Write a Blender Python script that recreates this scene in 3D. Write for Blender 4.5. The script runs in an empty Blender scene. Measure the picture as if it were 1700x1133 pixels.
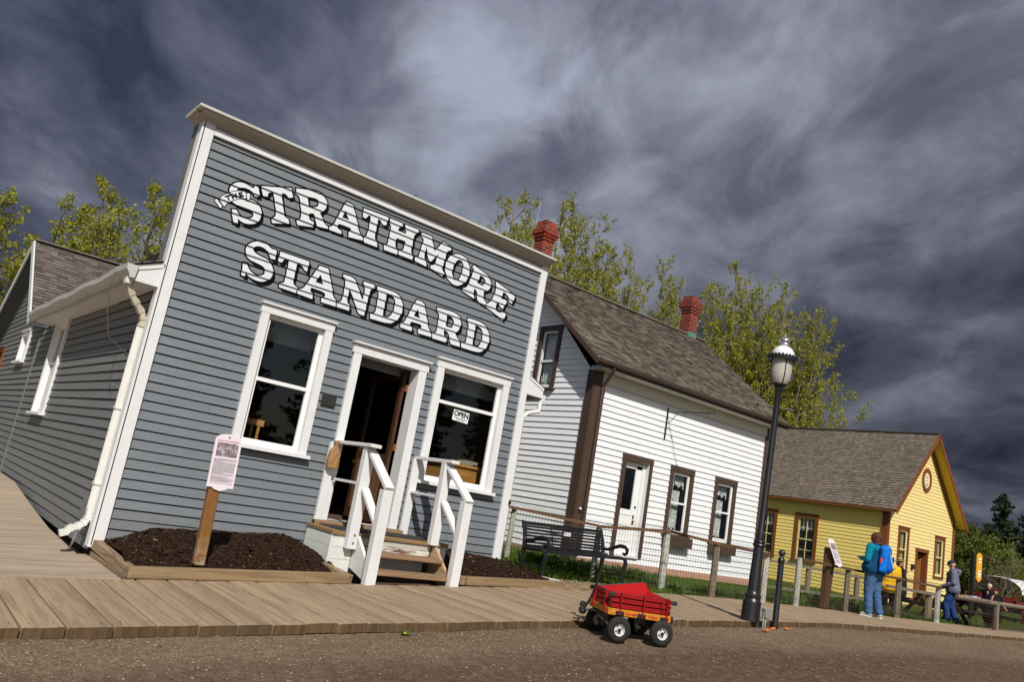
import bpy, bmesh, math, random
import numpy as np
from mathutils import Vector, Matrix, noise
from mathutils.geometry import tessellate_polygon

SC = bpy.context.scene
COL = SC.collection
PI = math.pi
R_ = math.radians

# ------------------------------------------------------------------ camera
cd = bpy.data.cameras.new('camera'); cam = bpy.data.objects.new('camera', cd); COL.objects.link(cam)
SC.camera = cam
cd.sensor_width = 36.0; cd.lens = 27.69; cd.clip_start = 0.05; cd.clip_end = 3000
P_, RL_, YW_ = R_(11.46), R_(10.01), R_(37.75)
F_ = Vector((math.sin(YW_)*math.cos(P_), math.cos(YW_)*math.cos(P_), math.sin(P_)))
R0_ = Vector((math.cos(YW_), -math.sin(YW_), 0)); U0_ = R0_.cross(F_)
CR = R0_*math.cos(RL_) + U0_*math.sin(RL_); CU = -R0_*math.sin(RL_) + U0_*math.cos(RL_)
cam.matrix_world = Matrix(((CR.x, CU.x, -F_.x, 0), (CR.y, CU.y, -F_.y, 0), (CR.z, CU.z, -F_.z, 0), (0, 0, 0, 1)))

# ------------------------------------------------------------------ world: storm clouds ahead, clearer sky behind the camera
SUN_EL, SUN_AZ = 43.0, 207.5        # azimuth measured from +Y clockwise
w = bpy.data.worlds.new('World'); SC.world = w; w.use_nodes = True
nt = w.node_tree; N = nt.nodes; L = nt.links; N.clear()
def wn(t, **k):
    n = N.new(t)
    for a, b in k.items(): setattr(n, a, b)
    return n
def wmath(op, a, b=None, c=None):
    n = N.new('ShaderNodeMath'); n.operation = op
    for i, v in enumerate((a, b, c)):
        if v is None: continue
        if isinstance(v, (int, float)): n.inputs[i].default_value = v
        else: L.new(v, n.inputs[i])
    return n.outputs[0]
out = wn('ShaderNodeOutputWorld')
sky = wn('ShaderNodeTexSky'); sky.sky_type = 'NISHITA'; sky.sun_disc = False
sky.sun_elevation = R_(SUN_EL); sky.sun_rotation = R_(SUN_AZ); sky.air_density = 1.0; sky.dust_density = 1.5
tc = wn('ShaderNodeTexCoord')
sp = wn('ShaderNodeSeparateXYZ'); L.new(tc.outputs['Generated'], sp.inputs[0])
zz = wmath('ADD', wmath('MAXIMUM', sp.outputs['Z'], 0.0), 0.30)
px_ = wmath('DIVIDE', sp.outputs['X'], zz); py_ = wmath('DIVIDE', sp.outputs['Y'], zz)
cb = wn('ShaderNodeCombineXYZ'); L.new(px_, cb.inputs[0]); L.new(py_, cb.inputs[1])
def nz(vec, scale, detail, rough=.55, dist=0.0, rot=0.0, sc=(1, 1, 1), off=(0, 0, 0)):
    mp = wn('ShaderNodeMapping'); mp.inputs['Scale'].default_value = sc; mp.inputs['Rotation'].default_value = (0, 0, rot); mp.inputs['Location'].default_value = off
    L.new(vec, mp.inputs[0])
    n = wn('ShaderNodeTexNoise'); n.inputs['Scale'].default_value = scale; n.inputs['Detail'].default_value = detail
    n.inputs['Roughness'].default_value = rough; n.inputs['Distortion'].default_value = dist
    L.new(mp.outputs[0], n.inputs['Vector']); return n.outputs['Fac']
rm = wn('ShaderNodeVectorRotate', rotation_type='Z_AXIS'); rm.inputs['Angle'].default_value = R_(-58); L.new(cb.outputs[0], rm.inputs['Vector'])
n1 = nz(rm.outputs[0], 1.3, 5, .5, .7, 0, (1.0, 1.55, 1), (3.1, 1.2, 0))
n2 = nz(rm.outputs[0], 4.2, 8, .58, .5, 0, (1.0, 1.35, 1), (7.3, 2.2, 1))
n3 = nz(cb.outputs[0], .6, 2, .5, .2, R_(0), (1, 1, 1), (1.4, 5.0, 2))
n4 = nz(cb.outputs[0], 2.6, 4, .5, .5, R_(0), (1, 1, 1), (4.4, 9.0, 3))
mixn = wmath('ADD', wmath('ADD', wmath('MULTIPLY', n1, .32), wmath('MULTIPLY', n2, .34)), wmath('ADD', wmath('MULTIPLY', n3, .10), wmath('MULTIPLY', n4, .24)))
def lobe(d, lo, hi, amt):
    global mixn
    v = wn('ShaderNodeVectorMath', operation='DOT_PRODUCT'); L.new(tc.outputs['Generated'], v.inputs[0]); v.inputs[1].default_value = d
    mr = wn('ShaderNodeMapRange'); L.new(v.outputs['Value'], mr.inputs['Value']); mr.interpolation_type = 'SMOOTHSTEP'
    mr.inputs['From Min'].default_value = lo; mr.inputs['From Max'].default_value = hi; mr.inputs['To Min'].default_value = 0; mr.inputs['To Max'].default_value = amt
    mixn = wmath('ADD', mixn, mr.outputs[0])
lobe((.50, .60, .62), .88, 1.0, .040)      # brighter break high ahead
lobe((.0, .90, .43), .88, 1.0, -.060)     # dark band upper left
lobe((.60, .72, .36), .86, 1.0, .02)
cr = wn('ShaderNodeValToRGB'); L.new(mixn, cr.inputs[0])
e = cr.color_ramp.elements
e[0].position = .38; e[0].color = (.034, .042, .070, 1)
e[1].position = .66; e[1].color = (.36, .385, .48, 1)
m = cr.color_ramp.elements.new(.46); m.color = (.080, .090, .134, 1)
m = cr.color_ramp.elements.new(.54); m.color = (.150, .163, .220, 1)
# darker cloud bank toward the right of the view (azimuth of +X)
vd = wn('ShaderNodeVectorMath', operation='DOT_PRODUCT'); L.new(tc.outputs['Generated'], vd.inputs[0]); vd.inputs[1].default_value = (.93, .36, -.05)
bank = wn('ShaderNodeMapRange'); L.new(vd.outputs['Value'], bank.inputs['Value'])
bank.inputs['From Min'].default_value = .72; bank.inputs['From Max'].default_value = 1.0; bank.inputs['To Min'].default_value = 1.0; bank.inputs['To Max'].default_value = .48
bank.interpolation_type = 'SMOOTHSTEP'
sc_ = wn('ShaderNodeVectorMath', operation='SCALE'); L.new(cr.outputs[0], sc_.inputs[0]); L.new(bank.outputs[0], sc_.inputs['Scale'])
vb = wn('ShaderNodeVectorMath', operation='DOT_PRODUCT'); L.new(tc.outputs['Generated'], vb.inputs[0]); vb.inputs[1].default_value = (math.sin(YW_), math.cos(YW_), 0.35)
back = wn('ShaderNodeMapRange'); L.new(vb.outputs['Value'], back.inputs['Value'])
back.inputs['From Min'].default_value = .10; back.inputs['From Max'].default_value = -.45; back.inputs['To Min'].default_value = 0; back.inputs['To Max'].default_value = 1
back.interpolation_type = 'SMOOTHSTEP'
skm = wn('ShaderNodeVectorMath', operation='SCALE'); L.new(sky.outputs[0], skm.inputs[0]); skm.inputs['Scale'].default_value = .062
mx = wn('ShaderNodeMix', data_type='RGBA'); L.new(back.outputs[0], mx.inputs['Factor']); L.new(sc_.outputs[0], mx.inputs['A']); L.new(skm.outputs[0], mx.inputs['B'])
bg = wn('ShaderNodeBackground'); L.new(mx.outputs['Result'], bg.inputs['Color']); bg.inputs['Strength'].default_value = 1.0
L.new(bg.outputs[0], out.inputs[0])

# ------------------------------------------------------------------ sun and exposure
sl = bpy.data.lights.new('sun', 'SUN'); sl.energy = 4.4; sl.angle = R_(.5); sl.color = (1.0, .965, .90)
so = bpy.data.objects.new('sun', sl); COL.objects.link(so)
sd = Vector((-math.sin(R_(SUN_AZ))*math.cos(R_(SUN_EL)), -math.cos(R_(SUN_AZ))*math.cos(R_(SUN_EL)), -math.sin(R_(SUN_EL))))   # travel direction
so.rotation_euler = sd.to_track_quat('-Z', 'Y').to_euler()
so.location = (-10, -20, 20)
SC.view_settings.view_transform = 'Standard'; SC.view_settings.look = 'None'
SC.view_settings.exposure = 0.08; SC.view_settings.gamma = 1.0
SC.cycles.max_bounces = 6; SC.cycles.transparent_max_bounces = 12
SC.cycles.diffuse_bounces = 3; SC.cycles.glossy_bounces = 3

# ------------------------------------------------------------------ materials
class NT:
    def __init__(s, name):
        s.m = bpy.data.materials.new(name); s.m.use_nodes = True; s.t = s.m.node_tree
        s.b = s.t.nodes['Principled BSDF']; s.tc = s.t.nodes.new('ShaderNodeTexCoord')
    def n(s, t, **k):
        x = s.t.nodes.new(t)
        for a, b in k.items(): setattr(x, a, b)
        return x
    def l(s, a, b): s.t.links.new(a, b)
    def vec(s, sc=(1, 1, 1), rot=(0, 0, 0)):
        mp = s.n('ShaderNodeMapping'); mp.inputs['Scale'].default_value = sc; mp.inputs['Rotation'].default_value = rot
        s.l(s.tc.outputs['Object'], mp.inputs[0]); return mp.outputs[0]
    def noise(s, scale, detail=4, rough=.6, sc=(1, 1, 1), dist=0, rot=(0, 0, 0)):
        x = s.n('ShaderNodeTexNoise'); x.inputs['Scale'].default_value = scale; x.inputs['Detail'].default_value = detail
        x.inputs['Roughness'].default_value = rough; x.inputs['Distortion'].default_value = dist
        s.l(s.vec(sc, rot), x.inputs['Vector']); return x.outputs['Fac']
    def ramp(s, fac, stops):
        x = s.n('ShaderNodeValToRGB'); s.l(fac, x.inputs[0]); el = x.color_ramp.elements
        while len(el) > 1: el.remove(el[-1])
        el[0].position = stops[0][0]; el[0].color = tuple(stops[0][1]) + (1,)
        for p, c in stops[1:]:
            q = el.new(p); q.color = tuple(c) + (1,)
        return x.outputs[0]
    def math(s, op, a, b=None):
        x = s.n('ShaderNodeMath', operation=op)
        for i, v in enumerate((a, b)):
            if v is None: continue
            if isinstance(v, (int, float)): x.inputs[i].default_value = v
            else: s.l(v, x.inputs[i])
        return x.outputs[0]
    def mix(s, fac, a, b, mode='MIX'):
        x = s.n('ShaderNodeMix', data_type='RGBA', blend_type=mode)
        for i, v in (('Factor', fac), ('A', a), ('B', b)):
            if isinstance(v, (int, float)): x.inputs[i].default_value = v
            elif isinstance(v, (tuple, list)): x.inputs[i].default_value = tuple(v) + (1,)
            else: s.l(v, x.inputs[i])
        return x.outputs['Result']
    def attr(s, name='rnd'):
        x = s.n('ShaderNodeAttribute', attribute_name=name); return x.outputs['Fac']
    def bump(s, h, strength=.3, dist=.01):
        x = s.n('ShaderNodeBump'); x.inputs['Strength'].default_value = strength; x.inputs['Distance'].default_value = dist
        s.l(h, x.inputs['Height']); s.l(x.outputs[0], s.b.inputs['Normal'])
    def col(s, c):
        if isinstance(c, (tuple, list)): s.b.inputs['Base Color'].default_value = tuple(c) + (1,)
        else: s.l(c, s.b.inputs['Base Color'])
    def rough(s, r, spec=.5, metal=0):
        if isinstance(r, (int, float)): s.b.inputs['Roughness'].default_value = r
        else: s.l(r, s.b.inputs['Roughness'])
        s.b.inputs['Specular IOR Level'].default_value = spec; s.b.inputs['Metallic'].default_value = metal

def paint(name, c, axis='x', dirt=(.25, .2, .14), dirt_amt=.10, var=.13, rough=.55, bump=.35, chip=0.0, chipc=(.22, .14, .08), spec=.35, splash=None):
    """weathered brush paint on boards; axis = grain direction"""
    s = NT(name)
    st = {'x': (1, 9, 9), 'y': (9, 1, 9), 'z': (9, 9, 1), 'n': (3, 3, 3)}[axis]
    a = s.noise(1.3, 5); g = s.noise(5, 6, .65, st); r = s.attr()
    base = s.mix(s.math('MULTIPLY', s.math('ADD', a, r), .5), tuple(x*(1-var) for x in c), tuple(min(1, x*(1+var)) for x in c))
    base = s.mix(s.ramp(g, [(.35, (1, 1, 1)), (.7, (0, 0, 0))]), base, tuple(x*(1-var*.8) for x in c))
    d = s.noise(2.6, 8, .72)
    base = s.mix(s.math('MULTIPLY', s.ramp(d, [(.5, (0, 0, 0)), (.75, (1, 1, 1))]), dirt_amt*2), base, dirt)
    if chip > 0:
        k = s.noise(9, 8, .75, (st[0]*.35, st[1]*.35, st[2]*.35))
        base = s.mix(s.ramp(k, [(1-chip-.03, (0, 0, 0)), (1-chip, (1, 1, 1))]), base, chipc)
    if splash is not None:
        sz = s.n('ShaderNodeSeparateXYZ'); s.l(s.tc.outputs['Object'], sz.inputs[0]); mr = s.n('ShaderNodeMapRange'); s.l(sz.outputs['Z'], mr.inputs['Value'])
        mr.inputs['From Min'].default_value = splash+.42; mr.inputs['From Max'].default_value = splash; mr.inputs['To Max'].default_value = 1.0
        base = s.mix(s.math('MULTIPLY', s.math('MULTIPLY', mr.outputs[0], .75), s.ramp(s.noise(7, 8, .7), [(.38, (0, 0, 0)), (.68, (1, 1, 1))])), base, (.15, .12, .085))
    s.col(base); s.rough(rough, spec)
    h = s.math('ADD', s.math('MULTIPLY', g, .7), s.math('MULTIPLY', s.noise(38, 4, .6), .3))
    s.bump(h, bump, .012)
    return s.m

def wood(name, c1, c2, axis='y', scale=3.0, bump=.4, rough=.75, rndamt=.6, dark=(.05, .035, .02), knots=True):
    s = NT(name)
    st = {'x': (.35, 7, 7), 'y': (7, .35, 7), 'z': (7, 7, .35), 'n': (2, 2, 2)}[axis]
    g = s.noise(scale, 7, .62, st, .6); g2 = s.noise(scale*5, 5, .6, st, .2); big = s.noise(.7, 4, .6); r = s.attr()
    f = s.math('ADD', s.math('MULTIPLY', r, rndamt), s.math('MULTIPLY', big, 1-rndamt))
    base = s.mix(f, c1, c2)
    base = s.mix(s.ramp(g, [(.38, (1, 1, 1)), (.56, (0, 0, 0))]), base, tuple(x*.82 for x in c1))
    base = s.mix(s.math('MULTIPLY', s.ramp(g2, [(.30, (1, 1, 1)), (.40, (0, 0, 0))]), .55), base, dark)
    if knots:
        v = s.n('ShaderNodeTexVoronoi'); v.inputs['Scale'].default_value = 1.9
        s.l(s.vec({'x': (.6, 1.6, 1.6), 'y': (1.6, .6, 1.6), 'z': (1.6, 1.6, .6), 'n': (1, 1, 1)}[axis]), v.inputs['Vector'])
        base = s.mix(s.math('MULTIPLY', s.ramp(v.outputs['Distance'], [(.03, (1, 1, 1)), (.07, (0, 0, 0))]), .7), base, dark)
    s.col(base); s.rough(rough, .25)
    s.bump(s.math('ADD', s.math('MULTIPLY', g, .5), s.math('MULTIPLY', g2, .5)), bump, .01)
    return s.m

def plain(name, c, rough=.5, spec=.5, metal=0, var=.1, scale=6, bump=.08, bscale=60, coat=0):
    s = NT(name); a = s.noise(scale, 5)
    s.col(s.mix(a, tuple(x*(1-var) for x in c), tuple(min(1, x*(1+var)) for x in c))); s.rough(rough, spec, metal)
    if bump: s.bump(s.noise(bscale, 4), bump, .004)
    if coat: s.b.inputs['Coat Weight'].default_value = coat
    return s.m

def fabric(name, c, var=.18, rough=.9, scale=5, wr=.5):
    s = NT(name); a = s.noise(scale, 5)
    s.col(s.mix(a, tuple(x*(1-var) for x in c), tuple(min(1, x*(1+var)) for x in c))); s.rough(rough, .15)
    s.bump(s.noise(9, 5, .6, (1, 1, .45)), wr, .03)
    return s.m

def glassm(name, tint=(.9, .93, .93), ior=1.5):
    s = NT(name); s.t.nodes.remove(s.b)
    lw = s.n('ShaderNodeLayerWeight'); lw.inputs['Blend'].default_value = .5; fr = s.math('ADD', s.math('MULTIPLY', s.math('POWER', lw.outputs['Facing'], 4.0), .90), .070)
    nz_ = s.noise(1.3, 2); bm = s.n('ShaderNodeBump'); bm.inputs['Strength'].default_value = .05; bm.inputs['Distance'].default_value = .02; s.l(nz_, bm.inputs['Height'])
    gl = s.n('ShaderNodeBsdfGlossy'); gl.inputs['Roughness'].default_value = .015; s.l(bm.outputs[0], gl.inputs['Normal'])
    tr = s.n('ShaderNodeBsdfTransparent'); tr.inputs['Color'].default_value = tuple(tint) + (1,)
    mxs = s.n('ShaderNodeMixShader')
    s.l(s.math('MINIMUM', fr, 1.0), mxs.inputs[0]); s.l(tr.outputs[0], mxs.inputs[1]); s.l(gl.outputs[0], mxs.inputs[2])
    s.l(mxs.outputs[0], s.t.nodes['Material Output'].inputs[0])
    return s.m

def shingle_mat(name, c1, c2, c3):
    s = NT(name); r = s.attr(); g = s.noise(4, 6, .65, (9, 1.2, 1.2)); b = s.noise(.5, 4)
    base = s.ramp(r, [(0, c1), (.45, c2), (1, c3)])
    base = s.mix(s.math('MULTIPLY', g, .55), base, tuple(x*.45 for x in c1))
    base = s.mix(s.math('MULTIPLY', s.ramp(b, [(.45, (0, 0, 0)), (.7, (1, 1, 1))]), .35), base, tuple(x*.6 for x in c2))
    s.col(base); s.rough(.85, .2); s.bump(g, .5, .012)
    return s.m

def leafmat(name, c1, c2, trans=.35):
    s = NT(name); r = s.attr(); s.col(s.mix(r, c1, c2)); s.rough(.55, .3)
    tr = s.n('ShaderNodeBsdfTranslucent'); s.l(s.mix(r, tuple(x*1.25 for x in c1), tuple(x*1.25 for x in c2)), tr.inputs['Color'])
    mxs = s.n('ShaderNodeMixShader'); mxs.inputs[0].default_value = trans
    s.l(s.b.outputs[0], mxs.inputs[1]); s.l(tr.outputs[0], mxs.inputs[2]); s.l(mxs.outputs[0], s.t.nodes['Material Output'].inputs[0])
    return s.m

def brickmat(name):
    s = NT(name)
    sp = s.n('ShaderNodeSeparateXYZ'); s.l(s.tc.outputs['Object'], sp.inputs[0])
    cb = s.n('ShaderNodeCombineXYZ'); s.l(s.math('ADD', sp.outputs['X'], sp.outputs['Y']), cb.inputs[0]); s.l(sp.outputs['Z'], cb.inputs[1])
    b = s.n('ShaderNodeTexBrick'); s.l(cb.outputs[0], b.inputs['Vector'])
    b.inputs['Scale'].default_value = 1.0; b.inputs['Brick Width'].default_value = .21; b.inputs['Row Height'].default_value = .075; b.inputs['Mortar Size'].default_value = .007
    b.inputs['Color1'].default_value = (.27, .032, .014, 1); b.inputs['Color2'].default_value = (.13, .018, .011, 1); b.inputs['Mortar'].default_value = (.27, .17, .13, 1)
    s.col(s.mix(s.math('MULTIPLY', s.ramp(s.noise(6, 6, .7), [(.5, (0, 0, 0)), (.75, (1, 1, 1))]), .5), b.outputs['Color'], (.10, .02, .015)))
    s.rough(.85, .2); s.bump(s.math('SUBTRACT', 1.0, b.outputs['Fac']), .6, .01)
    return s.m
# ------------------------------------------------------------------ mesh helpers
WO = {}
class MB:
    def __init__(s): s.v = []; s.f = []; s.m = []; s.r = []; s.sm = []
    def add(s, vs, fs, mi=0, r=None, smooth=False):
        o = len(s.v); s.v.extend([tuple(q) for q in vs]); r = random.random() if r is None else r
        for q in fs: s.f.append(tuple(i+o for i in q)); s.m.append(mi); s.r.append(r); s.sm.append(smooth)
        return s
    def box(s, x0, x1, y0, y1, z0, z1, mi=0, r=None, bev=0):
        if x0 > x1: x0, x1 = x1, x0
        if y0 > y1: y0, y1 = y1, y0
        if z0 > z1: z0, z1 = z1, z0
        return s.add([(x0, y0, z0), (x1, y0, z0), (x1, y1, z0), (x0, y1, z0), (x0, y0, z1), (x1, y0, z1), (x1, y1, z1), (x0, y1, z1)],
                     [(0, 3, 2, 1), (4, 5, 6, 7), (0, 1, 5, 4), (1, 2, 6, 5), (2, 3, 7, 6), (3, 0, 4, 7)], mi, r)
    def hexa(s, pts, mi=0, r=None):     # 8 points ordered like box
        return s.add(pts, [(0, 3, 2, 1), (4, 5, 6, 7), (0, 1, 5, 4), (1, 2, 6, 5), (2, 3, 7, 6), (3, 0, 4, 7)], mi, r)
    def beam(s, p, q, w_, h_, up=(0, 0, 1), mi=0, r=None):
        p = Vector(p); q = Vector(q); d = (q-p).normalized(); up = Vector(up)
        if abs(d.dot(up)) > .98: up = Vector((1, 0, 0))
        a = d.cross(up).normalized(); b = a.cross(d).normalized(); a = a*(w_/2); b = b*(h_/2)
        return s.hexa([p-a-b, p+a-b, p+a+b, p-a+b, q-a-b, q+a-b, q+a+b, q-a+b], mi, r) if False else \
            s.add([p-a-b, p+a-b, p+a+b, p-a+b, q-a-b, q+a-b, q+a+b, q-a+b], [(0, 3, 2, 1), (4, 5, 6, 7), (0, 1, 5, 4), (1, 2, 6, 5), (2, 3, 7, 6), (3, 0, 4, 7)], mi, r)
    def prism(s, pts, vec, mi=0, r=None, caps=True):
        n = len(pts); vec = Vector(vec); a = [Vector(p) for p in pts]; b = [p+vec for p in a]
        fs = [(i, (i+1) % n, (i+1) % n+n, i+n) for i in range(n)]
        if caps: fs += [tuple(range(n-1, -1, -1)), tuple(range(n, 2*n))]
        return s.add(a+b, fs, mi, r)
    def tube(s, pts, rad, n=8, mi=0, r=None, caps=True, smooth=True, flat=1.0):
        pts = [Vector(p) for p in pts]; k = len(pts)
        if not hasattr(rad, '__len__'): rad = [rad]*k
        vs = []; fs = []; ref = None
        for i in range(k):
            d = (pts[min(i+1, k-1)]-pts[max(i-1, 0)])
            if d.length < 1e-9: d = Vector((0, 0, 1))
            d.normalize()
            if ref is None: ref = Vector((0, 0, 1)) if abs(d.z) < .9 else Vector((1, 0, 0))
            a = (ref - d*ref.dot(d))
            if a.length < 1e-4: a = d.orthogonal()
            a.normalize(); b = d.cross(a); ref = a
            for j in range(n):
                t = 2*PI*j/n; vs.append(pts[i] + a*(math.cos(t)*rad[i]*flat) + b*(math.sin(t)*rad[i]))
        for i in range(k-1):
            for j in range(n):
                fs.append((i*n+j, i*n+(j+1) % n, (i+1)*n+(j+1) % n, (i+1)*n+j))
        if caps: fs += [tuple(range(n-1, -1, -1)), tuple((k-1)*n+j for j in range(n))]
        return s.add(vs, fs, mi, r, smooth)
    def lathe(s, prof, c, n=24, mi=0, axis='z', smooth=True, r=None, rmod=None, caps=True):
        vs = []; fs = []; k = len(prof)
        for i, (rr, h) in enumerate(prof):
            for j in range(n):
                t = 2*PI*j/n; q = rr*(rmod(i, j) if rmod else 1)
                a, b = math.cos(t)*q, math.sin(t)*q
                p = (a, b, h) if axis == 'z' else (a, h, b) if axis == 'y' else (h, a, b)
                vs.append((c[0]+p[0], c[1]+p[1], c[2]+p[2]))
        for i in range(k-1):
            for j in range(n): fs.append((i*n+j, i*n+(j+1) % n, (i+1)*n+(j+1) % n, (i+1)*n+j))
        if caps: fs += [tuple(range(n-1, -1, -1)), tuple((k-1)*n+j for j in range(n))]
        return s.add(vs, fs, mi, r, smooth)

def new_mesh(name, v, f, origin=(0, 0, 0), mi=None, r=None, sm=None, mats=()):
    me = bpy.data.meshes.new(name); ox, oy, oz = origin
    me.from_pydata([(a-ox, b-oy, c-oz) for a, b, c in v], [], f)
    if mi is not None: me.polygons.foreach_set('material_index', mi)
    if r is not None:
        at = me.attributes.new('rnd', 'FLOAT', 'FACE'); at.data.foreach_set('value', r)
    if sm is not None: me.polygons.foreach_set('use_smooth', sm)
    for mm in mats: me.materials.append(mm)
    me.update(); return me

def tag(o, label=None, cat=None, group=None, kind=None):
    if label: o['label'] = label
    if cat: o['category'] = cat
    if group: o['group'] = group
    if kind: o['kind'] = kind
    return o

def worg(p):
    return WO.get(p.name, (0, 0, 0)) if p is not None else (0, 0, 0)

def obj(name, mb, mats, parent=None, label=None, cat=None, group=None, kind=None, origin=None, bevel=0, sharp=40):
    if not isinstance(mats, (list, tuple)): mats = [mats]
    org = worg(parent) if parent is not None else (origin or (0, 0, 0))
    me = new_mesh(name, mb.v, mb.f, org, mb.m, mb.r, mb.sm, mats)
    o = bpy.data.objects.new(name, me); COL.objects.link(o)
    if parent is not None: o.parent = parent
    else: o.location = org
    WO[o.name] = org
    tag(o, label, cat, group, kind)
    if any(mb.sm):
        try: me.set_sharp_from_angle(angle=R_(sharp))
        except Exception: pass
    if bevel:
        b = o.modifiers.new('bevel', 'BEVEL'); b.width = bevel; b.segments = 2; b.limit_method = 'ANGLE'; b.angle_limit = R_(40)
    return o

def empty(name, loc, label=None, cat=None, group=None, kind=None):
    o = bpy.data.objects.new(name, None); COL.objects.link(o); o.location = loc; o.empty_display_size = .2
    WO[o.name] = tuple(loc); return tag(o, label, cat, group, kind)

def copy_tree(o, parent=None, loc=None):
    c = o.copy(); COL.objects.link(c); WO[c.name] = WO.get(o.name, (0, 0, 0))
    if parent is not None: c.parent = parent
    if loc is not None: c.location = loc
    for ch in o.children: copy_tree(ch, c)
    return c

class Frame:
    """wall frame: u along wall, d outward, z up"""
    def __init__(s, o, u, n): s.o = Vector(o); s.u = Vector(u); s.n = Vector(n)
    def p(s, u, d, z): return s.o + s.u*u + s.n*d + Vector((0, 0, z))
    def box(s, mb, u0, u1, d0, d1, z0, z1, mi=0, r=None):
        if u0 > u1: u0, u1 = u1, u0
        if d0 > d1: d0, d1 = d1, d0
        if z0 > z1: z0, z1 = z1, z0
        P = s.p
        return mb.add([P(u0, d0, z0), P(u1, d0, z0), P(u1, d1, z0), P(u0, d1, z0), P(u0, d0, z1), P(u1, d0, z1), P(u1, d1, z1), P(u0, d1, z1)],
                      [(0, 3, 2, 1), (4, 5, 6, 7), (0, 1, 5, 4), (1, 2, 6, 5), (2, 3, 7, 6), (3, 0, 4, 7)], mi, r)

def siding(mb, fr, z0, z1, ex, xl, xr, holes=(), lip=.018, seg=3.2, zref=None, jit=.0015, rng=random, groove=0):
    """clapboards; xl, xr are functions of z"""
    zref = z0 if zref is None else zref
    k0 = math.floor((z0-zref)/ex); k = k0
    while zref + k*ex < z1 - 1e-6:
        zb = zref + k*ex; zt = zb + ex; k += 1
        a0, a1 = max(zb, z0), min(zt, z1)
        cuts = sorted({a0, a1} | {h for hh in holes for h in (hh[2], hh[3]) if a0 < h < a1})
        joints = []; x = xl(a0) + rng.uniform(.3, seg)
        while x < xr(a0): joints.append(x); x += rng.uniform(seg*.6, seg*1.3)
        rs = [rng.random() for _ in range(len(joints)+1)]; js = [rng.uniform(-jit, jit) for _ in range(len(joints)+1)]; ls = [lip*rng.uniform(.88, 1.12) for _ in range(len(joints)+1)]
        for c0, c1 in zip(cuts[:-1], cuts[1:]):
            cm = (c0+c1)/2
            iv = [(None, None)]
            hs = sorted([(h[0], h[1]) for h in holes if h[2] < cm < h[3]])
            edges = [('L', None)]; spans = []; cur = 'L'
            lo = 'L'
            for h0, h1 in hs:
                spans.append((lo, h0)); lo = h1
            spans.append((lo, 'R'))
            for s0, s1 in spans:
                X0 = xl(cm) if s0 == 'L' else s0; X1 = xr(cm) if s1 == 'R' else s1
                if X1 - X0 < .005: continue
                pts = [X0] + [j for j in joints if X0+.02 < j < X1-.02] + [X1]
                for i in range(len(pts)-1):
                    mid = (pts[i]+pts[i+1])/2; bi = sum(1 for j in joints if j < mid)
                    L_ = ls[bi]; dj = js[bi]
                    def dep(z): return .002 + L_*(zt - z)/ex
                    p0b = xl(c0) if (s0 == 'L' and i == 0) else pts[i] + .0012*(i > 0); p0t = xl(c1) if (s0 == 'L' and i == 0) else pts[i] + .0012*(i > 0)
                    p1b = xr(c0) if (s1 == 'R' and i == len(pts)-2) else pts[i+1]; p1t = xr(c1) if (s1 == 'R' and i == len(pts)-2) else pts[i+1]
                    zj = dj if abs(c0-zb) < 1e-6 else 0
                    A = fr.p(p0b, dep(c0), c0+zj); B = fr.p(p1b, dep(c0), c0+zj); C = fr.p(p1t, dep(c1), c1); D = fr.p(p0t, dep(c1), c1)
                    mb.add([A, B, C, D], [(0, 1, 2, 3)], 0, rs[bi])
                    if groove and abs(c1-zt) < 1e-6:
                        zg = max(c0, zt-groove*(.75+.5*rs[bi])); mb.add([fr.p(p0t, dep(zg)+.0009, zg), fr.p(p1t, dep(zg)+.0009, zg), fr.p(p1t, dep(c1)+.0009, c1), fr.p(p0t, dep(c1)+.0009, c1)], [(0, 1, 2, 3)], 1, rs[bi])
                    if abs(c0-zb) < 1e-6:
                        A2 = fr.p(p0b, -.004, c0+zj); B2 = fr.p(p1b, -.004, c0+zj)
                        mb.add([A2, B2, B, A], [(0, 1, 2, 3)], 0, rs[bi])

def wall_back(mb, fr, poly, d=-.006, mi=0):
    mb.add([fr.p(u, d, z) for u, z in poly], [tuple(range(len(poly)))], mi, .5)

def reveal(mb, fr, u0, u1, z0, z1, d0, d1, mi=0):
    P = fr.p; u0 += .0015; u1 -= .0015; z0 += .0015; z1 -= .0015
    for a, b in (((u0, z0), (u1, z0)), ((u1, z0), (u1, z1)), ((u1, z1), (u0, z1)), ((u0, z1), (u0, z0))):
        mb.add([P(a[0], d0, a[1]), P(b[0], d0, b[1]), P(b[0], d1, b[1]), P(a[0], d1, a[1])], [(0, 1, 2, 3)], mi, .5)

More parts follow.
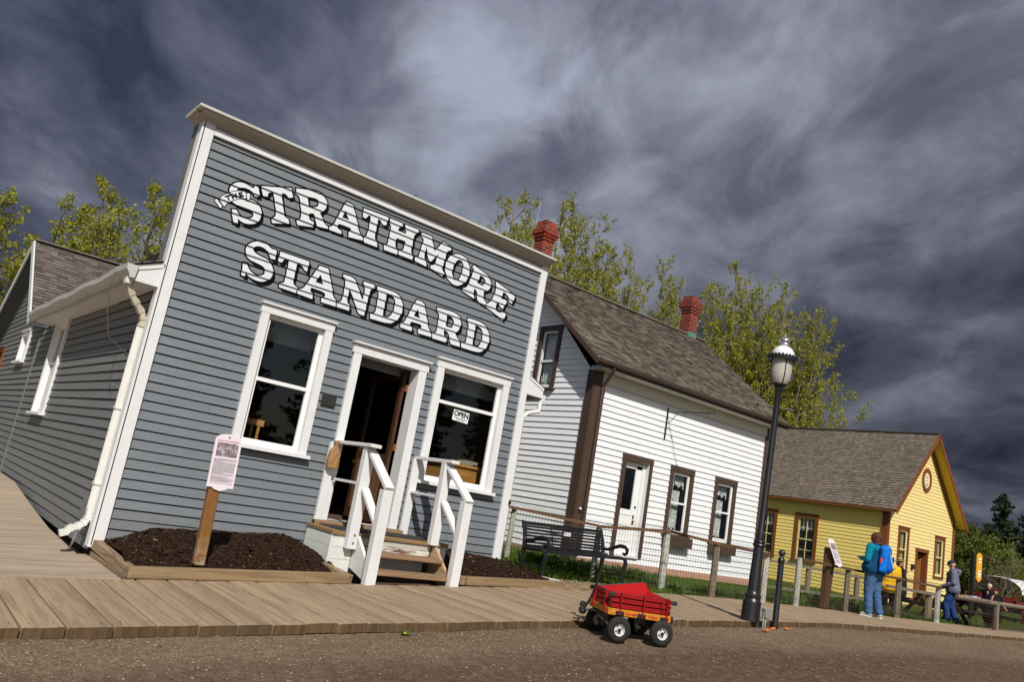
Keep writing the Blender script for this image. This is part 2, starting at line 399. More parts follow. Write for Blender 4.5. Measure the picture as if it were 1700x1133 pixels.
def window(fr, parent, u0, u1, z0, z1, tw, mt, ms, mg, rail=None, sash=.045, proud=.045, sill=True, cap=True, mun=(), munu=(), sillc=None, name='window', curtain=None, cmat=None, head=None, recess=.05):
    """u0..z1 = outer edge of the trim; tw trim width"""
    head = tw if head is None else head
    mb = MB(); B = fr.box
    a0, a1, b0, b1 = u0+tw, u1-tw, z0+.03, z1-head
    B(mb, u0, a0, 0, proud, z0, z1-head); B(mb, a1, u1, 0, proud, z0, z1-head); B(mb, u0-.01, u1+.01, 0, proud+.004, z1-head, z1)
    if cap: B(mb, u0-.025, u1+.025, 0, proud+.035, z1, z1+.022)
    reveal(mb, fr, a0, a1, b0, b1, proud-.002, -.09)
    w_ = obj(name, mb, mt, parent)
    if sill:
        m2 = MB(); B(m2, u0-.04, u1+.04, -.02, proud+.05, z0-.012, z0+.03); obj('sill', m2, sillc or mt, w_)
    m3 = MB(); d0, d1 = -recess, -recess+.035
    B(m3, a0, a0+sash, d0, d1, b0, b1); B(m3, a1-sash, a1, d0, d1, b0, b1); B(m3, a0+sash, a1-sash, d0, d1, b0, b0+sash*1.5); B(m3, a0+sash, a1-sash, d0, d1, b1-sash, b1)
    if rail: B(m3, a0+sash, a1-sash, d0-.01, d1+.012, rail-.022, rail+.022)
    for z in mun: B(m3, a0+sash, a1-sash, d0+.004, d1-.006, z-.011, z+.011)
    for u in munu: B(m3, u-.011, u+.011, d0+.006, d1-.008, b0+sash*1.5, b1-sash)
    obj('sash', m3, ms, w_)
    m4 = MB(); m4.add([fr.p(a0+.01, d0+.012, b0+.01), fr.p(a1-.01, d0+.012, b0+.01), fr.p(a1-.01, d0+.012, b1-.01), fr.p(a0+.01, d0+.012, b1-.01)], [(0, 1, 2, 3)]); obj('pane', m4, mg, w_)
    return w_

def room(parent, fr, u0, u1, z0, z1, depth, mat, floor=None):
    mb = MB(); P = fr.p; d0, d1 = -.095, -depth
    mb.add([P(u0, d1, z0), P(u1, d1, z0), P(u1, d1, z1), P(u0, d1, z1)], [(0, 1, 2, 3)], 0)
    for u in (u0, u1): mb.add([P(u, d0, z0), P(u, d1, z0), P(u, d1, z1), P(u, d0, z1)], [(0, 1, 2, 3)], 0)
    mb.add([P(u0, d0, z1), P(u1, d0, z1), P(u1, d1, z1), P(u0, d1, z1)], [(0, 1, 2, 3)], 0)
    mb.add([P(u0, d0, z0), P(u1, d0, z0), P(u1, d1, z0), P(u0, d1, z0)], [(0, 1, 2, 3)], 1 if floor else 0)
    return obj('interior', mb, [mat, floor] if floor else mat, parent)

def shingles(mb, A, U, V, Nn, Lg, H, ex, wmin=.09, wmax=.2, t=.013, rng=random, miss=0.0, wave=0.0, slab=.03, left=None, right=None):
    """A eave start, U along the eave, V up the slope, Nn normal"""
    A, U, V, Nn = Vector(A), Vector(U), Vector(V), Vector(Nn)
    n = int(math.ceil(H/ex))
    for k in range(n):
        v0 = k*ex; v1 = min(v0+ex*1.06, H)
        if v1 <= v0: continue
        lo = 0 if left is None else left(v0); hi = Lg if right is None else right(v0)
        x = lo - rng.uniform(0, .1)
        while x < hi:
            w_ = rng.uniform(wmin, wmax); a = max(x, lo); b = min(x+w_-.006, hi); x += w_
            if b-a < .02 or rng.random() < miss: continue
            jv = rng.uniform(-.22, .22)*t + wave*math.sin(a*1.3+k*.1); tt = t*rng.uniform(.75, 1.35)
            p0 = A+U*a+V*(v0+jv)+Nn*tt; p1 = A+U*b+V*(v0+jv)+Nn*tt*rng.uniform(.9, 1.1); p2 = A+U*b+V*v1+Nn*.002; p3 = A+U*a+V*v1+Nn*.002
            q0 = A+U*a+V*(v0+jv)-Nn*.002; q1 = A+U*b+V*(v0+jv)-Nn*.002
            mb.add([p0, p1, p2, p3, q0, q1], [(0, 1, 2, 3), (4, 5, 1, 0), (4, 0, 3), (5, 2, 1)], 0)

def roofslab(mb, A, U, V, Nn, Lg, H, th=.04, mi=0):
    A, U, V, Nn = Vector(A), Vector(U), Vector(V), Vector(Nn)
    P = [A, A+U*Lg, A+U*Lg+V*H, A+V*H]; Q = [p-Nn*th for p in P]; P = [p-Nn*.003 for p in P]
    mb.add(Q+P, [(0, 3, 2, 1), (4, 5, 6, 7), (0, 1, 5, 4), (1, 2, 6, 5), (2, 3, 7, 6), (3, 0, 4, 7)], mi, .4)

def text_obj(name, body, size, mat, parent, mtx, shear=0, extrude=.001, align='CENTER', offset=0, space=1.0):
    cu = bpy.data.curves.new(name, 'FONT'); cu.body = body; cu.size = size; cu.shear = shear; cu.extrude = extrude; cu.align_x = align; cu.align_y = 'CENTER'; cu.offset = offset; cu.space_character = space
    tmp = bpy.data.objects.new('tmp_text', cu); COL.objects.link(tmp)
    dg = bpy.context.evaluated_depsgraph_get(); me = bpy.data.meshes.new_from_object(tmp.evaluated_get(dg)); bpy.data.objects.remove(tmp); bpy.data.curves.remove(cu)
    me.name = name; org = Vector(worg(parent)); me.transform(Matrix.Translation(-org) @ mtx)
    me.materials.clear(); me.materials.append(mat)
    o = bpy.data.objects.new(name, me); COL.objects.link(o); o.parent = parent; WO[o.name] = tuple(org); return o

def facing(o, u, n):
    """matrix whose x = u, z = n (text plane)"""
    u, n = Vector(u).normalized(), Vector(n).normalized(); v = n.cross(u)
    return Matrix(((u.x, v.x, n.x, o[0]), (u.y, v.y, n.y, o[1]), (u.z, v.z, n.z, o[2]), (0, 0, 0, 1)))

def blob(name, caps, voxel, mat, parent=None, smooth=4, wr=0.0, wsc=9.0, mtx=None, **kw):
    """one continuous surface grown from tapered capsules (p, q, r1, r2) or (p, (rx, ry, rz)) ellipsoids"""
    mb = MB()
    for c in caps:
        if len(c) == 4:
            p, q, r1, r2 = Vector(c[0]), Vector(c[1]), c[2], c[3]; d = q-p; Ln = d.length; d = d.normalized() if Ln > 1e-6 else Vector((0, 0, 1))
            pts = []; rad = []
            for t in (-.98, -.8, -.5, -.2): pts.append(p+d*r1*t); rad.append(r1*math.sqrt(1-t*t))
            pts.append(p); rad.append(r1); pts.append(q); rad.append(r2)
            for t in (.2, .5, .8, .98): pts.append(q+d*r2*t); rad.append(r2*math.sqrt(1-t*t))
            mb.tube(pts, rad, 12)
        else:
            p, (rx, ry, rz) = Vector(c[0]), c[1]; rot = c[2] if len(c) > 2 else None
            prof = [(math.cos(a), math.sin(a)) for a in [(-89+178*i/9)*PI/180 for i in range(10)]]
            t = MB(); t.lathe(prof, (0, 0, 0), 14)
            vs = [Vector((x*rx, y*ry, z*rz)) for x, y, z in t.v]
            if rot is not None: vs = [rot @ v for v in vs]
            mb.add([v+p for v in vs], t.f, smooth=True)
    me = new_mesh(name+'_src', mb.v, mb.f); o = bpy.data.objects.new(name+'_src', me); COL.objects.link(o)
    rm = o.modifiers.new('r', 'REMESH'); rm.mode = 'VOXEL'; rm.voxel_size = voxel; rm.adaptivity = 0
    s = o.modifiers.new('s', 'SMOOTH'); s.factor = .5; s.iterations = smooth
    dg = bpy.context.evaluated_depsgraph_get(); m2 = bpy.data.meshes.new_from_object(o.evaluated_get(dg)); bpy.data.objects.remove(o); bpy.data.meshes.remove(me)
    n = len(m2.vertices); co = np.empty(n*3); m2.vertices.foreach_get('co', co)
    if wr:
        nn = np.empty(n*3); m2.vertices.foreach_get('normal', nn); co = co.reshape(-1, 3); nn = nn.reshape(-1, 3)
        ds = np.array([noise.noise(Vector((c[0]*wsc, c[1]*wsc, c[2]*wsc*1.6))) + .5*noise.noise(Vector((c[0]*wsc*2.3, c[1]*wsc*2.3, c[2]*wsc*3.5))) for c in co])
        co = (co + nn*(ds*wr)[:, None]).ravel(); m2.vertices.foreach_set('co', co)
    if mtx is not None: m2.transform(mtx)
    if parent is not None: m2.transform(Matrix.Translation(-Vector(worg(parent))))
    m2.polygons.foreach_set('use_smooth', [True]*len(m2.polygons)); m2.materials.clear(); m2.materials.append(mat); m2.name = name; m2.update()
    o = bpy.data.objects.new(name, m2); COL.objects.link(o)
    if parent is not None: o.parent = parent; WO[o.name] = worg(parent)
    tag(o, **kw); return o

def lerp_poly(pl, x):
    for (x0, y0), (x1, y1) in zip(pl[:-1], pl[1:]):
        if x <= x1: return y0 + (y1-y0)*max(0, (x-x0))/(x1-x0) if x > x0 else y0
    return pl[-1][1]
WALKZ = [(-12, -1.97), (7.3, -.989), (9, -.98), (13, -.985), (18, -1.03), (24, -1.10), (40, -1.25), (70, -1.4)]
FRONT = [(-14, 5.95), (6.6, 5.95), (7.58, 6.0), (8.69, 6.14), (9.52, 6.27), (10.75, 6.48), (11.8, 6.62), (13.0, 6.78), (15.2, 6.93), (18, 7.13), (23.5, 7.57), (40, 8.9)]
BACK = [(-14, 7.72), (7.0, 7.74), (8.455, 8.07), (10.6, 8.40), (12, 8.60), (15.2, 8.75), (18.5, 8.8), (21.1, 8.85), (24.7, 9.0), (40, 10.4)]
def walkz(x): return lerp_poly(WALKZ, x)
def sstep(a, b, x):
    t = max(0, min(1, (x-a)/(b-a))); return t*t*(3-2*t)
def lawnz(x, y):
    z = walkz(x) - .03
    z += .17*sstep(8.8, 10.4, y)*sstep(13.5, 9, x)*sstep(7.0, 8.0, x)
    z -= .05*sstep(14, 22, x)
    return z
LETTERS=[[[(2.535,2.892),(2.527,2.918),(2.524,2.934),(2.526,2.951),(2.53,2.969),(2.538,2.988),(2.549,3.007),(2.564,3.025),(2.582,3.04),(2.603,3.052),(2.626,3.062),(2.651,3.067),(2.676,3.068),(2.701,3.066),(2.725,3.061),(2.746,3.056),(2.763,3.051),(2.777,3.051),(2.793,3.057),(2.79,3.08),(2.835,3.098),(2.876,2.983),(2.829,2.964),(2.801,2.988),(2.78,3.001),(2.758,3.01),(2.734,3.016),(2.708,3.017),(2.685,3.015),(2.664,3.009),(2.645,3.001),(2.628,2.992),(2.616,2.98),(2.61,2.966),(2.609,2.952),(2.612,2.939),(2.622,2.927),(2.637,2.916),(2.659,2.906),(2.686,2.898),(2.716,2.894),(2.748,2.897),(2.776,2.9),(2.801,2.903),(2.828,2.901),(2.855,2.895),(2.881,2.885),(2.904,2.871),(2.923,2.85),(2.938,2.822),(2.947,2.792),(2.95,2.759),(2.947,2.728),(2.938,2.698),(2.923,2.673),(2.902,2.652),(2.877,2.636),(2.847,2.624),(2.817,2.615),(2.786,2.611),(2.758,2.613),(2.734,2.62),(2.716,2.627),(2.697,2.637),(2.708,2.573),(2.66,2.565),(2.605,2.717),(2.657,2.731),(2.676,2.704),(2.693,2.688),(2.714,2.674),(2.74,2.668),(2.772,2.668),(2.801,2.674),(2.827,2.686),(2.846,2.701),(2.857,2.72),(2.861,2.738),(2.859,2.756),(2.851,2.769),(2.837,2.779),(2.818,2.783),(2.792,2.782),(2.757,2.781),(2.712,2.782),(2.668,2.784),(2.626,2.788),(2.593,2.801),(2.568,2.824),(2.549,2.855)]],[[(2.867,3.111),(3.222,3.227),(3.268,3.127),(3.217,3.093),(3.203,3.106),(3.192,3.116),(3.177,3.127),(3.157,3.13),(3.121,3.121),(3.146,3.048),(3.165,2.999),(3.186,2.949),(3.2,2.912),(3.208,2.887),(3.219,2.869),(3.234,2.858),(3.25,2.851),(3.277,2.848),(3.296,2.794),(3.097,2.73),(3.077,2.777),(3.097,2.797),(3.107,2.813),(3.115,2.831),(3.115,2.852),(3.109,2.877),(3.095,2.916),(3.074,2.969),(3.054,3.02),(3.025,3.093),(2.988,3.08),(2.973,3.069),(2.967,3.057),(2.965,3.042),(2.968,3.016),(2.914,3.004)]],[[(3.282,3.25),(3.408,3.285),(3.479,3.301),(3.535,3.309),(3.58,3.31),(3.615,3.302),(3.643,3.29),(3.665,3.274),(3.684,3.253),(3.7,3.227),(3.708,3.2),(3.709,3.172),(3.702,3.145),(3.687,3.118),(3.67,3.094),(3.644,3.066),(3.672,3.032),(3.688,3.01),(3.702,2.991),(3.72,2.973),(3.742,2.956),(3.76,2.946),(3.775,2.94),(3.783,2.93),(3.789,2.908),(3.644,2.887),(3.611,2.958),(3.591,2.994),(3.566,3.029),(3.51,3.011),(3.52,2.968),(3.53,2.947),(3.542,2.934),(3.559,2.927),(3.592,2.923),(3.599,2.863),(3.401,2.818),(3.379,2.865),(3.407,2.893),(3.418,2.913),(3.421,2.933),(3.418,2.961),(3.408,2.995),(3.395,3.035),(3.378,3.081),(3.364,3.119),(3.351,3.149),(3.34,3.168),(3.329,3.176),(3.315,3.181),(3.291,3.184)],[(3.445,3.203),(3.517,3.218),(3.553,3.22),(3.576,3.213),(3.592,3.201),(3.6,3.183),(3.602,3.165),(3.6,3.146),(3.589,3.129),(3.571,3.113),(3.543,3.1),(3.485,3.086)]],[[(3.95,3.33),(4.024,3.329),(4.058,3.313),(4.075,3.282),(4.102,3.233),(4.137,3.166),(4.167,3.106),(4.191,3.054),(4.211,3.018),(4.228,2.998),(4.245,2.985),(4.265,2.977),(4.278,2.962),(4.286,2.93),(4.082,2.904),(4.072,2.949),(4.075,2.972),(4.088,2.99),(4.093,3.004),(4.09,3.016),(4.082,3.023),(4.07,3.026),(4.03,3.027),(3.962,3.027),(3.922,3.023),(3.905,3.011),(3.908,2.988),(3.914,2.975),(3.924,2.962),(3.939,2.955),(3.969,2.949),(3.976,2.905),(3.812,2.903),(3.798,2.933),(3.828,2.957),(3.843,2.976),(3.852,2.997),(3.864,3.034),(3.878,3.085),(3.893,3.141),(3.909,3.201),(3.925,3.256)],[(3.968,3.222),(4.039,3.118),(3.94,3.117)]],[[(4.199,3.343),(4.574,3.356),(4.564,3.241),(4.529,3.233),(4.512,3.234),(4.5,3.241),(4.489,3.254),(4.479,3.272),(4.463,3.282),(4.432,3.284),(4.434,3.227),(4.435,3.171),(4.436,3.097),(4.438,3.047),(4.443,3.004),(4.475,2.994),(4.49,2.971),(4.5,2.914),(4.306,2.912),(4.293,2.954),(4.296,2.976),(4.309,2.994),(4.319,3.015),(4.325,3.039),(4.329,3.069),(4.33,3.106),(4.329,3.165),(4.324,3.284),(4.29,3.279),(4.275,3.251),(4.267,3.237),(4.256,3.222),(4.215,3.228)]],[[(4.595,3.353),(4.795,3.352),(4.798,3.304),(4.765,3.284),(4.753,3.266),(4.748,3.233),(4.874,3.233),(4.871,3.272),(4.864,3.289),(4.852,3.296),(4.844,3.313),(4.837,3.356),(5.055,3.356),(5.048,3.317),(5.037,3.296),(5.019,3.282),(5.007,3.264),(5.001,3.243),(4.999,3.212),(5.003,3.171),(5.003,3.124),(5.001,3.07),(5.003,3.032),(5.011,3.008),(5.024,2.992),(5.052,2.982),(5.047,2.925),(4.831,2.925),(4.825,2.979),(4.859,2.994),(4.875,3.008),(4.886,3.027),(4.89,3.06),(4.889,3.133),(4.747,3.131),(4.749,3.068),(4.753,3.034),(4.759,3.01),(4.773,2.994),(4.807,2.981),(4.81,2.918),(4.605,2.914),(4.595,2.973),(4.624,2.992),(4.636,3.01),(4.641,3.034),(4.642,3.088),(4.641,3.173),(4.639,3.227),(4.638,3.249),(4.631,3.266),(4.618,3.278),(4.607,3.301)]],[[(5.102,3.336),(5.274,3.337),(5.306,3.267),(5.329,3.223),(5.364,3.159),(5.469,3.328),(5.623,3.296),(5.614,3.254),(5.565,3.229),(5.558,3.197),(5.553,3.151),(5.547,3.078),(5.541,3.028),(5.534,2.998),(5.534,2.971),(5.542,2.947),(5.556,2.928),(5.584,2.908),(5.568,2.861),(5.343,2.906),(5.347,2.946),(5.38,2.96),(5.396,2.971),(5.407,2.984),(5.412,3.004),(5.413,3.031),(5.419,3.07),(5.439,3.146),(5.325,2.984),(5.3,3.005),(5.282,3.033),(5.263,3.077),(5.246,3.119),(5.222,3.179),(5.219,3.121),(5.218,3.082),(5.218,3.044),(5.221,3.016),(5.228,2.999),(5.24,2.987),(5.26,2.978),(5.272,2.956),(5.277,2.904),(5.09,2.924),(5.083,2.971),(5.112,2.987),(5.126,3.001),(5.135,3.019),(5.14,3.052),(5.142,3.098),(5.148,3.15),(5.156,3.206),(5.159,3.243),(5.154,3.261),(5.141,3.276),(5.119,3.287),(5.106,3.303)]],[[(5.648,3.196),(5.678,3.218),(5.711,3.234),(5.748,3.244),(5.789,3.248),(5.83,3.245),(5.87,3.235),(5.906,3.215),(5.936,3.186),(5.96,3.152),(5.979,3.114),(5.99,3.075),(5.993,3.035),(5.989,2.993),(5.977,2.951),(5.955,2.908),(5.922,2.866),(5.885,2.834),(5.844,2.81),(5.8,2.8),(5.753,2.803),(5.708,2.82),(5.664,2.849),(5.631,2.881),(5.607,2.915),(5.59,2.949),(5.582,2.981),(5.578,3.015),(5.578,3.051),(5.586,3.091),(5.602,3.133),(5.622,3.168)],[(5.777,3.172),(5.801,3.178),(5.825,3.174),(5.845,3.161),(5.859,3.138),(5.868,3.11),(5.872,3.075),(5.871,3.037),(5.866,2.996),(5.857,2.956),(5.843,2.916),(5.825,2.89),(5.805,2.877),(5.782,2.874),(5.758,2.88),(5.737,2.894),(5.721,2.916),(5.71,2.943),(5.704,2.977),(5.704,3.014),(5.708,3.054),(5.718,3.093),(5.733,3.129),(5.752,3.156)]],[[(6.043,3.183),(6.241,3.131),(6.322,3.101),(6.353,3.076),(6.376,3.048),(6.393,3.017),(6.4,2.987),(6.397,2.958),(6.384,2.93),(6.36,2.902),(6.335,2.882),(6.295,2.864),(6.3,2.811),(6.306,2.783),(6.316,2.762),(6.334,2.744),(6.372,2.72),(6.36,2.664),(6.254,2.683),(6.213,2.706),(6.203,2.738),(6.193,2.775),(6.181,2.815),(6.163,2.841),(6.126,2.859),(6.121,2.822),(6.12,2.8),(6.122,2.781),(6.13,2.765),(6.144,2.754),(6.15,2.739),(6.146,2.711),(5.925,2.765),(5.934,2.807),(5.967,2.817),(5.985,2.831),(5.999,2.851),(6.012,2.889),(6.023,2.944),(6.036,3.003),(6.05,3.067),(6.056,3.105),(6.053,3.116),(6.045,3.128),(6.023,3.144)],[(6.188,3.078),(6.242,3.066),(6.269,3.05),(6.286,3.028),(6.292,3.003),(6.285,2.977),(6.272,2.957),(6.24,2.935),(6.153,2.955)]],[[(6.485,3.077),(6.868,2.967),(6.834,2.842),(6.785,2.852),(6.766,2.868),(6.76,2.895),(6.747,2.918),(6.727,2.936),(6.699,2.952),(6.645,2.972),(6.618,2.866),(6.639,2.86),(6.661,2.859),(6.691,2.86),(6.713,2.857),(6.735,2.845),(6.683,2.715),(6.646,2.729),(6.626,2.743),(6.611,2.763),(6.597,2.778),(6.574,2.792),(6.549,2.721),(6.551,2.686),(6.571,2.664),(6.599,2.651),(6.635,2.648),(6.668,2.656),(6.714,2.688),(6.766,2.662),(6.72,2.552),(6.379,2.666),(6.38,2.706),(6.419,2.73),(6.439,2.75),(6.454,2.774),(6.471,2.82),(6.491,2.886),(6.501,2.938),(6.503,2.975),(6.497,3.0),(6.485,3.012),(6.48,3.033)]],[[(2.932,2.429),(2.952,2.442),(2.973,2.455),(3.0,2.462),(3.032,2.465),(3.066,2.465),(3.1,2.46),(3.127,2.451),(3.147,2.438),(3.161,2.43),(3.172,2.424),(3.176,2.428),(3.19,2.429),(3.228,2.43),(3.236,2.315),(3.176,2.312),(3.165,2.338),(3.149,2.357),(3.126,2.379),(3.099,2.395),(3.07,2.405),(3.041,2.409),(3.012,2.407),(2.988,2.399),(2.968,2.386),(2.958,2.37),(2.956,2.351),(2.965,2.334),(2.985,2.318),(3.013,2.306),(3.047,2.298),(3.081,2.293),(3.115,2.291),(3.149,2.281),(3.183,2.263),(3.21,2.24),(3.228,2.213),(3.241,2.184),(3.249,2.153),(3.249,2.123),(3.241,2.094),(3.226,2.068),(3.205,2.045),(3.18,2.026),(3.151,2.012),(3.116,2.004),(3.077,2.003),(3.041,2.007),(3.006,2.015),(2.976,2.028),(2.939,2.055),(2.937,2.009),(2.892,2.011),(2.881,2.156),(2.932,2.16),(2.947,2.128),(2.964,2.107),(2.989,2.086),(3.017,2.071),(3.048,2.061),(3.077,2.06),(3.101,2.066),(3.123,2.078),(3.142,2.096),(3.152,2.115),(3.153,2.135),(3.149,2.153),(3.138,2.17),(3.122,2.182),(3.1,2.192),(3.072,2.199),(3.038,2.204),(3.002,2.208),(2.966,2.212),(2.934,2.224),(2.906,2.244),(2.886,2.269),(2.875,2.297),(2.871,2.326),(2.875,2.353),(2.884,2.378),(2.899,2.399),(2.915,2.416)]],[[(3.275,2.432),(3.654,2.432),(3.654,2.302),(3.623,2.307),(3.609,2.317),(3.602,2.331),(3.59,2.344),(3.574,2.353),(3.552,2.36),(3.512,2.364),(3.51,2.318),(3.51,2.275),(3.511,2.222),(3.512,2.178),(3.513,2.145),(3.518,2.119),(3.525,2.101),(3.543,2.087),(3.584,2.069),(3.582,2.005),(3.361,2.01),(3.356,2.058),(3.384,2.069),(3.397,2.078),(3.405,2.089),(3.409,2.115),(3.409,2.155),(3.408,2.222),(3.405,2.362),(3.369,2.363),(3.35,2.356),(3.338,2.344),(3.33,2.33),(3.325,2.308),(3.275,2.308)]],[[(3.795,2.424),(3.912,2.425),(3.944,2.36),(3.969,2.308),(3.999,2.248),(4.025,2.188),(4.048,2.129),(4.073,2.09),(4.098,2.07),(4.113,2.043),(4.119,1.993),(3.918,1.991),(3.913,2.041),(3.938,2.062),(3.948,2.075),(3.95,2.088),(3.947,2.102),(3.938,2.116),(3.889,2.125),(3.758,2.131),(3.748,2.107),(3.748,2.092),(3.755,2.077),(3.767,2.067),(3.793,2.06),(3.799,1.993),(3.599,2.003),(3.595,2.059),(3.627,2.072),(3.645,2.084),(3.662,2.101),(3.678,2.131),(3.693,2.173),(3.716,2.232),(3.748,2.307),(3.771,2.365)],[(3.832,2.322),(3.898,2.209),(3.789,2.212)]],[[(4.128,2.422),(4.242,2.425),(4.299,2.4),(4.338,2.351),(4.383,2.288),(4.46,2.176),(4.464,2.292),(4.462,2.34),(4.453,2.359),(4.442,2.372),(4.429,2.378),(4.422,2.391),(4.421,2.42),(4.578,2.424),(4.582,2.374),(4.551,2.354),(4.539,2.33),(4.535,2.297),(4.532,2.244),(4.529,2.172),(4.529,2.109),(4.53,2.054),(4.529,2.018),(4.525,1.991),(4.475,1.992),(4.452,1.997),(4.44,2.005),(4.389,2.075),(4.255,2.272),(4.25,2.202),(4.25,2.158),(4.254,2.117),(4.26,2.091),(4.268,2.079),(4.281,2.071),(4.306,2.062),(4.307,1.993),(4.134,1.994),(4.128,2.051),(4.162,2.072),(4.177,2.088),(4.183,2.108),(4.186,2.146),(4.186,2.201),(4.183,2.26),(4.178,2.322),(4.17,2.36),(4.159,2.374),(4.146,2.384),(4.124,2.393)]],[[(4.628,2.419),(4.764,2.421),(4.839,2.419),(4.898,2.415),(4.945,2.402),(4.979,2.38),(5.007,2.353),(5.029,2.323),(5.045,2.285),(5.056,2.241),(5.056,2.197),(5.048,2.154),(5.03,2.11),(5.003,2.066),(4.968,2.03),(4.926,2.002),(4.832,1.986),(4.617,1.981),(4.61,2.043),(4.648,2.06),(4.665,2.075),(4.674,2.096),(4.676,2.129),(4.672,2.174),(4.669,2.229),(4.67,2.294),(4.665,2.335),(4.656,2.35),(4.645,2.361),(4.633,2.368),(4.628,2.383)],[(4.782,2.369),(4.844,2.366),(4.876,2.357),(4.901,2.343),(4.918,2.317),(4.929,2.28),(4.933,2.237),(4.93,2.189),(4.922,2.148),(4.909,2.116),(4.893,2.09),(4.872,2.072),(4.843,2.062),(4.785,2.062)]],[[(5.243,2.421),(5.324,2.42),(5.366,2.393),(5.396,2.34),(5.43,2.27),(5.467,2.183),(5.494,2.123),(5.511,2.091),(5.532,2.066),(5.557,2.051),(5.571,2.03),(5.574,1.99),(5.361,1.986),(5.352,2.047),(5.39,2.068),(5.391,2.091),(5.386,2.103),(5.375,2.111),(5.334,2.114),(5.225,2.111),(5.209,2.084),(5.207,2.069),(5.212,2.056),(5.226,2.047),(5.259,2.039),(5.254,1.986),(5.077,1.989),(5.075,2.054),(5.106,2.068),(5.122,2.084),(5.134,2.105),(5.153,2.164),(5.182,2.261),(5.207,2.337)],[(5.282,2.306),(5.344,2.189),(5.244,2.194)]],[[(5.579,2.413),(5.725,2.422),(5.805,2.424),(5.865,2.422),(5.913,2.413),(5.95,2.397),(5.979,2.372),(6.0,2.34),(6.012,2.304),(6.013,2.266),(6.007,2.233),(5.992,2.206),(5.976,2.182),(5.948,2.152),(5.983,2.104),(6.01,2.078),(6.04,2.059),(6.057,2.032),(6.062,1.979),(5.905,1.98),(5.879,2.035),(5.859,2.074),(5.839,2.114),(5.811,2.137),(5.758,2.145),(5.761,2.101),(5.767,2.077),(5.775,2.061),(5.791,2.05),(5.827,2.042),(5.823,1.981),(5.595,1.98),(5.585,2.041),(5.615,2.058),(5.63,2.074),(5.64,2.096),(5.644,2.129),(5.64,2.173),(5.638,2.227),(5.636,2.291),(5.631,2.33),(5.621,2.342),(5.608,2.351),(5.582,2.361)],[(5.759,2.355),(5.817,2.357),(5.847,2.35),(5.869,2.333),(5.884,2.31),(5.891,2.282),(5.892,2.255),(5.888,2.231),(5.881,2.214),(5.87,2.203),(5.841,2.198),(5.773,2.199)]],[[(6.108,2.413),(6.232,2.419),(6.303,2.418),(6.363,2.411),(6.412,2.395),(6.452,2.371),(6.487,2.337),(6.517,2.293),(6.536,2.247),(6.545,2.198),(6.54,2.151),(6.523,2.107),(6.502,2.068),(6.475,2.034),(6.442,2.008),(6.403,1.99),(6.309,1.98),(6.09,1.979),(6.08,2.041),(6.117,2.051),(6.135,2.062),(6.148,2.077),(6.153,2.111),(6.151,2.164),(6.148,2.226),(6.147,2.295),(6.142,2.337),(6.134,2.35),(6.124,2.359),(6.105,2.365)],[(6.264,2.356),(6.327,2.35),(6.36,2.337),(6.384,2.316),(6.402,2.284),(6.415,2.24),(6.418,2.194),(6.412,2.145),(6.398,2.105),(6.366,2.058),(6.266,2.055)]]]
BANNER=[[[(2.443,2.788),(2.484,2.847),(2.556,2.909),(2.628,2.954),(2.693,2.973),(2.713,2.958),(2.73,2.908),(2.724,2.899),(2.655,2.869),(2.58,2.813),(2.54,2.771),(2.515,2.712),(2.474,2.752)]],[[(2.398,2.761),(2.419,2.772),(2.447,2.748),(2.49,2.712),(2.484,2.687),(2.466,2.683),(2.447,2.709),(2.406,2.738)]],[[(2.722,2.962),(2.76,2.977),(2.769,2.927),(2.764,2.885),(2.743,2.877),(2.74,2.915)]]]
BANNER_STROKES=[((2.498,2.83),(2.553,2.871)),((2.524,2.85),(2.548,2.807)),((2.564,2.88),(2.593,2.839)),((2.601,2.907),(2.627,2.866)),((2.578,2.858),(2.615,2.886)),((2.637,2.929),(2.662,2.891)),((2.637,2.928),(2.671,2.953)),((2.649,2.909),(2.673,2.926)),((2.661,2.892),(2.696,2.917))]
random.seed(11)
# ------------------------------------------------------------------ shared materials
mGreyS = paint('grey_siding', (.172, .190, .208), 'x', (.10, .10, .09), .07, .15, .5, .45, splash=.16)
mGreyL = paint('grey_siding_side', (.165, .172, .172), 'y', (.10, .10, .09), .08, .18, .5, .5)
mWhiteTrim = paint('white_trim', (.71, .71, .71), 'z', (.36, .32, .26), .09, .07, .5, .5, .0)
mWhiteTrimX = paint('white_trim_horizontal', (.71, .71, .71), 'x', (.36, .32, .26), .09, .07, .5, .5)
mWhiteS = paint('white_siding', (.78, .79, .80), 'x', (.45, .42, .36), .07, .05, .5, .55)
mWhiteSy = paint('white_siding_gable', (.86, .87, .89), 'y', (.45, .42, .36), .07, .05, .5, .55)  # raised above the front white: stronger sunlight on the gable put into the colour
mYellow = paint('yellow_siding_side', (.86, .67, .20), 'y', (.40, .25, .06), .06, .08, .55, .3)
mYellowX = paint('yellow_siding_front', (.82, .65, .27), 'x', (.40, .25, .08), .06, .08, .55, .3)
mYellowSof = paint('yellow_soffit', (.62, .42, .04), 'y', (.40, .25, .08), .06, .08, .55, .3)
mCream = plain('cream_sash', (.75, .62, .28), .5, .3)
mBrown = paint('brown_trim', (.075, .046, .033), 'z', (.05, .03, .02), .1, .15, .5, .3)
mRust = paint('rust_brown_trim', (.20, .062, .018), 'z', (.08, .03, .02), .1, .15, .5, .3)
mSash = plain('white_sash', (.78, .78, .76), .45, .4, bump=.15)
mGlass = glassm('window_glass')
mGlassW = glassm('window_glass_clear', (.85, .9, .88))
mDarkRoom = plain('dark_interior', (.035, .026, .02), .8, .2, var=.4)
mRoomFloor = wood('interior_floor', (.10, .06, .035), (.14, .08, .05), 'y', 3)
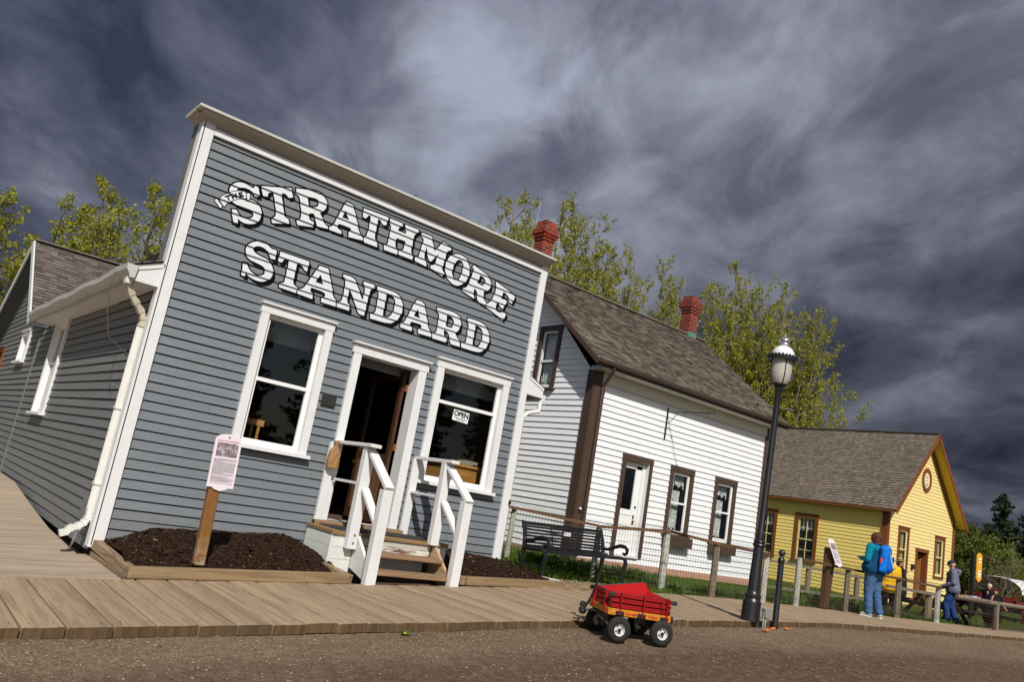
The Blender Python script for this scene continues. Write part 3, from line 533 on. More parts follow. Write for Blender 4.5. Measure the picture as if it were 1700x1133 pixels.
mPlank = wood('boardwalk_wood', (.285, .205, .13), (.39, .29, .19), 'y', 3.2, .35, .8, .55, (.13, .08, .045))
mPlankEnd = wood('boardwalk_end_grain', (.085, .052, .025), (.15, .095, .05), 'z', 4, .5, .85, .5, (.03, .03, .015))
mRamp = wood('ramp_wood', (.33, .255, .185), (.45, .36, .27), 'x', 2.6, .35, .8, .5, (.15, .11, .07))
mTimber = wood('planter_timber', (.22, .145, .075), (.34, .24, .14), 'x', 3, .5, .8, .4, (.05, .045, .02))
mTimberY = wood('planter_timber_side', (.22, .15, .09), (.34, .25, .16), 'y', 3, .5, .8, .4, (.05, .045, .02))
mTread = wood('stair_tread_wood', (.22, .135, .075), (.32, .205, .12), 'x', 4, .5, .8, .4, (.06, .035, .02))
mPostW = wood('brown_post_wood', (.085, .042, .018), (.13, .068, .03), 'z', 4, .4, .7, .4, (.07, .035, .015))
mGreyWood = wood('grey_fence_wood', (.17, .135, .095), (.27, .225, .17), 'z', 5, .7, .9, .5, (.04, .035, .02))
mRail = wood('brown_fence_rail', (.13, .065, .03), (.21, .11, .055), 'x', 5, .6, .85, .5, (.03, .02, .01))
mWhitePost = paint('peeling_white_post', (.50, .50, .43), 'z', (.2, .19, .12), .25, .15, .7, .8, .40, (.17, .16, .10))
mBlack = plain('black_paint', (.012, .012, .014), .35, .5, var=.3, bump=.2, bscale=30)
mBlackLetter = plain('black_sign_paint', (.006, .006, .007), .9, .05, var=.2, bump=0)
mWhiteLetter = paint('white_sign_paint', (.62, .63, .65), 'x', (.4, .4, .4), .05, .06, .6, .3)
mWire = plain('rusty_wire', (.10, .075, .06), .6, .4, .5, var=.4)
mRoofW = shingle_mat('cedar_shingles_pale', (.10, .082, .065), (.20, .170, .135), (.31, .27, .22))
mRoofS = shingle_mat('cedar_shingles_grey', (.09, .075, .063), (.165, .14, .12), (.24, .205, .18))
mRoofY = shingle_mat('cedar_shingles_brown', (.14, .11, .085), (.185, .15, .12), (.25, .205, .165))
mBrick = brickmat('red_brick')
mCopper = plain('green_flashing', (.10, .25, .17), .5, .4, .2, var=.3)
mMetal = plain('galvanised_metal', (.45, .46, .45), .4, .5, .8, var=.25)

# ------------------------------------------------------------------ gravel street
s = NT('gravel_street')
v1 = s.n('ShaderNodeTexVoronoi'); v1.inputs['Scale'].default_value = 52; s.l(s.tc.outputs['Object'], v1.inputs['Vector'])
v2 = s.n('ShaderNodeTexVoronoi'); v2.inputs['Scale'].default_value = 160; s.l(s.tc.outputs['Object'], v2.inputs['Vector'])
g1 = s.ramp(v1.outputs['Color'], [(0, (.085, .055, .034)), (.5, (.20, .138, .085)), (.85, (.31, .225, .145)), (1, (.55, .45, .34))])
g2 = s.ramp(v2.outputs['Color'], [(0, (.08, .055, .038)), (.6, (.19, .135, .09)), (1, (.42, .33, .23))])
bigs = s.noise(.55, 6, .62, (.35, 1, 1), .6)
gm = s.mix(.45, g1, g2)
sy = s.n('ShaderNodeSeparateXYZ'); s.l(s.tc.outputs['Object'], sy.inputs[0])
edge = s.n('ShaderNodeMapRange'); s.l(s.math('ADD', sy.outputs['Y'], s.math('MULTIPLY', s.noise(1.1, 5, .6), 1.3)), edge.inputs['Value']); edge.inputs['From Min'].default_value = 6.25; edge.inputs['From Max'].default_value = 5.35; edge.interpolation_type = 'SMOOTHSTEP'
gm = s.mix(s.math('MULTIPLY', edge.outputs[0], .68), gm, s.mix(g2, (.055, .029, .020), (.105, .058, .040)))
gm = s.mix(s.math('MULTIPLY', s.ramp(bigs, [(.45, (0, 0, 0)), (.65, (1, 1, 1))]), .45), gm, (.075, .044, .031))
grit = s.noise(9, 8, .75); gm = s.mix(s.math('MULTIPLY', s.ramp(grit, [(.45, (0, 0, 0)), (.7, (1, 1, 1))]), .40), gm, (.30, .235, .165))
moss = s.noise(2.2, 6, .7)
s.col(s.mix(s.math('MULTIPLY', s.ramp(moss, [(.6, (0, 0, 0)), (.75, (1, 1, 1))]), .30), gm, (.07, .065, .03)))
s.rough(.95, .12)
hh = s.math('ADD', s.math('MULTIPLY', v1.outputs['Distance'], .6), s.math('ADD', s.math('MULTIPLY', v2.outputs['Distance'], .3), s.math('MULTIPLY', s.noise(5, 6), .9)))
s.bump(hh, .9, .02); mGravel = s.m
def street_z(x, y):
    f = lerp_poly(FRONT, x)
    z = walkz(x) - .075 - .022*sstep(0, -1.5, y-f)
    z += .010*noise.noise(Vector((x*.8, y*.8, 0))) + .006*noise.noise(Vector((x*3, y*3, 2)))
    return z
mb = MB()
xs = [-60, -30, -14, -6] + [-3+.25*i for i in range(120)] + [28+1.5*i for i in range(20)] + [70, 100, 200, 700]
ys = [-300, -60, -20, -5, 0, 1, 1.5] + [2+.2*i for i in range(34)] + [9, 10, 11]
for j, y in enumerate(ys):
    for x in xs: mb.v.append((x, y, street_z(x, min(y, 9)) - (.02 if y > 8.9 else 0)))
nx = len(xs)
for j in range(len(ys)-1):
    for i in range(nx-1):
        mb.f.append((j*nx+i, j*nx+i+1, (j+1)*nx+i+1, (j+1)*nx+i)); mb.m.append(0); mb.r.append(.5); mb.sm.append(True)
obj('gravel_street', mb, mGravel, kind='structure')
# loose stones on the gravel
mPeb = NT('pebble'); r = mPeb.attr(); mPeb.col(mPeb.ramp(r, [(0, (.06, .038, .025)), (.55, (.16, .11, .07)), (.9, (.28, .21, .145)), (1, (.42, .35, .26))])); mPeb.rough(.85, .3)
def pebbles(name, n, fx, zf, smin, smax, mat, **kw):
    rng = random.Random(5); vs = []; fs = []; rr = []
    for i in range(n):
        x, y = fx(rng); z = zf(x, y); sz = smin + (smax-smin)*rng.random()**3; a = rng.random()*6.28; q = rng.uniform(.6, 1)
        o = len(vs)
        for (ux, uy, uz) in ((1, 0, 0), (.3, .9, 0), (-.8, .5, 0), (-.7, -.6, 0), (.4, -.8, 0), (0, 0, .75), (.2, .1, -.3)):
            ux *= rng.uniform(.7, 1.2); uy *= q
            vs.append((x+sz*(ux*math.cos(a)-uy*math.sin(a)), y+sz*(ux*math.sin(a)+uy*math.cos(a)), z+sz*uz*.8+sz*.1))
        for k in range(5): fs.append((o+k, o+(k+1) % 5, o+5)); rr.append(rng.random()) if k == 0 else rr.append(rr[-1])
    mb = MB(); mb.v = vs; mb.f = fs; mb.m = [0]*len(fs); mb.r = rr; mb.sm = [False]*len(fs)
    return obj(name, mb, mat, **kw)
def street_pt(rng):
    t = rng.random(); x = -1 + 26*t**1.6; f = lerp_poly(FRONT, x)
    return x, f - .01 - 3.0*rng.random()**1.3
pebbles('loose_gravel', 48000, street_pt, street_z, .0028, .012, mPeb.m, kind='stuff', label='loose small stones lying on the gravel street', cat='gravel')

# ------------------------------------------------------------------ boardwalk along the street
mb = MB(); x = -13.0; rng = random.Random(3)
while x < 39:
    w_ = rng.uniform(.262, .292) if x < 12 else .29
    g = rng.uniform(.009, .016); xa, xb = x+g/2, x+w_-g/2; x += w_
    za, zb = walkz(xa)+rng.uniform(-.003, .003), walkz(xb)+rng.uniform(-.003, .003)
    ja = rng.uniform(-.012, .012); fa, fb = lerp_poly(FRONT, xa)+ja, lerp_poly(FRONT, xb)+ja; ba, bb = lerp_poly(BACK, xa)+.02, lerp_poly(BACK, xb)+.02
    T = .072; r = rng.random(); cw = rng.uniform(-.004, .004)
    m_ = (xa+xb)/2; zm = (za+zb)/2+cw; fm = (fa+fb)/2; bm = (ba+bb)/2; e_ = .006
    top = [(xa, fa+.004, za-e_), (xa+.008, fa+.004, za), (m_, fm, zm), (xb-.008, fb+.004, zb), (xb, fb+.004, zb-e_)]
    tb = [(xa, ba, za-e_), (xa+.008, ba, za), (m_, bm, zm), (xb-.008, bb, zb), (xb, bb, zb-e_)]
    o = len(mb.v); mb.add(top+tb, [(i, i+1, i+6, i+5) for i in range(4)], 0, r)
    mb.add([(xa, fa, za-T), (xb, fb, zb-T), (xb, fb+.004, zb-e_), (xb-.008, fb+.004, zb), (m_, fm, zm), (xa+.008, fa+.004, za), (xa, fa+.004, za-e_)], [(0, 1, 2, 3, 4, 5, 6)], 1, r)
    mb.add([(xa, fa, za-T), (xa, fa+.004, za-e_), (xa, ba, za-e_), (xa, ba, za-T), (xb, fb, zb-T), (xb, fb+.004, zb-e_), (xb, bb, zb-e_), (xb, bb, zb-T)], [(0, 1, 2, 3), (7, 6, 5, 4), (1, 5, 6, 2) if False else (3, 2, 6, 7)], 0, r)
    if x < 14:
        for yy in (fa+.10, fa+.16, (fa+ba)/2, ba-.12):
            for xx in (xa+.05, xb-.05):
                if rng.random() < .8: mb.lathe([(.0045, 0), (.0045, .002)], (xx+rng.uniform(-.01, .01), yy+rng.uniform(-.02, .02), walkz(xx)+.0005), 6, 2, r=.5)
mNail = plain('nail_heads', (.03, .02, .015), .6, .4, .5)
obj('boardwalk', mb, [mPlank, mPlankEnd, mNail], kind='structure')
# ramp up the side of the store
RZ = [(7.74, 0), (9.3, -.005), (10.9, .03), (12.4, .13), (14.2, .27), (16.7, .28), (30, .30)]
def rampz(x, y): return walkz(x) + lerp_poly(RZ, y) + .003
mb = MB(); y = 7.745
while y < 27:
    w_ = rng.uniform(.27, .30) if y > 8.0 else .30
    x = 2.02 if y > 9.02 else 2.12
    xe = -7 - rng.random()*2; pts = [x]
    while pts[-1] > xe: pts.append(pts[-1]-rng.uniform(2.6, 4.2))
    for a, b in zip(pts[:-1], pts[1:]):
        n = 3; r = rng.random(); y0, y1 = y+.003, y+w_-.003
        sl = (.05 if y < 8.2 else 0)
        vs = []
        for i in range(n+1):
            xx = a+(b-a)*i/n
            if i == 0 and b != pts[1]: xx -= .003
            vs += [(xx, y0, rampz(xx, y0)-.03), (xx, y0, rampz(xx, y0)), (xx, y1, rampz(xx, y1)), (xx, y1, rampz(xx, y1)-.03)]
        fs = []
        for i in range(n):
            q = i*4; fs += [(q+0, q+1, q+5, q+4), (q+1, q+2, q+6, q+5), (q+2, q+3, q+7, q+6)]
        fs += [(0, 1, 2, 3)]
        mb.add(vs, fs, 0, r)
    y += w_
obj('side_ramp', mb, mRamp, kind='structure')

# ------------------------------------------------------------------ lawn sheet and grass
s = NT('lawn_ground'); a = s.noise(3, 6, .65); b = s.noise(.4, 5)
s.col(s.mix(s.math('MULTIPLY', b, .6), s.ramp(a, [(.3, (.030, .038, .008)), (.7, (.070, .10, .014))]), (.085, .10, .02))); s.rough(.95, .1); s.bump(s.noise(25, 6), .8, .03); mLawn = s.m
mb = MB(); xs = [-300, -60, -20, -6, 0, 2.06, 2.3] + [7.0+.5*i for i in range(50)] + [34, 40, 50, 70, 110, 200, 800]; ys = ['b'] + [9.05, 9.3, 9.6, 10, 10.4, 10.9, 11.5, 12, 13, 15, 18, 25, 40, 80, 160, 900]
for y in ys:
    for x in xs:
        yy = (lerp_poly(BACK, x) + .01) if y == 'b' else y
        z = lawnz(x, yy) if x > 6.9 else walkz(x)-.25
        if y == 'b' and x < 7.0: yy = 8.9
        mb.v.append((x, yy, z - (0 if yy < 60 else .3)))
nx = len(xs)
for j in range(len(ys)-1):
    for i in range(nx-1): mb.f.append((j*nx+i, j*nx+i+1, (j+1)*nx+i+1, (j+1)*nx+i)); mb.m.append(0); mb.r.append(.5); mb.sm.append(True)
obj('lawn_ground', mb, mLawn, kind='structure')

mGrass = leafmat('grass_blades', (.045, .085, .008), (.125, .20, .020), .3)
mPlant = leafmat('leafy_plants', (.035, .085, .012), (.11, .21, .030), .3)
def blades(name, spots, mat, **kw):
    """spots: (x, y, z, height, lean, width, n)"""
    rng = random.Random(8); V = []; Fc = []; rr = []
    for (x, y, z, h, w_) in spots:
        a = rng.random()*6.28; l = h*rng.uniform(.1, .75); b = rng.random()*6.28; o = len(V); dx, dy = math.cos(a)*w_, math.sin(a)*w_; lx, ly = math.cos(b)*l, math.sin(b)*l
        V += [(x-dx, y-dy, z), (x+dx, y+dy, z), (x+dx*.9+lx*.35, y+dy*.9+ly*.35, z+h*.6), (x-dx*.9+lx*.35, y-dy*.9+ly*.35, z+h*.6), (x+lx, y+ly, z+h*rng.uniform(.8, 1))]
        Fc += [(0+o, 1+o, 2+o, 3+o), (3+o, 2+o, 4+o)]; q = rng.random(); rr += [q, q]
    mb = MB(); mb.v = V; mb.f = Fc; mb.m = [0]*len(Fc); mb.r = rr; mb.sm = [False]*len(Fc)
    return obj(name, mb, mat, **kw)
rng = random.Random(21); sp_ = []
def covered(x, y):
    return (12.05 < x < 18.6 and y > 12.15) or (x < 10.3 and 8.05 < y < 8.85 and x > 7.3) or (y < 8.95 and x < 7.45)
for i in range(26000):
    x = 7.4 + 20*rng.random()**1.25; yb = lerp_poly(BACK, x); y = yb + .02 + (12.4-yb)*rng.random()**1.1
    if covered(x, y) or noise.noise(Vector((x*1.1, y*1.1, 4))) < -.33: continue
    sp_.append((x, y, lawnz(x, y)-.005, rng.uniform(.04, .12)*(1+.7*noise.noise(Vector((x, y, 0)))), rng.uniform(.003, .007)))
for i in range(6000):
    x = 24 + 50*rng.random(); y = 9.4 + 8*rng.random(); sp_.append((x, y, lawnz(x, y)-.01, rng.uniform(.05, .14), rng.uniform(.01, .02)))
blades('grass', sp_, mGrass, kind='stuff', label='short green grass in front of the white house and beyond the fence', cat='grass')
# leafy plants along the fence: clumps
def clump(name, x, y, h, rx, ry, n, label, group, seed, mat=mPlant, w0=.010):
    rng = random.Random(seed); V = []; Fc = []; rr = []; z0 = lawnz(x, y)-.02
    for i in range(n):
        bx = rng.gauss(0, .35)*rx; by = rng.gauss(0, .35)*ry; a = math.atan2(by, bx)+rng.uniform(-.8, .8); out = rng.uniform(.15, .8)*h; hh_ = h*rng.uniform(.45, 1)
        w_ = w0*rng.uniform(.7, 1.6); o = len(V); px, py = -math.sin(a)*w_, math.cos(a)*w_
        for t, ww in ((0, .4), (.35, 1), (.7, .9), (1, .05)):
            cx, cy = x+bx+math.cos(a)*out*t*t, y+by+math.sin(a)*out*t*t; cz = z0+hh_*(t-.25*t*t*rng.uniform(.2, 1.6))
            V += [(cx-px*ww, cy-py*ww, cz), (cx+px*ww, cy+py*ww, cz)]
        for k in range(3): Fc.append((o+2*k, o+2*k+1, o+2*k+3, o+2*k+2)); rr.append(rng.random())
    mb = MB(); mb.v = V; mb.f = Fc; mb.m = [0]*len(Fc); mb.r = rr; mb.sm = [False]*len(Fc)
    return obj(name, mb, mat, origin=(x, y, z0), label=label, cat='plant', group=group)
cl = [(8.95, 9.75, .36, .5, .3, 420, 'tall dark leafy plant seen under the left half of the black bench', 1), (9.7, 9.55, .34, .45, .3, 380, 'leafy green plant behind the middle of the black bench', 2), (10.55, 9.35, .40, .5, .32, 460, 'bushy green plant just right of the black bench end', 3),
      (11.25, 8.95, .22, .5, .22, 240, 'low yellow green plant between the bench plant and the thick peeling fence post', 4), (12.55, 9.0, .26, .6, .22, 320, 'green plant left of the dark peeling fence post by the walk', 5), (13.5, 9.1, .22, .6, .2, 260, 'green plant between the dark peeling fence post and the lamp post', 6), (14.3, 9.0, .24, .55, .2, 260, 'low green plant behind the lamp post', 7),
      (15.1, 9.25, .30, .6, .3, 240, 'green plant behind the bollard under the yellow house wall', 8), (16.6, 9.1, .42, .6, .3, 420, 'tall bright green plant between the brown sign post and the grey fence post', 9), (17.6, 9.05, .40, .5, .3, 340, 'green plant left of the legs of the person with the blue backpack', 10), (19.3, 9.0, .38, .6, .3, 320, 'green plant right of the legs of the person with the blue backpack', 11), (20.4, 9.1, .30, .5, .3, 220, 'green plant under the rail beside the person in the yellow jacket', 12), (22.6, 9.2, .22, .7, .3, 220, 'short weeds under the rail left of the man in the grey hoodie', 13)]
for x, y, h, rx, ry, n, lb, sd_ in cl: clump('leafy_plant', x, y, h, rx, ry, n, lb, 'plants growing along the fence', sd_)
# dandelion at the walk edge
mYel = plain('dandelion_flower', (.8, .5, .02), .6, .3)
t = empty('dandelion', (3.95, 5.86, street_z(3.95, 5.86)), 'small dandelion with one yellow flower growing against the boardwalk edge', 'weed')
mb = MB(); o0 = WO[t.name]
for i in range(13):
    a = i*.5+.2; l = random.uniform(.05, .10); h = random.uniform(.015, .05); c, s_ = math.cos(a), math.sin(a); w_ = .010
    p = [Vector(o0), Vector(o0)+Vector((c*l*.5, s_*l*.5, h)), Vector(o0)+Vector((c*l, s_*l, h*.6))]
    sd2 = Vector((-s_*w_, c*w_, 0)); mb.add([p[0]-sd2*.3, p[0]+sd2*.3, p[1]+sd2, p[1]-sd2, p[2]], [(0, 1, 2, 3), (3, 2, 4)])
obj('leaves', mb, mPlant, t)
mb = MB(); mb.lathe([(.002, 0), (.014, .008), (.012, .016), (.002, .018)], (o0[0]-.01, o0[1]-.02, o0[2]+.012), 10); obj('flower', mb, mYel, t)
# ================================================================== grey store
random.seed(5); rngS = random.Random(77)
st = empty('grey_store', (2.1, 9.0, -1.25), 'grey clapboard store with a false front lettered STRATHMORE STANDARD in white', 'building')
FF = Frame((0, 9.0, 0), (1, 0, 0), (0, -1, 0)); FL = Frame((2.1, 0, 0), (0, 1, 0), (-1, 0, 0))
EX = .104; ZR = -1.06 - EX*2
doorh = (4.55, 5.53, -.62, 1.56); w1 = (3.22, 4.15, .10, 1.77); w2 = (5.76, 7.04, .06, 1.74)
hole = lambda w_, t: (w_[0]+t-.035, w_[1]-t+.035, w_[2]+.01, w_[3]-t+.035)
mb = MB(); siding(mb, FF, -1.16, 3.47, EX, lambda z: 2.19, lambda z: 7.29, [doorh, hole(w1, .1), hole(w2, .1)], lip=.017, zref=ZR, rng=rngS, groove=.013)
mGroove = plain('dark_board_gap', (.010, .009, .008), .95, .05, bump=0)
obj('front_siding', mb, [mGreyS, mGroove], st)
# left side wall with the rear wing gable
def gl(z): return 9.05
def gr(z):
    if z < 1.78: return 24.0
    return 24.0 - (z-1.2)/.48*1.0 if False else 19.3 + max(0.0, (3.60-z))/.46
def gl2(z): return 16.5 + max(0, z-1.72)/.648
sw = (13.85, 14.95, .08, 1.64); rw = (17.75, 18.75, 1.02, 1.66); rw2 = (21.2, 22.2, .5, 1.46)
mb = MB()
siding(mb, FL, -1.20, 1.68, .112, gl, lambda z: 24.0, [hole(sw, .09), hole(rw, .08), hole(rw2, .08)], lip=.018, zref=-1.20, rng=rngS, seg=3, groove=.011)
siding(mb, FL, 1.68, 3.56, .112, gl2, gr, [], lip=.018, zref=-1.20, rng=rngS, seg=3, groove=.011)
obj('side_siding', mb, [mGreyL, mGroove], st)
mb = MB(); FL.box(mb, 16.48, 16.56, 0, .03, -1.2, 1.72); obj('seam_board', mb, mGreyL, st)
mb = MB(); mb.box(2.12, 7.33, 9.02, 9.16, -1.75, -1.14); mb.box(2.13, 2.3, 9.15, 24, -1.75, -1.18); mb.box(7.33, 7.35, 9.02, 24, -1.5, 1.8); obj('foundation', mb, plain('dark_foundation', (.03, .024, .02), .9, .2), st)
# right wall siding (seen edge on)
FR = Frame((7.34, 0, 0), (0, 1, 0), (1, 0, 0)); mb = MB(); siding(mb, FR, -1.1, 1.75, .112, lambda z: 9.1, lambda z: 22.0, [], lip=.018, rng=rngS); siding(mb, FR, 1.7, 3.5, .3, lambda z: 9.04, lambda z: 9.30, [], lip=.004, rng=rngS)
obj('right_siding', mb, mGreyL, st)
# corner boards
for nm, b in (('corner_board', (2.075, 2.20, 8.955, 8.995, -1.14, 3.66)), ('corner_board', (7.27, 7.385, 8.955, 8.995, -1.0, 3.66)), ('corner_board', (2.055, 2.094, 8.955, 9.10, -1.16, 3.66)), ('corner_board', (7.366, 7.40, 8.996, 9.32, -1.0, 3.66))):
    mb = MB(); mb.box(*b); obj(nm, mb, mWhiteTrim, st, bevel=.004)
mb = MB(); mb.box(2.10, 7.37, 9.28, 9.31, 1.4, 3.62); mb.box(2.058, 2.094, 9.10, 9.31, 1.80, 3.66); obj('parapet_back', mb, mGreyL, st)
# cornice
mb = MB(); mb.box(2.20, 4.62, 8.952, 8.99, 3.465, 3.545); mb.box(4.624, 7.27, 8.954, 8.99, 3.463, 3.543); obj('top_trim', mb, mWhiteTrimX, st)
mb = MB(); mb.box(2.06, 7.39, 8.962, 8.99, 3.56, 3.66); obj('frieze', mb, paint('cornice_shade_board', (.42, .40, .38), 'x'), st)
mb = MB()
prof = [(8.955, 3.575), (8.945, 3.60), (8.91, 3.63), (8.86, 3.648), (8.82, 3.652), (8.82, 3.668), (8.955, 3.668)]
mb.prism([(2.0, y, z) for y, z in prof], (5.40, 0, 0)); mb.prism([(2.053-(8.955-y)*.8 if False else 2.05-(8.955-y)*.75, 8.952, z) for y, z in prof], (0, .34, 0)); obj('cove_moulding', mb, paint('cornice_tan', (.44, .40, .34), 'x', (.25, .2, .13), .15), st)
mb = MB(); mb.box(1.945, 4.9, 8.80, 9.34, 3.670, 3.702, r=.2); mb.box(4.904, 7.40, 8.80, 9.34, 3.670, 3.702, r=.8); obj('cornice_cap', mb, paint('cornice_cap_paint', (.55, .55, .50), 'x', (.2, .2, .12), .2), st, bevel=.003)
mb = MB(); mb.tube([(5.02, 9.25, 3.69), (5.05, 9.25, 3.93)], .006, 6); obj('lightning_rod', mb, mBlack, st)
# windows of the front
window(FF, st, *w1, .10, mWhiteTrim, mSash, mGlass, rail=.90, sash=.05, proud=.05)
window(FF, st, *w2, .11, mWhiteTrim, mSash, mGlass, rail=1.18, sash=.05, proud=.05)
# side windows
window(FL, st, *sw, .09, mWhiteTrim, mSash, mGlass, rail=.92, proud=.05)
window(FL, st, *rw, .08, mWhiteTrim, mSash, mGlass, munu=(18.1, 18.4), proud=.05)
window(FL, st, *rw2, .08, mRust, mCopper, mGlass, proud=.05)
for hs in (sw,):
    mb = MB(); FL.box(mb, hs[0]+.2, hs[0]+.35, -.12, -.10, hs[2]+.1, .85); FL.box(mb, hs[0]+.45, hs[0]+.6, -.12, -.10, hs[2]+.1, .85); obj('blind', mb, mSash, st)
# door frame, opening and leaf
mb = MB(); B = FF.box
B(mb, 4.49, 4.60, 0, .055, -.60, 1.50); B(mb, 5.48, 5.60, 0, .055, -.60, 1.50); B(mb, 4.47, 5.62, 0, .060, 1.50, 1.62); B(mb, 4.45, 5.64, 0, .10, 1.62, 1.642)
reveal(mb, FF, 4.60, 5.48, -.58, 1.50, .053, -.16); fd = obj('door_frame', mb, mWhiteTrim, st, bevel=.003)
mb = MB(); B(mb, 4.42, 5.68, -.10, .11, -.645, -.585); obj('threshold', mb, mTread, fd, bevel=.008)
mDoor = wood('shaded_brown_door', (.055, .024, .012), (.075, .034, .017), 'z', 5, .2, .5, .3, (.05, .02, .01), False)  # frame brown darkened: shade on the open leaf put into the colour
mb = MB(); x = 5.44
mb.box(x-.045, x, 9.17, 9.25, -.56, 1.46); mb.box(x-.045, x, 9.97, 10.05, -.56, 1.46); mb.box(x-.045, x, 9.25, 9.97, -.56, -.42); mb.box(x-.045, x, 9.25, 9.97, .26, .34); mb.box(x-.045, x, 9.25, 9.97, 1.34, 1.46)
dr = obj('door', mb, mDoor, st)
mb = MB()
for i in range(12): mb.box(x-.034-.003*(i % 2), x-.012, 9.25+i*.06, 9.25+i*.06+.056, -.42, .26)
obj('beadboard_panel', mb, wood('sunlit_beadboard', (.15, .075, .035), (.19, .10, .05), 'z', 5, .2, .5, .3, (.05, .02, .01), False), dr)  # panel browner and lighter than the frame: sunlight put into the colour
mb = MB(); mb.box(x-.025, x-.02, 9.25, 9.97, .34, 1.34); obj('door_pane', mb, mGlass, dr)
mb = MB(); mb.tube([(x-.045, 10.0, .18), (x-.10, 10.0, .18)], [.012, .028], 10); obj('door_knob', mb, plain('brass', (.5, .3, .1), .35, .5, 1), dr)
mb = MB()
for z in (-.3, .4, 1.2): mb.box(x-.004, x+.02, 9.12, 9.17, z, z+.09)
obj('hinge', mb, plain('rusty_hinge', (.25, .08, .03), .6), dr)
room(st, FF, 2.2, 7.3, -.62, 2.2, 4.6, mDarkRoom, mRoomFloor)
# dark fabric shade behind the sash of the left side window etc. is left to the room
# downspout on the left corner
mWhiteM = plain('white_gutter_metal', (.68, .67, .63), .35, .5, .0, var=.12, bump=.1)
mGut = plain('gutter_face', (.50, .49, .46), .4, .5, 0, var=.2, bump=.12)
mb = MB()
def rect_tube(mb, pts, w_, d_, side):
    vs = []; k = len(pts)
    for i, p in enumerate(pts):
        p = Vector(p); d = (Vector(pts[min(i+1, k-1)])-Vector(pts[max(i-1, 0)])).normalized(); a = Vector(side).normalized(); b = d.cross(a).normalized()
        vs += [p-a*w_/2-b*d_/2, p+a*w_/2-b*d_/2, p+a*w_/2+b*d_/2, p-a*w_/2+b*d_/2]
    fs = []
    for i in range(k-1):
        for j in range(4): fs.append((i*4+j, i*4+(j+1) % 4, i*4+4+(j+1) % 4, i*4+4+j))
    fs += [(3, 2, 1, 0), (k*4-4, k*4-3, k*4-2, k*4-1)]
    mb.add(vs, fs)
rect_tube(mb, [(2.035, 9.16, 1.18), (2.035, 9.16, -.86)], .085, .06, (0, 1, 0))
for i in range(6): mb.box(2.00, 2.07, 9.112+.014*i, 9.120+.014*i, -.8, 1.15) if i in (1, 4) else None
ds = obj('downspout', mb, mWhiteM, st, bevel=.006)
mb = MB(); pts = []
for i in range(9): a = i/8*1.25; pts.append((2.035-.22*(1-math.cos(a)), 9.15-.02*i/8, -.86-.16*math.sin(a)))
pts += [(1.86, 9.12, -1.05), (1.80, 9.11, -1.07)]
for i, p in enumerate(pts[:-3]):
    q = pts[i+1]; rect_tube(mb, [p, ((p[0]+q[0])/2, (p[1]+q[1])/2, (p[2]+q[2])/2), q], .088 if i % 2 else .076, .063 if i % 2 else .052, (0, 1, 0))
rect_tube(mb, pts[-4:], .085, .06, (0, 1, 0)); obj('elbow', mb, mWhiteM, ds)
mRustW = paint('rust_stained_gutter', (.55, .50, .40), 'n', (.30, .13, .04), .3, .1, .5, .2, .30, (.28, .12, .035))
mb = MB(); pts = []
for i in range(13):
    t = i/12; pts.append((1.80 + .235*sstep(.1, .85, t), 9.06+.09*sstep(0, 1, t), 1.60-.44*t))
for i, p in enumerate(pts[:-1]):
    q = pts[i+1]; rect_tube(mb, [p, ((p[0]+q[0])/2, (p[1]+q[1])/2, (p[2]+q[2])/2), q], .090 if i % 2 else .078, .064 if i % 2 else .052, (0, 1, 0))
obj('elbow', mb, mRustW, ds)
for z in (.25, -.55):
    mb = MB(); mb.box(1.995, 2.085, 9.105, 9.215, z, z+.03); obj('strap', mb, mWhiteM, ds)
# eave, fascia and gutter on the left
FE = 1.93
mb = MB(); mb.box(1.83, 2.11, 9.0, 15.6, 1.60, 1.625); mb.box(1.815, 1.835, 9.0, 15.6, 1.60, 1.76); obj('soffit', mb, mWhiteTrimX, st)
mb = MB(); g = [(1.815, 1.755), (1.80, 1.62), (1.755, 1.615), (1.735, 1.66), (1.705, 1.70), (1.70, 1.76), (1.712, 1.76), (1.716, 1.705), (1.745, 1.668), (1.762, 1.63), (1.797, 1.632), (1.805, 1.755)]
k = 14; y0, y1 = 8.93, 15.7
for i in range(k):
    a, b = y0+(y1-y0)*i/k, y0+(y1-y0)*(i+1)/k; w0, w1_ = .012*math.sin(i*1.7), .012*math.sin((i+1)*1.7)
    n = len(g); mb.add([(x-w0*.4, a, z+w0) for x, z in g]+[(x-w1_*.4, b, z+w1_) for x, z in g], [(j, (j+1) % n, (j+1) % n+n, j+n) for j in range(n)], 0, .5)
mb.prism([(x, y0+.001, z) for x, z in g[:6]], (0, .004, 0)); obj('gutter', mb, mGut, st)
mb = MB(); mb.box(1.74, 1.80, 8.99, 9.10, 1.56, 1.63); obj('gutter_outlet', mb, mWhiteM, st)
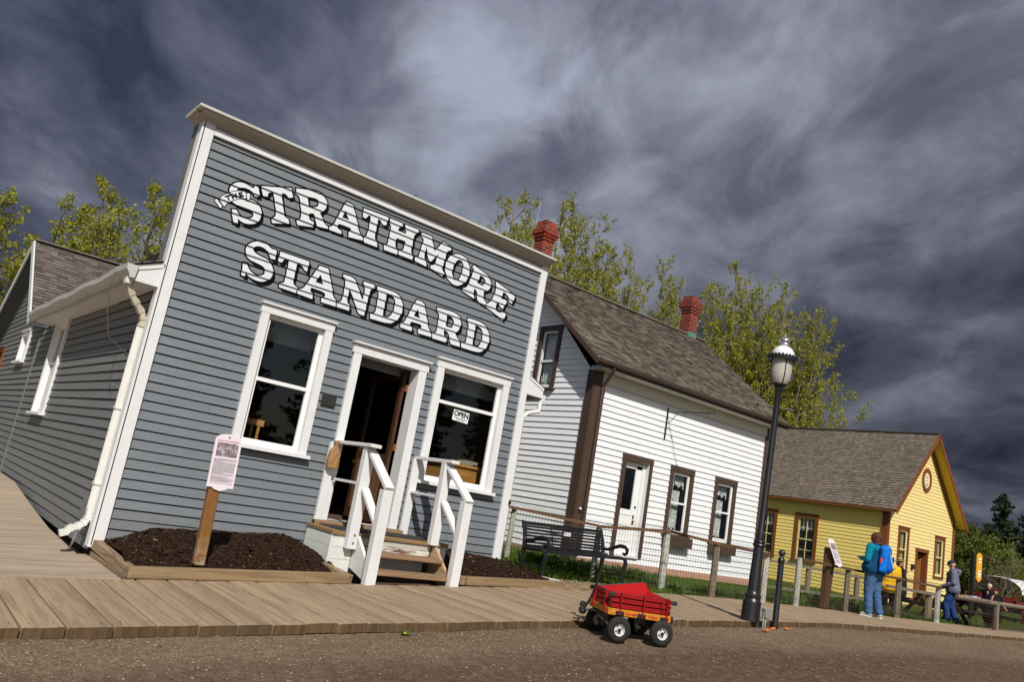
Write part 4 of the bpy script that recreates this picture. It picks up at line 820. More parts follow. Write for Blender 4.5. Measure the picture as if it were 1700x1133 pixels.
# front return boards beside the false front
for sx, x0, x1 in ((1, 1.80, 2.07), (-1, 7.70, 7.39)):
    mb = MB(); z0 = 1.60; sl_ = .42; dz = abs(x1-x0)*sl_
    mb.prism([(x0, 8.965, z0), (x1, 8.965, z0+.0), (x1, 8.965, z0+.15+dz), (x0, 8.965, z0+.15)], (0, .03, 0)); mb.prism([(x0, 8.955, z0+.11), (x1, 8.955, z0+.11+dz), (x1, 8.955, z0+.15+dz), (x0, 8.955, z0+.15)], (0, .009, 0))
    obj('eave_return', mb, mWhiteTrimX, st)
mb = MB(); mb.box(7.70, 7.78, 8.99, 14.0, 1.56, 1.66); mb.tube([(7.72, 9.02, 1.56), (7.70, 9.0, 1.40), (7.52, 9.02, 1.34), (7.43, 9.03, 1.26), (7.43, 9.03, -.85)], .035, 8); obj('gutter', mb, mWhiteM, st)
mb = MB(); mb.lathe([(.012, 0), (.03, .01), (.03, .03), (.008, .035)], (7.40, 8.98, .0), 8, axis='x'); obj('tap_fitting', mb, mBlack, st)
# roofs
sl_ = .42; ln = math.hypot(1, sl_); V = Vector((1/ln, 0, sl_/ln)); Nn = Vector((-sl_/ln, 0, 1/ln))
mb = MB(); roofslab(mb, (1.76, 15.75, 1.76), (0, -1, 0), V, Nn, 6.75, 2.97*ln); shingles(mb, (1.74, 9.0, 1.77), (0, 1, 0), V, Nn, 6.75, 2.97*ln, .13, rng=rngS)
V2 = Vector((-1/ln, 0, sl_/ln)); N2 = Vector((sl_/ln, 0, 1/ln)); roofslab(mb, (7.70, 9.0, 1.76), (0, 1, 0), V2, N2, 9, 2.97*ln); shingles(mb, (7.72, 9.0, 1.77), (0, 1, 0), V2, N2, 7.5, 2.97*ln, .13, rng=rngS)
obj('front_roof', mb, mRoofS, st)
# rear wing roof: ridge along x at y = 19.3
A = Vector((1.84, 16.35, 1.74)); s_ = .648; ln = math.hypot(1, s_); V = Vector((0, 1/ln, s_/ln)); Nn = Vector((0, -s_/ln, 1/ln)); H = 2.95*ln
mb = MB(); roofslab(mb, A, (1, 0, 0), V, Nn, 8.0, H, .05); shingles(mb, A, (1, 0, 0), V, Nn, 8.0, H, .135, rng=rngS, miss=.015, t=.02, wmin=.12, wmax=.26)
rr = obj('rear_roof', mb, mRoofS, st)
mb = MB(); mb.beam((1.84, 19.27, 3.69), (9.8, 19.27, 3.69), .16, .03); obj('ridge_board', mb, mRoofS, rr)
s2 = .46; ln2 = math.hypot(1, s2); V2 = Vector((0, -1/ln2, s2/ln2)); N2 = Vector((0, s2/ln2, 1/ln2)); A2 = Vector((1.84, 24.3, 3.65-5.0*s2)); mb = MB(); roofslab(mb, A2, (1, 0, 0), V2, N2, 8.0, 5.0*ln2, .05); obj('rear_roof_back', mb, mRoofS, rr)
# rakes of the rear gable
mTeal = paint('pale_rake', (.60, .62, .62), 'n'); mb = MB()
mb.beam((1.815, 16.36, 1.68), (1.815, 19.30, 3.59), .03, .15); mb.beam((1.815, 24.2, 1.29), (1.815, 19.30, 3.59), .03, .15)
obj('rake_board', mb, mTeal, st)
mb = MB(); mb.box(1.84, 2.1, 16.3, 16.5, 1.62, 1.66)
mb.add([(1.83, 19.3, 3.55), (2.1, 19.3, 3.55), (2.1, 24.2, 1.30), (1.83, 24.2, 1.30)], [(0, 1, 2, 3)]); mb.add([(1.83, 16.4, 1.66), (2.1, 16.4, 1.66), (2.1, 19.3, 3.55), (1.83, 19.3, 3.55)], [(0, 1, 2, 3)])
obj('rake_soffit', mb, plain('dark_soffit', (.05, .07, .08), .6), st)
mb = MB(); mb.tube([(2.15, 19.27, 3.69), (2.17, 19.27, 4.35)], .012, 6); obj('lightning_rod', mb, mBlack, st)
mb = MB(); mb.box(2.1, 9, 21.8, 24, -1.4, 1.0); obj('rear_block', mb, mGreyL, st)
# electrical box and cables at the left corner
mb = MB(); mb.box(2.04, 2.09, 9.34, 9.62, -.95, -.72); eb = obj('electric_box', mb, mGreyL, st, bevel=.006)
mb = MB(); mb.tube([(2.04, 9.42, -.95), (2.02, 9.42, -1.1), (1.98, 9.34, -1.24)], .010, 6); mb.tube([(2.04, 9.30, -.98), (2.0, 9.27, -1.12), (1.96, 9.3, -1.25)], .010, 6); mb.box(2.03, 2.09, 9.28, 9.36, -1.02, -.94); obj('cable', mb, mMetal, eb)
mb = MB(); mb.tube([(1.70, 9.45, 1.74), (1.69, 9.44, 1.6), (1.72, 9.42, 1.3), (1.80, 9.40, 1.0), (2.0, 9.38, .88), (2.075, 9.36, .80)], .006, 5); obj('hanging_cord', mb, mWire, st)
# plaque
mb = MB(); mb.box(4.20, 4.39, 8.955, 8.975, .77, .91); mb2 = obj('plaque', mb, plain('bronze_plaque', (.07, .065, .055), .4, .5, .6, var=.3, bump=.4), st, bevel=.003)

# ------------------------------------------------------------------ painted lettering following the boards
def board_off(z):
    k = math.floor((z-ZR)/EX + 1e-6); zt = ZR+(k+1)*EX; return .002+.0215*(zt-z)/EX
def paint_shape(mb, tris, off, mi=0):
    """tris: list of triangles in (x, z); cut at every board line and laid on the tilted boards"""
    for tri in tris:
        z0 = min(p[1] for p in tri); z1 = max(p[1] for p in tri)
        if z1-z0 < 1e-7: continue
        k = math.floor((z0-ZR)/EX + 1e-6)
        while ZR+k*EX < z1-1e-6:
            lo, hi = ZR+k*EX, ZR+(k+1)*EX; poly = list(tri)
            for lim, sg in ((lo, 1), (hi, -1)):
                out_ = []
                for i in range(len(poly)):
                    a, b = poly[i-1], poly[i]; da, db = sg*(a[1]-lim), sg*(b[1]-lim)
                    if da >= 0 and db < 0 or da < 0 and db >= 0:
                        t = da/(da-db); out_.append((a[0]+(b[0]-a[0])*t, a[1]+(b[1]-a[1])*t))
                    if db >= 0: out_.append(b)
                poly = out_
                if len(poly) < 3: break
            if len(poly) >= 3:
                zt = hi; vs = [(x, 9.0-(.002+.0195*(zt-z)/EX)-off, z) for x, z in poly]
                mb.add(vs, [tuple(range(len(vs)))], mi, .5)
            k += 1
def tess(loops):
    T = tessellate_polygon([[Vector((x, z, 0)) for x, z in lp] for lp in loops]); flat = [p for lp in loops for p in lp]
    return [tuple(flat[i] for i in t) for t in T]
def ribbon(lp, w_, closed=True):
    out_ = []; n = len(lp)
    for i in range(n if closed else n-1):
        a, b = lp[i], lp[(i+1) % n]; dx, dz = b[0]-a[0], b[1]-a[1]; l = math.hypot(dx, dz)
        if l < 1e-6: continue
        dx, dz = dx/l*w_, dz/l*w_; nx_, nz_ = -dz, dx; A_, B_ = (a[0]-dx*.6, a[1]-dz*.6), (b[0]+dx*.6, b[1]+dz*.6)
        q = [(A_[0]+nx_, A_[1]+nz_), (B_[0]+nx_, B_[1]+nz_), (B_[0]-nx_, B_[1]-nz_), (A_[0]-nx_, A_[1]-nz_)]
        out_ += [(q[0], q[1], q[2]), (q[0], q[2], q[3])]
    return out_
for gi, glyph in enumerate(LETTERS):
    wht = MB(); blk = MB()
    paint_shape(wht, tess(glyph), .0046)
    sx, sz = (.040, -.034) if gi < 10 else (.042, -.044)
    for k in range(1, 5):
        t = k/4; paint_shape(blk, tess([[(x+sx*t, z+sz*t) for x, z in lp] for lp in glyph]), .0010+.0002*k)
    for lp in glyph: paint_shape(blk, ribbon(lp, .0185), .0030)
    g = obj('painted_letter', wht, mWhiteLetter, st); obj('letter_shadow', blk, mBlackLetter, g)
wht = MB(); blk = MB()
for pl in BANNER:
    paint_shape(wht, tess(pl), .0056)
    for lp in pl: paint_shape(blk, ribbon(lp, .009), .0050)
for a, b in BANNER_STROKES: paint_shape(blk, ribbon([a, b], .0095, False), .0062)
g = obj('painted_banner', wht, mWhiteLetter, st); obj('banner_lettering', blk, mBlackLetter, g)

# things inside the store
mDesk = wood('oak_desk', (.42, .20, .05), (.50, .26, .08), 'x', 4, .15, .4, .3, (.2, .08, .02), False)
t = empty('desk', (6.9, 9.55, -.62), 'oak roll top desk with panelled front inside the right window', 'desk')
mb = MB(); mb.box(6.45, 7.28, 9.42, 9.9, -.62, .38); mb.box(6.42, 7.29, 9.39, 9.95, .38, .42)
for i in range(3): mb.box(6.50+i*.27, 6.52+i*.27+.20, 9.41, 9.42, .02, .30)
obj('carcass', mb, mDesk, t)
mb = MB()
for i in range(3): mb.box(6.535+i*.27, 6.535+i*.27+.165, 9.395, 9.41, .06, .26)
obj('panel', mb, wood('oak_panel', (.33, .15, .035), (.36, .18, .05), 'x', 4, .15, .4, .3, (.2, .08, .02), False), t)
t = obj('papers', MB().box(6.7, 7.0, 9.45, 9.75, .425, .44).box(6.75, 7.1, 9.47, 9.7, .445, .47).box(6.85, 7.2, 9.5, 9.8, .475, .49), plain('old_paper', (.30, .27, .2), .8), label='stack of old newspapers on the oak desk inside the store', cat='papers', origin=(6.9, 9.6, .43))
t = empty('chair', (3.75, 9.75, -.62), 'wooden chair with slatted back inside the left window', 'chair')
mb = MB(); mb.box(3.5, 3.95, 9.55, 9.98, -.17, -.13); obj('seat', mb, mDesk, t)
mb = MB()
for i in range(5): mb.box(3.52+.09*i, 3.55+.09*i, 9.95, 9.975, -.13, .40)
mb.box(3.5, 3.95, 9.945, 9.98, .40, .48); obj('backrest', mb, mDesk, t)
for x in (3.52, 3.93):
    for y in (9.57, 9.96): mb = MB(); mb.box(x-.02, x+.02, y-.02, y+.02, -.62, -.17); obj('leg', mb, mDesk, t)
# OPEN sign hanging inside the right window
t = empty('open_sign', (6.34, 9.035, 1.05), 'white OPEN sign hanging inside the right store window', 'sign')
mSignW = plain('sign_white', (.82, .82, .80), .5, .4, var=.03); mInk = plain('sign_ink', (.02, .02, .025), .6)
rot = Matrix.Translation(Vector((6.34, 9.04, 1.045))) @ Matrix.Rotation(R_(3), 4, 'Y')
mb = MB(); mb.box(-.135, .135, -.004, .004, -.075, .075); mb.v = [tuple(rot @ Vector(v)) for v in mb.v]; obj('plate', mb, mSignW, t)
fm = rot @ Matrix(((1, 0, 0, 0), (0, 0, -1, -.0055), (0, 1, 0, .022), (0, 0, 0, 1)))
text_obj('lettering', 'OPEN', .098, mInk, t, fm, offset=.004)
fm = rot @ Matrix(((1, 0, 0, 0), (0, 0, -1, -.0055), (0, 1, 0, -.045), (0, 0, 0, 1)))
mb = MB()
for k, (a, b) in enumerate(((-.11, -.02), (-.01, .05), (.06, .11))): mb.box(a, b, -.006, -.005, -.040, -.030)
for k, (a, b) in enumerate(((-.07, .0), (.01, .07))): mb.box(a, b, -.006, -.005, -.060, -.052)
mb.v = [tuple(rot @ Vector(v)) for v in mb.v]; obj('small_print', mb, mInk, t)
mb = MB(); mb.tube([(6.30, 9.04, 1.12), (6.34, 9.04, 1.19), (6.38, 9.04, 1.12)], .002, 4); obj('string', mb, mSignW, t)
# ================================================================== porch steps of the store
random.seed(9)
mPorchW = paint('worn_porch_white', (.66, .67, .62), 'x', (.30, .26, .15), .2, .08, .6, .5, .20, (.30, .17, .09))
mPeelW = paint('peeled_porch_white', (.66, .66, .60), 'x', (.25, .18, .1), .3, .1, .7, .9, .46, (.17, .085, .045))
mMat = plain('worn_black_matting', (.035, .035, .033), .9, .2, var=.4, bump=.7, bscale=90)
t = empty('porch_steps', (5.15, 8.3, -1.10), 'white railed wooden porch with two bare wooden steps at the store door', 'steps')
X0, X1, YF, ZT = 4.36, 5.98, 8.30, -.64
mb = MB()
mb.box(X0, X1, YF-.03, 8.96, ZT-.045, ZT, r=.2); obj('deck', mb, wood('deck_edge_wood', (.24, .15, .07), (.32, .2, .1), 'x', 4, .5), t, bevel=.006)
mb = MB(); mb.box(X0+.12, X1-.18, YF+.02, 8.93, ZT+.001, ZT+.012); obj('matting', mb, mMat, t, bevel=.004)
mb = MB(); n = 3
for i in range(n):
    za, zb = ZT-.047-(i+1)*.135+.003, ZT-.047-i*.135
    mb.box(X0+.01, X0+.035, YF, 8.955, za, zb); 
    mb.box(X0+.01, 4.66, YF-.004, YF+.02, za, zb)
mb.box(X0+.004, X0+.03, YF-.008, YF+.02, ZT-.45, ZT-.047); obj('skirt_boards', mb, mPorchW, t, bevel=.003)
mb = MB()
for i in range(n):
    za, zb = ZT-.047-(i+1)*.135+.003, ZT-.047-i*.135
    mb.box(5.80, X1-.01, YF-.004, YF+.02, za, zb); mb.box(X1-.035, X1-.01, YF+.02, 8.955, za, zb)
obj('skirt_boards', mb, mPorchW, t, bevel=.003)
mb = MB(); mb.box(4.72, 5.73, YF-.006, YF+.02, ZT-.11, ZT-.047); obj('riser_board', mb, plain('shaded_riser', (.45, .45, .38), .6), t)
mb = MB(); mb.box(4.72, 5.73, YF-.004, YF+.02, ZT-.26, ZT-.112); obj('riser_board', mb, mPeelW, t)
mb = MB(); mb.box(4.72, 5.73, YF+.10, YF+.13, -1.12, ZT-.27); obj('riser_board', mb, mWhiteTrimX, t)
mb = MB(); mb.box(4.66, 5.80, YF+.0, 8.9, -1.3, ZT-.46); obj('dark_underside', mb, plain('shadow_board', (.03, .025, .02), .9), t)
# treads
for ya, z in ((8.0, ZT-.175), (7.78, ZT-.345)):
    mb = MB(); mb.box(4.71, 5.745, ya, ya+.29, z-.042, z); obj('tread', mb, mTread, t, bevel=.007)
# stringers
def stringer(x0, x1, mat, top=ZT-.03):
    mb = MB(); mb.prism([(x0, 8.30, top), (x0, 8.30, -1.03), (x0, 7.83, -1.145), (x0, 7.72, -1.145), (x0, 7.72, -1.10), (x0, 8.24, top)], (x1-x0, 0, 0)); obj('stringer', mb, mat, t, bevel=.003)
stringer(4.665, 4.705, mPorchW); stringer(5.748, 5.785, wood('bare_stringer', (.40, .27, .15), (.50, .35, .21), 'y', 4, .4))
# posts (front low, middle tall, wall)
for x0, x1, ya, yb, z0, z1 in ((4.575, 4.70, 7.71, 7.81, -1.145, -.10), (5.70, 5.82, 7.71, 7.81, -1.085, -.08), (4.53, 4.655, 8.20, 8.295, -.82, .345), (5.66, 5.775, 8.20, 8.295, -.67, .345), (4.42, 4.52, 8.90, 8.955, ZT, .345), (5.64, 5.75, 8.90, 8.955, ZT, .345)):
    mb = MB(); mb.box(x0, x1, ya, yb, z0, z1); p = obj('post', mb, mWhiteTrim, t, bevel=.005)
    if z0 == -.82:
        mb = MB()
        for z in (-.66, -.75): mb.lathe([(.004, -.012), (.013, -.010), (.014, 0)], (4.60, 8.20, z), 10, axis='y')
        obj('bolt', mb, mMetal, p)
for xm, (xa, xb) in ((4.59, (4.50, 4.66)), (5.715, (5.65, 5.79))):
    mb = MB(); mb.box(xa+.01, xb-.01, 8.08, 8.95, .345, .385); obj('top_rail', mb, mWhiteTrimX, t, bevel=.004)
    mb = MB(); mb.box(xm-.045, xm+.045, 8.295, 8.90, -.10, -.07); obj('middle_rail', mb, mWhiteTrimX, t, bevel=.003)
    mb = MB(); mb.beam((xm+.02, 8.20, .30), (xm+.045, 7.70, -.085), .115, .042); obj('sloped_rail', mb, mWhiteTrimX, t, bevel=.004)
    mb = MB(); mb.beam((xm+.02, 8.20, -.13), (xm+.045, 7.80, -.50), .10, .036); obj('sloped_rail', mb, mWhiteTrimX, t, bevel=.003)
# brown paper bag hanging on the left rail
mBag = fabric('brown_paper', (.30, .16, .07), .2, .8, 5, .6)
mb = MB(); cx, cy, cz = 4.47, 8.86, .19
secs = [(-.135, .055, .034, 0), (-.13, .06, .038, .006), (-.06, .060, .036, -.004), (.02, .055, .030, .003), (.06, .045, .022, 0), (.095, .018, .012, .004), (.12, .014, .010, .002), (.155, .028, .012, -.005)]
vs = []
secs = [(z*1.15, a*1.25, b*1.5, k) for z, a, b, k in secs]
for z, a, b, k in secs:
    for j in range(12):
        th = 2*PI*j/12; q = (abs(math.cos(th))**4+abs(math.sin(th))**4)**-.25; vs.append((cx+k+a*math.cos(th)*q+.003*math.sin(j*2.3+z*50), cy+b*math.sin(th)*q+.003*math.cos(j*3.1+z*40), cz+z))
fs = [(i*12+j, i*12+(j+1) % 12, i*12+12+(j+1) % 12, i*12+12+j) for i in range(len(secs)-1) for j in range(12)]+[tuple(range(11, -1, -1)), tuple((len(secs)-1)*12+j for j in range(12))]
mb.add(vs, fs); b = obj('paper_bag', mb, mBag, label='brown paper bag tied to the left porch rail', cat='bag', origin=(cx, cy, cz-.135))
mb = MB(); mb.tube([(cx+.03*math.cos(a*.7), cy+.012+.016*math.sin(a*.7), cz+.11+.003*a) for a in range(10)], .004, 5); mb.tube([(cx, cy, cz+.115), (cx+.02, cy-.01, cz+.19)], .003, 4); obj('tie', mb, mRust, b)

# ================================================================== planters with mulch
def planter(name, label, timbers, dowel=None):
    t = empty(name, timbers[0][0], label, 'planter border', 'timber planter borders in front of the store')
    for p, q, hgt, wd, m_ in timbers:
        mb = MB(); mb.beam(p, q, wd, hgt); obj('timber', mb, m_, t, bevel=.008)
    return t
planter('planter_border', 'timber border of the mulch bed left of the porch, under the tall notice',
        [((2.17, 7.80, -1.195), (4.40, 7.80, -1.085), .105, .085, mTimber), ((2.215, 7.84, -1.20), (2.14, 8.98, -1.13), .10, .085, mTimberY), ((2.215, 7.82, -1.275), (2.14, 8.98, -1.235), .07, .080, mTimberY),
         ((4.44, 7.82, -1.10), (4.30, 8.30, -1.04), .10, .08, mTimberY)])
planter('planter_border', 'timber border of the mulch bed right of the porch, ending by the white pipe',
        [((5.97, 7.80, -.995), (7.62, 7.83, -.94), .10, .085, mTimber), ((5.93, 7.78, -1.0), (5.90, 8.28, -.97), .10, .08, mTimberY), ((7.62, 7.85, -.96), (8.85, 8.10, -.945), .06, .08, mTimber)])
s = NT('mulch_soil'); v = s.n('ShaderNodeTexVoronoi'); v.inputs['Scale'].default_value = 55; s.l(s.vec((1, 1, 2)), v.inputs['Vector'])
s.col(s.ramp(v.outputs['Color'], [(0, (.012, .007, .004)), (.6, (.04, .02, .012)), (.9, (.075, .038, .02)), (1, (.14, .07, .03))])); s.rough(.95, .1)
s.bump(s.math('ADD', v.outputs['Distance'], s.noise(30, 5)), 1.0, .03); mMulch = s.m
def mulch(name, label, x0, x1, y0, y1, hfun, seed):
    mb = MB(); nx_, ny_ = int((x1-x0)/.022), int((y1-y0)/.022)
    for j in range(ny_+1):
        for i in range(nx_+1):
            x = x0+(x1-x0)*i/nx_; y = y0+(y1-y0)*j/ny_; z = hfun(x, y) + .016*noise.noise(Vector((x*9, y*9, seed))) + .010*noise.noise(Vector((x*25, y*25, seed)))
            mb.v.append((x, y, z))
    for j in range(ny_):
        for i in range(nx_): mb.f.append((j*(nx_+1)+i, j*(nx_+1)+i+1, (j+1)*(nx_+1)+i+1, (j+1)*(nx_+1)+i)); mb.m.append(0); mb.r.append(.5); mb.sm.append(False)
    # chips
    rng = random.Random(seed)
    for i in range(int((x1-x0)*(y1-y0)*2300)):
        x = rng.uniform(x0, x1); y = rng.uniform(y0, y1); z = hfun(x, y)+.016*noise.noise(Vector((x*9, y*9, seed)))+.004; a = rng.random()*6.28; l = rng.uniform(.004, .014)*(1+2.5*(rng.random() < .04)); w_ = l*rng.uniform(.15, .5); tz = rng.uniform(-.5, .8)
        dx, dy = math.cos(a), math.sin(a); c = Vector((x, y, z)); A_ = Vector((dx, dy, tz*.5))*l; B_ = Vector((-dy, dx, rng.uniform(-.5, .5)))*w_
        mb.add([c-A_-B_, c+A_-B_, c+A_+B_, c-A_+B_, c-A_*.5+Vector((0, 0, -w_))], [(0, 1, 2, 3)], 1, rng.random()**1.8)
    ch = mulch.chip
    return obj(name, mb, [mMulch, ch], kind='stuff', label=label, cat='mulch')
ch = NT('mulch_chip'); r = ch.attr(); ch.col(ch.ramp(r, [(0, (.012, .007, .004)), (.6, (.04, .021, .012)), (.9, (.11, .06, .032)), (1, (.40, .26, .15))])); ch.rough(.9, .2); mulch.chip = ch.m
def hL(x, y):
    base = -1.19 + .048*(x-2.2); t = (y-7.84)/1.14
    z = base + .11*sstep(0, .35, t) + .16*sstep(.2, .8, t)*sstep(2.15, 2.75, x)*(1-.35*sstep(3.9, 4.4, x)) 
    if x > 4.15: z -= .05*sstep(4.15, 4.4, x)
    z += .05*math.exp(-((x-3.9)**2/.08+(y-8.65)**2/.06))
    # dug hollow behind the sign post
    return z
def hR(x, y):
    base = -1.0 + .05*(x-5.95); t = (y-7.86)/1.1
    z = base + .06*sstep(0, .4, t) + .14*sstep(.2, 1, t)*(1-.55*sstep(6.5, 7.5, x)) + .10*math.exp(-((x-6.12)**2/.02+(y-8.7)**2/.03))
    return z - .1*sstep(7.35, 7.55, x)*t
mulch('bark_mulch', 'dark bark mulch heaped in the bed left of the porch', 2.19, 4.42, 7.84, 8.975, hL, 3)
mulch('bark_mulch', 'dark bark mulch heaped in the bed right of the porch', 5.96, 7.56, 7.86, 8.975, hR, 6)
# white pipe at the right planter
mb = MB(); rect_tube(mb, [(7.34, 9.0, -.90), (7.42, 8.86, -.93), (7.68, 7.98, -.92)], .07, .045, (1, .3, 0)); obj('drain_pipe', mb, mWhiteM, label='white drain pipe lying on the edge of the right mulch bed', cat='pipe', origin=(7.5, 8.4, -.93), bevel=.004)
# gravel bed with the bench
pebbles('gravel_bed', 5200, lambda rng: (lambda x: (x, rng.uniform(max(8.16, lerp_poly(BACK, x)+.03), 8.80)))(rng.uniform(7.55, 10.1)), lambda x, y: -.988, .008, .030, mPeb.m, kind='stuff', label='bed of loose pale stones under the black bench', cat='gravel')
mb = MB(); mb.box(7.5, 10.15, 8.1, 8.80, -1.2, -.992); obj('gravel_bed_base', mb, mGravel, kind='structure')

# ================================================================== notice boards
mNotice = plain('notice_board_white', (.74, .66, .71), .35, .4, var=.05, bump=0)
s = NT('notice_photo'); a = s.noise(26, 6, .75); s.col(s.ramp(a, [(.3, (.05, .04, .045)), (.52, (.22, .17, .19)), (.68, (.7, .64, .68))])); s.rough(.4); mPhoto = s.m
mTxt = plain('notice_text', (.16, .14, .15), .6); mRedInk = plain('notice_red', (.50, .02, .05), .5)
def notice(name, label, base, h, board_c, u, nrm, W, Hh, post_w, post_top, post_mat, title=None, mural=mPhoto, lean=(0, 0), group='interpretive notice boards'):
    """board lies in the plane of u and v, v = n x u ... upward"""
    t = empty(name, base, label, 'notice board', group)
    u, nrm = Vector(u).normalized(), Vector(nrm).normalized(); v = nrm.cross(u).normalized(); 
    if v.z < 0: v = -v
    c = Vector(board_c); P = lambda a, b, d=0: c+u*a+v*b+nrm*d
    pts = []; 
    for a, b in ((-.5, -.44), (-.30, -.44), (-.22, -.47), (0, -.5), (.22, -.47), (.30, -.44), (.5, -.44), (.5, .40)): pts.append((a, b))
    for i in range(1, 12): th = i/12*PI; pts.append((.5*math.cos(th)*.96, .40+.10*math.sin(th)))
    pts.append((-.5, .40))
    mb = MB(); mb.prism([P(a*W, b*Hh, -.012) for a, b in pts], nrm*.012); bd = obj('board', mb, mNotice, t)
    mb = MB(); mb.add([P(-.40*W, .10*Hh, .002), P(.40*W, .10*Hh, .002), P(.40*W, .34*Hh, .002), P(-.40*W, .34*Hh, .002)], [(0, 1, 2, 3)]); obj('photograph', mb, mural, bd)
    mb = MB(); rng = random.Random(4); y = .055
    while y > -.38:
        x = -.42
        end = .42 if rng.random() > .12 else rng.uniform(-.1, .3)
        while x < end:
            l = rng.uniform(.02, .075); l = min(l, end-x)
            if l > .008: mb.add([P(x*W, y*Hh, .002), P((x+l)*W, y*Hh, .002), P((x+l)*W, (y+.0075)*Hh, .002), P(x*W, (y+.0075)*Hh, .002)], [(0, 1, 2, 3)])
            x += l+.016
        y -= .0155 if rng.random() > .08 else .028
    obj('print', mb, mTxt, bd)
    # maple leaf
    lf = [(0, 1), (.16, .62), (.38, .78), (.32, .40), (.72, .52), (.62, .28), (.95, .12), (.5, -.12), (.55, -.32), (.08, -.22), (.08, -.6), (-.08, -.6), (-.08, -.22)] + [(-a, b) for a, b in ((.55, -.32), (.5, -.12), (.95, .12), (.62, .28), (.72, .52), (.32, .40), (.38, .78), (.16, .62))]
    mb = MB(); tr = tessellate_polygon([[Vector((a, b, 0)) for a, b in lf]])
    for q in tr: mb.add([P(lf[i][0]*.055*W, .435*Hh+lf[i][1]*.030*Hh, .002) for i in q], [(0, 1, 2)])
    obj('leaf_emblem', mb, mRedInk, bd)
    if title:
        text_obj('title', title, .0150, mRedInk, bd, facing(P(0, .375*Hh, .002), u, nrm), extrude=.0003, offset=.0004)
    mb = MB(); bx, by, bz = base; tp = Vector(post_top); a = Vector((1, 0, 0)); hw = post_w/2; dw = min(hw*.8, .055)
    q = [Vector((bx-hw, by-dw, bz)), Vector((bx+hw, by-dw, bz)), Vector((bx+hw, by+dw, bz)), Vector((bx-hw, by+dw, bz))]
    r_ = [tp+Vector((-hw*1.1, -hw*.8, 0)), tp+Vector((hw*1.1, -hw*.8, 0)), tp+Vector((hw*1.1, hw*.8, 0)), tp+Vector((-hw*1.1, hw*.8, 0))]
    mb.add(q+r_, [(0, 3, 2, 1), (4, 5, 6, 7), (0, 1, 5, 4), (1, 2, 6, 5), (2, 3, 7, 6), (3, 0, 4, 7)]); obj('post', mb, post_mat, t, bevel=.012)
    return t
mPostPeel = NT('varnished_post'); s = mPostPeel
zc = s.n('ShaderNodeSeparateXYZ'); s.l(s.tc.outputs['Object'], zc.inputs[0]); g = s.noise(5, 6, .6, (6, 6, .7)); k = s.noise(14, 6, .7)
wear = s.math('MULTIPLY', s.ramp(zc.outputs['Z'], [(.02, (1, 1, 1)), (.30, (0, 0, 0))]), s.ramp(k, [(.42, (0, 0, 0)), (.55, (1, 1, 1))]))
s.col(s.mix(wear, s.mix(g, (.15, .065, .017), (.24, .115, .032)), (.33, .25, .18))); s.rough(.55, .35); s.bump(g, .4, .01)
notice('notice_board', 'white notice with photo and small print on a brown post in the left mulch bed', (2.83, 7.93, -1.10), 1.2, (2.83, 7.88, -.098), (1, .0, .03), (0, -1, .04), .265, .56, .105, (2.795, 7.93, -.22), mPostPeel.m, 'Strathmore & Bow Valley Standard')
notice('notice_board', 'grey tilted notice on a wide brown plank post beside the person with the blue backpack', (15.92, 8.74, -1.0), 1.2, (15.93, 8.60, .14), (1, 0, 0), (0, -.90, .42), .25, .60, .20, (15.98, 8.74, .22), mPostW, None, lean=(0, 0))
# ================================================================== white house
random.seed(15); rngW = random.Random(31)
wh = empty('white_house', (12.1, 12.2, -1.0), 'white clapboard house with brown trim, cedar roof and two red brick chimneys', 'building')
WF = Frame((0, 12.2, 0), (1, 0, 0), (0, -1, 0)); WL = Frame((11.86, 0, 0), (0, 1, 0), (-1, 0, 0))
wdoor = (13.08, 14.10, -.72, 1.50); ww1 = (14.76, 15.64, -.10, 1.50); ww2 = (16.50, 17.40, -.10, 1.50); gw = (13.45, 14.23, 2.68, 4.22)
hole_w = lambda w_, t=.13: (w_[0]+t-.045, w_[1]-t+.045, w_[2]+.01, w_[3]-t+.045)
mb = MB(); siding(mb, WF, -.90, 3.13, .133, lambda z: 12.04, lambda z: 18.44, [(wdoor[0]+.08, wdoor[1]-.08, -.76, 1.42), hole_w(ww1), hole_w(ww2)], lip=.022, zref=-.87, rng=rngW, jit=.003)
obj('front_siding', mb, mWhiteS, wh)
RIDGE = (14.9, 5.72); sl_ = .785
def gxl(z): return 12.25 if z < 3.12 else 12.2 + (z-3.12+.10)/.98
def gxr(z): return 17.55 if z < 3.12 else 17.6 - (z-3.12+.10)/.98
mb = MB(); siding(mb, WL, -.9, 5.62, .133, gxl, gxr, [hole_w(gw, .11)], lip=.020, zref=-.87, rng=rngW, jit=.003)
obj('gable_siding', mb, mWhiteSy, wh)
WR = Frame((18.5, 0, 0), (0, 1, 0), (1, 0, 0)); mb = MB(); siding(mb, WR, -.9, 5.4, .133, gxl, gxr, [], rng=rngW); obj('right_siding', mb, mWhiteSy, wh)
mb = MB(); mb.box(11.84, 12.06, 12.13, 12.175, -.95, 3.12); mb.box(11.805, 11.838, 12.14, 12.36, -.95, 3.12); obj('corner_board', mb, mBrown, wh)
mb = MB(); mb.box(18.44, 18.56, 12.14, 12.178, -.95, 3.10); obj('corner_board', mb, mBrown, wh)
mb = MB(); mb.box(12.05, 18.5, 12.16, 12.3, -1.02, -.86); mb.box(11.83, 11.95, 12.3, 17.5, -1.3, -.86); obj('skirt_board', mb, plain('pinkish_skirt', (.42, .24, .17), .7), wh)
mb = MB(); mb.box(12.0, 18.45, 12.22, 12.3, -1.5, -1.0); obj('foundation', mb, plain('grey_foundation', (.22, .19, .15), .9), wh)
window(WF, wh, *ww1, .12, mBrown, mSash, mGlassW, rail=.66, sash=.06, proud=.05, cap=False, recess=.03)
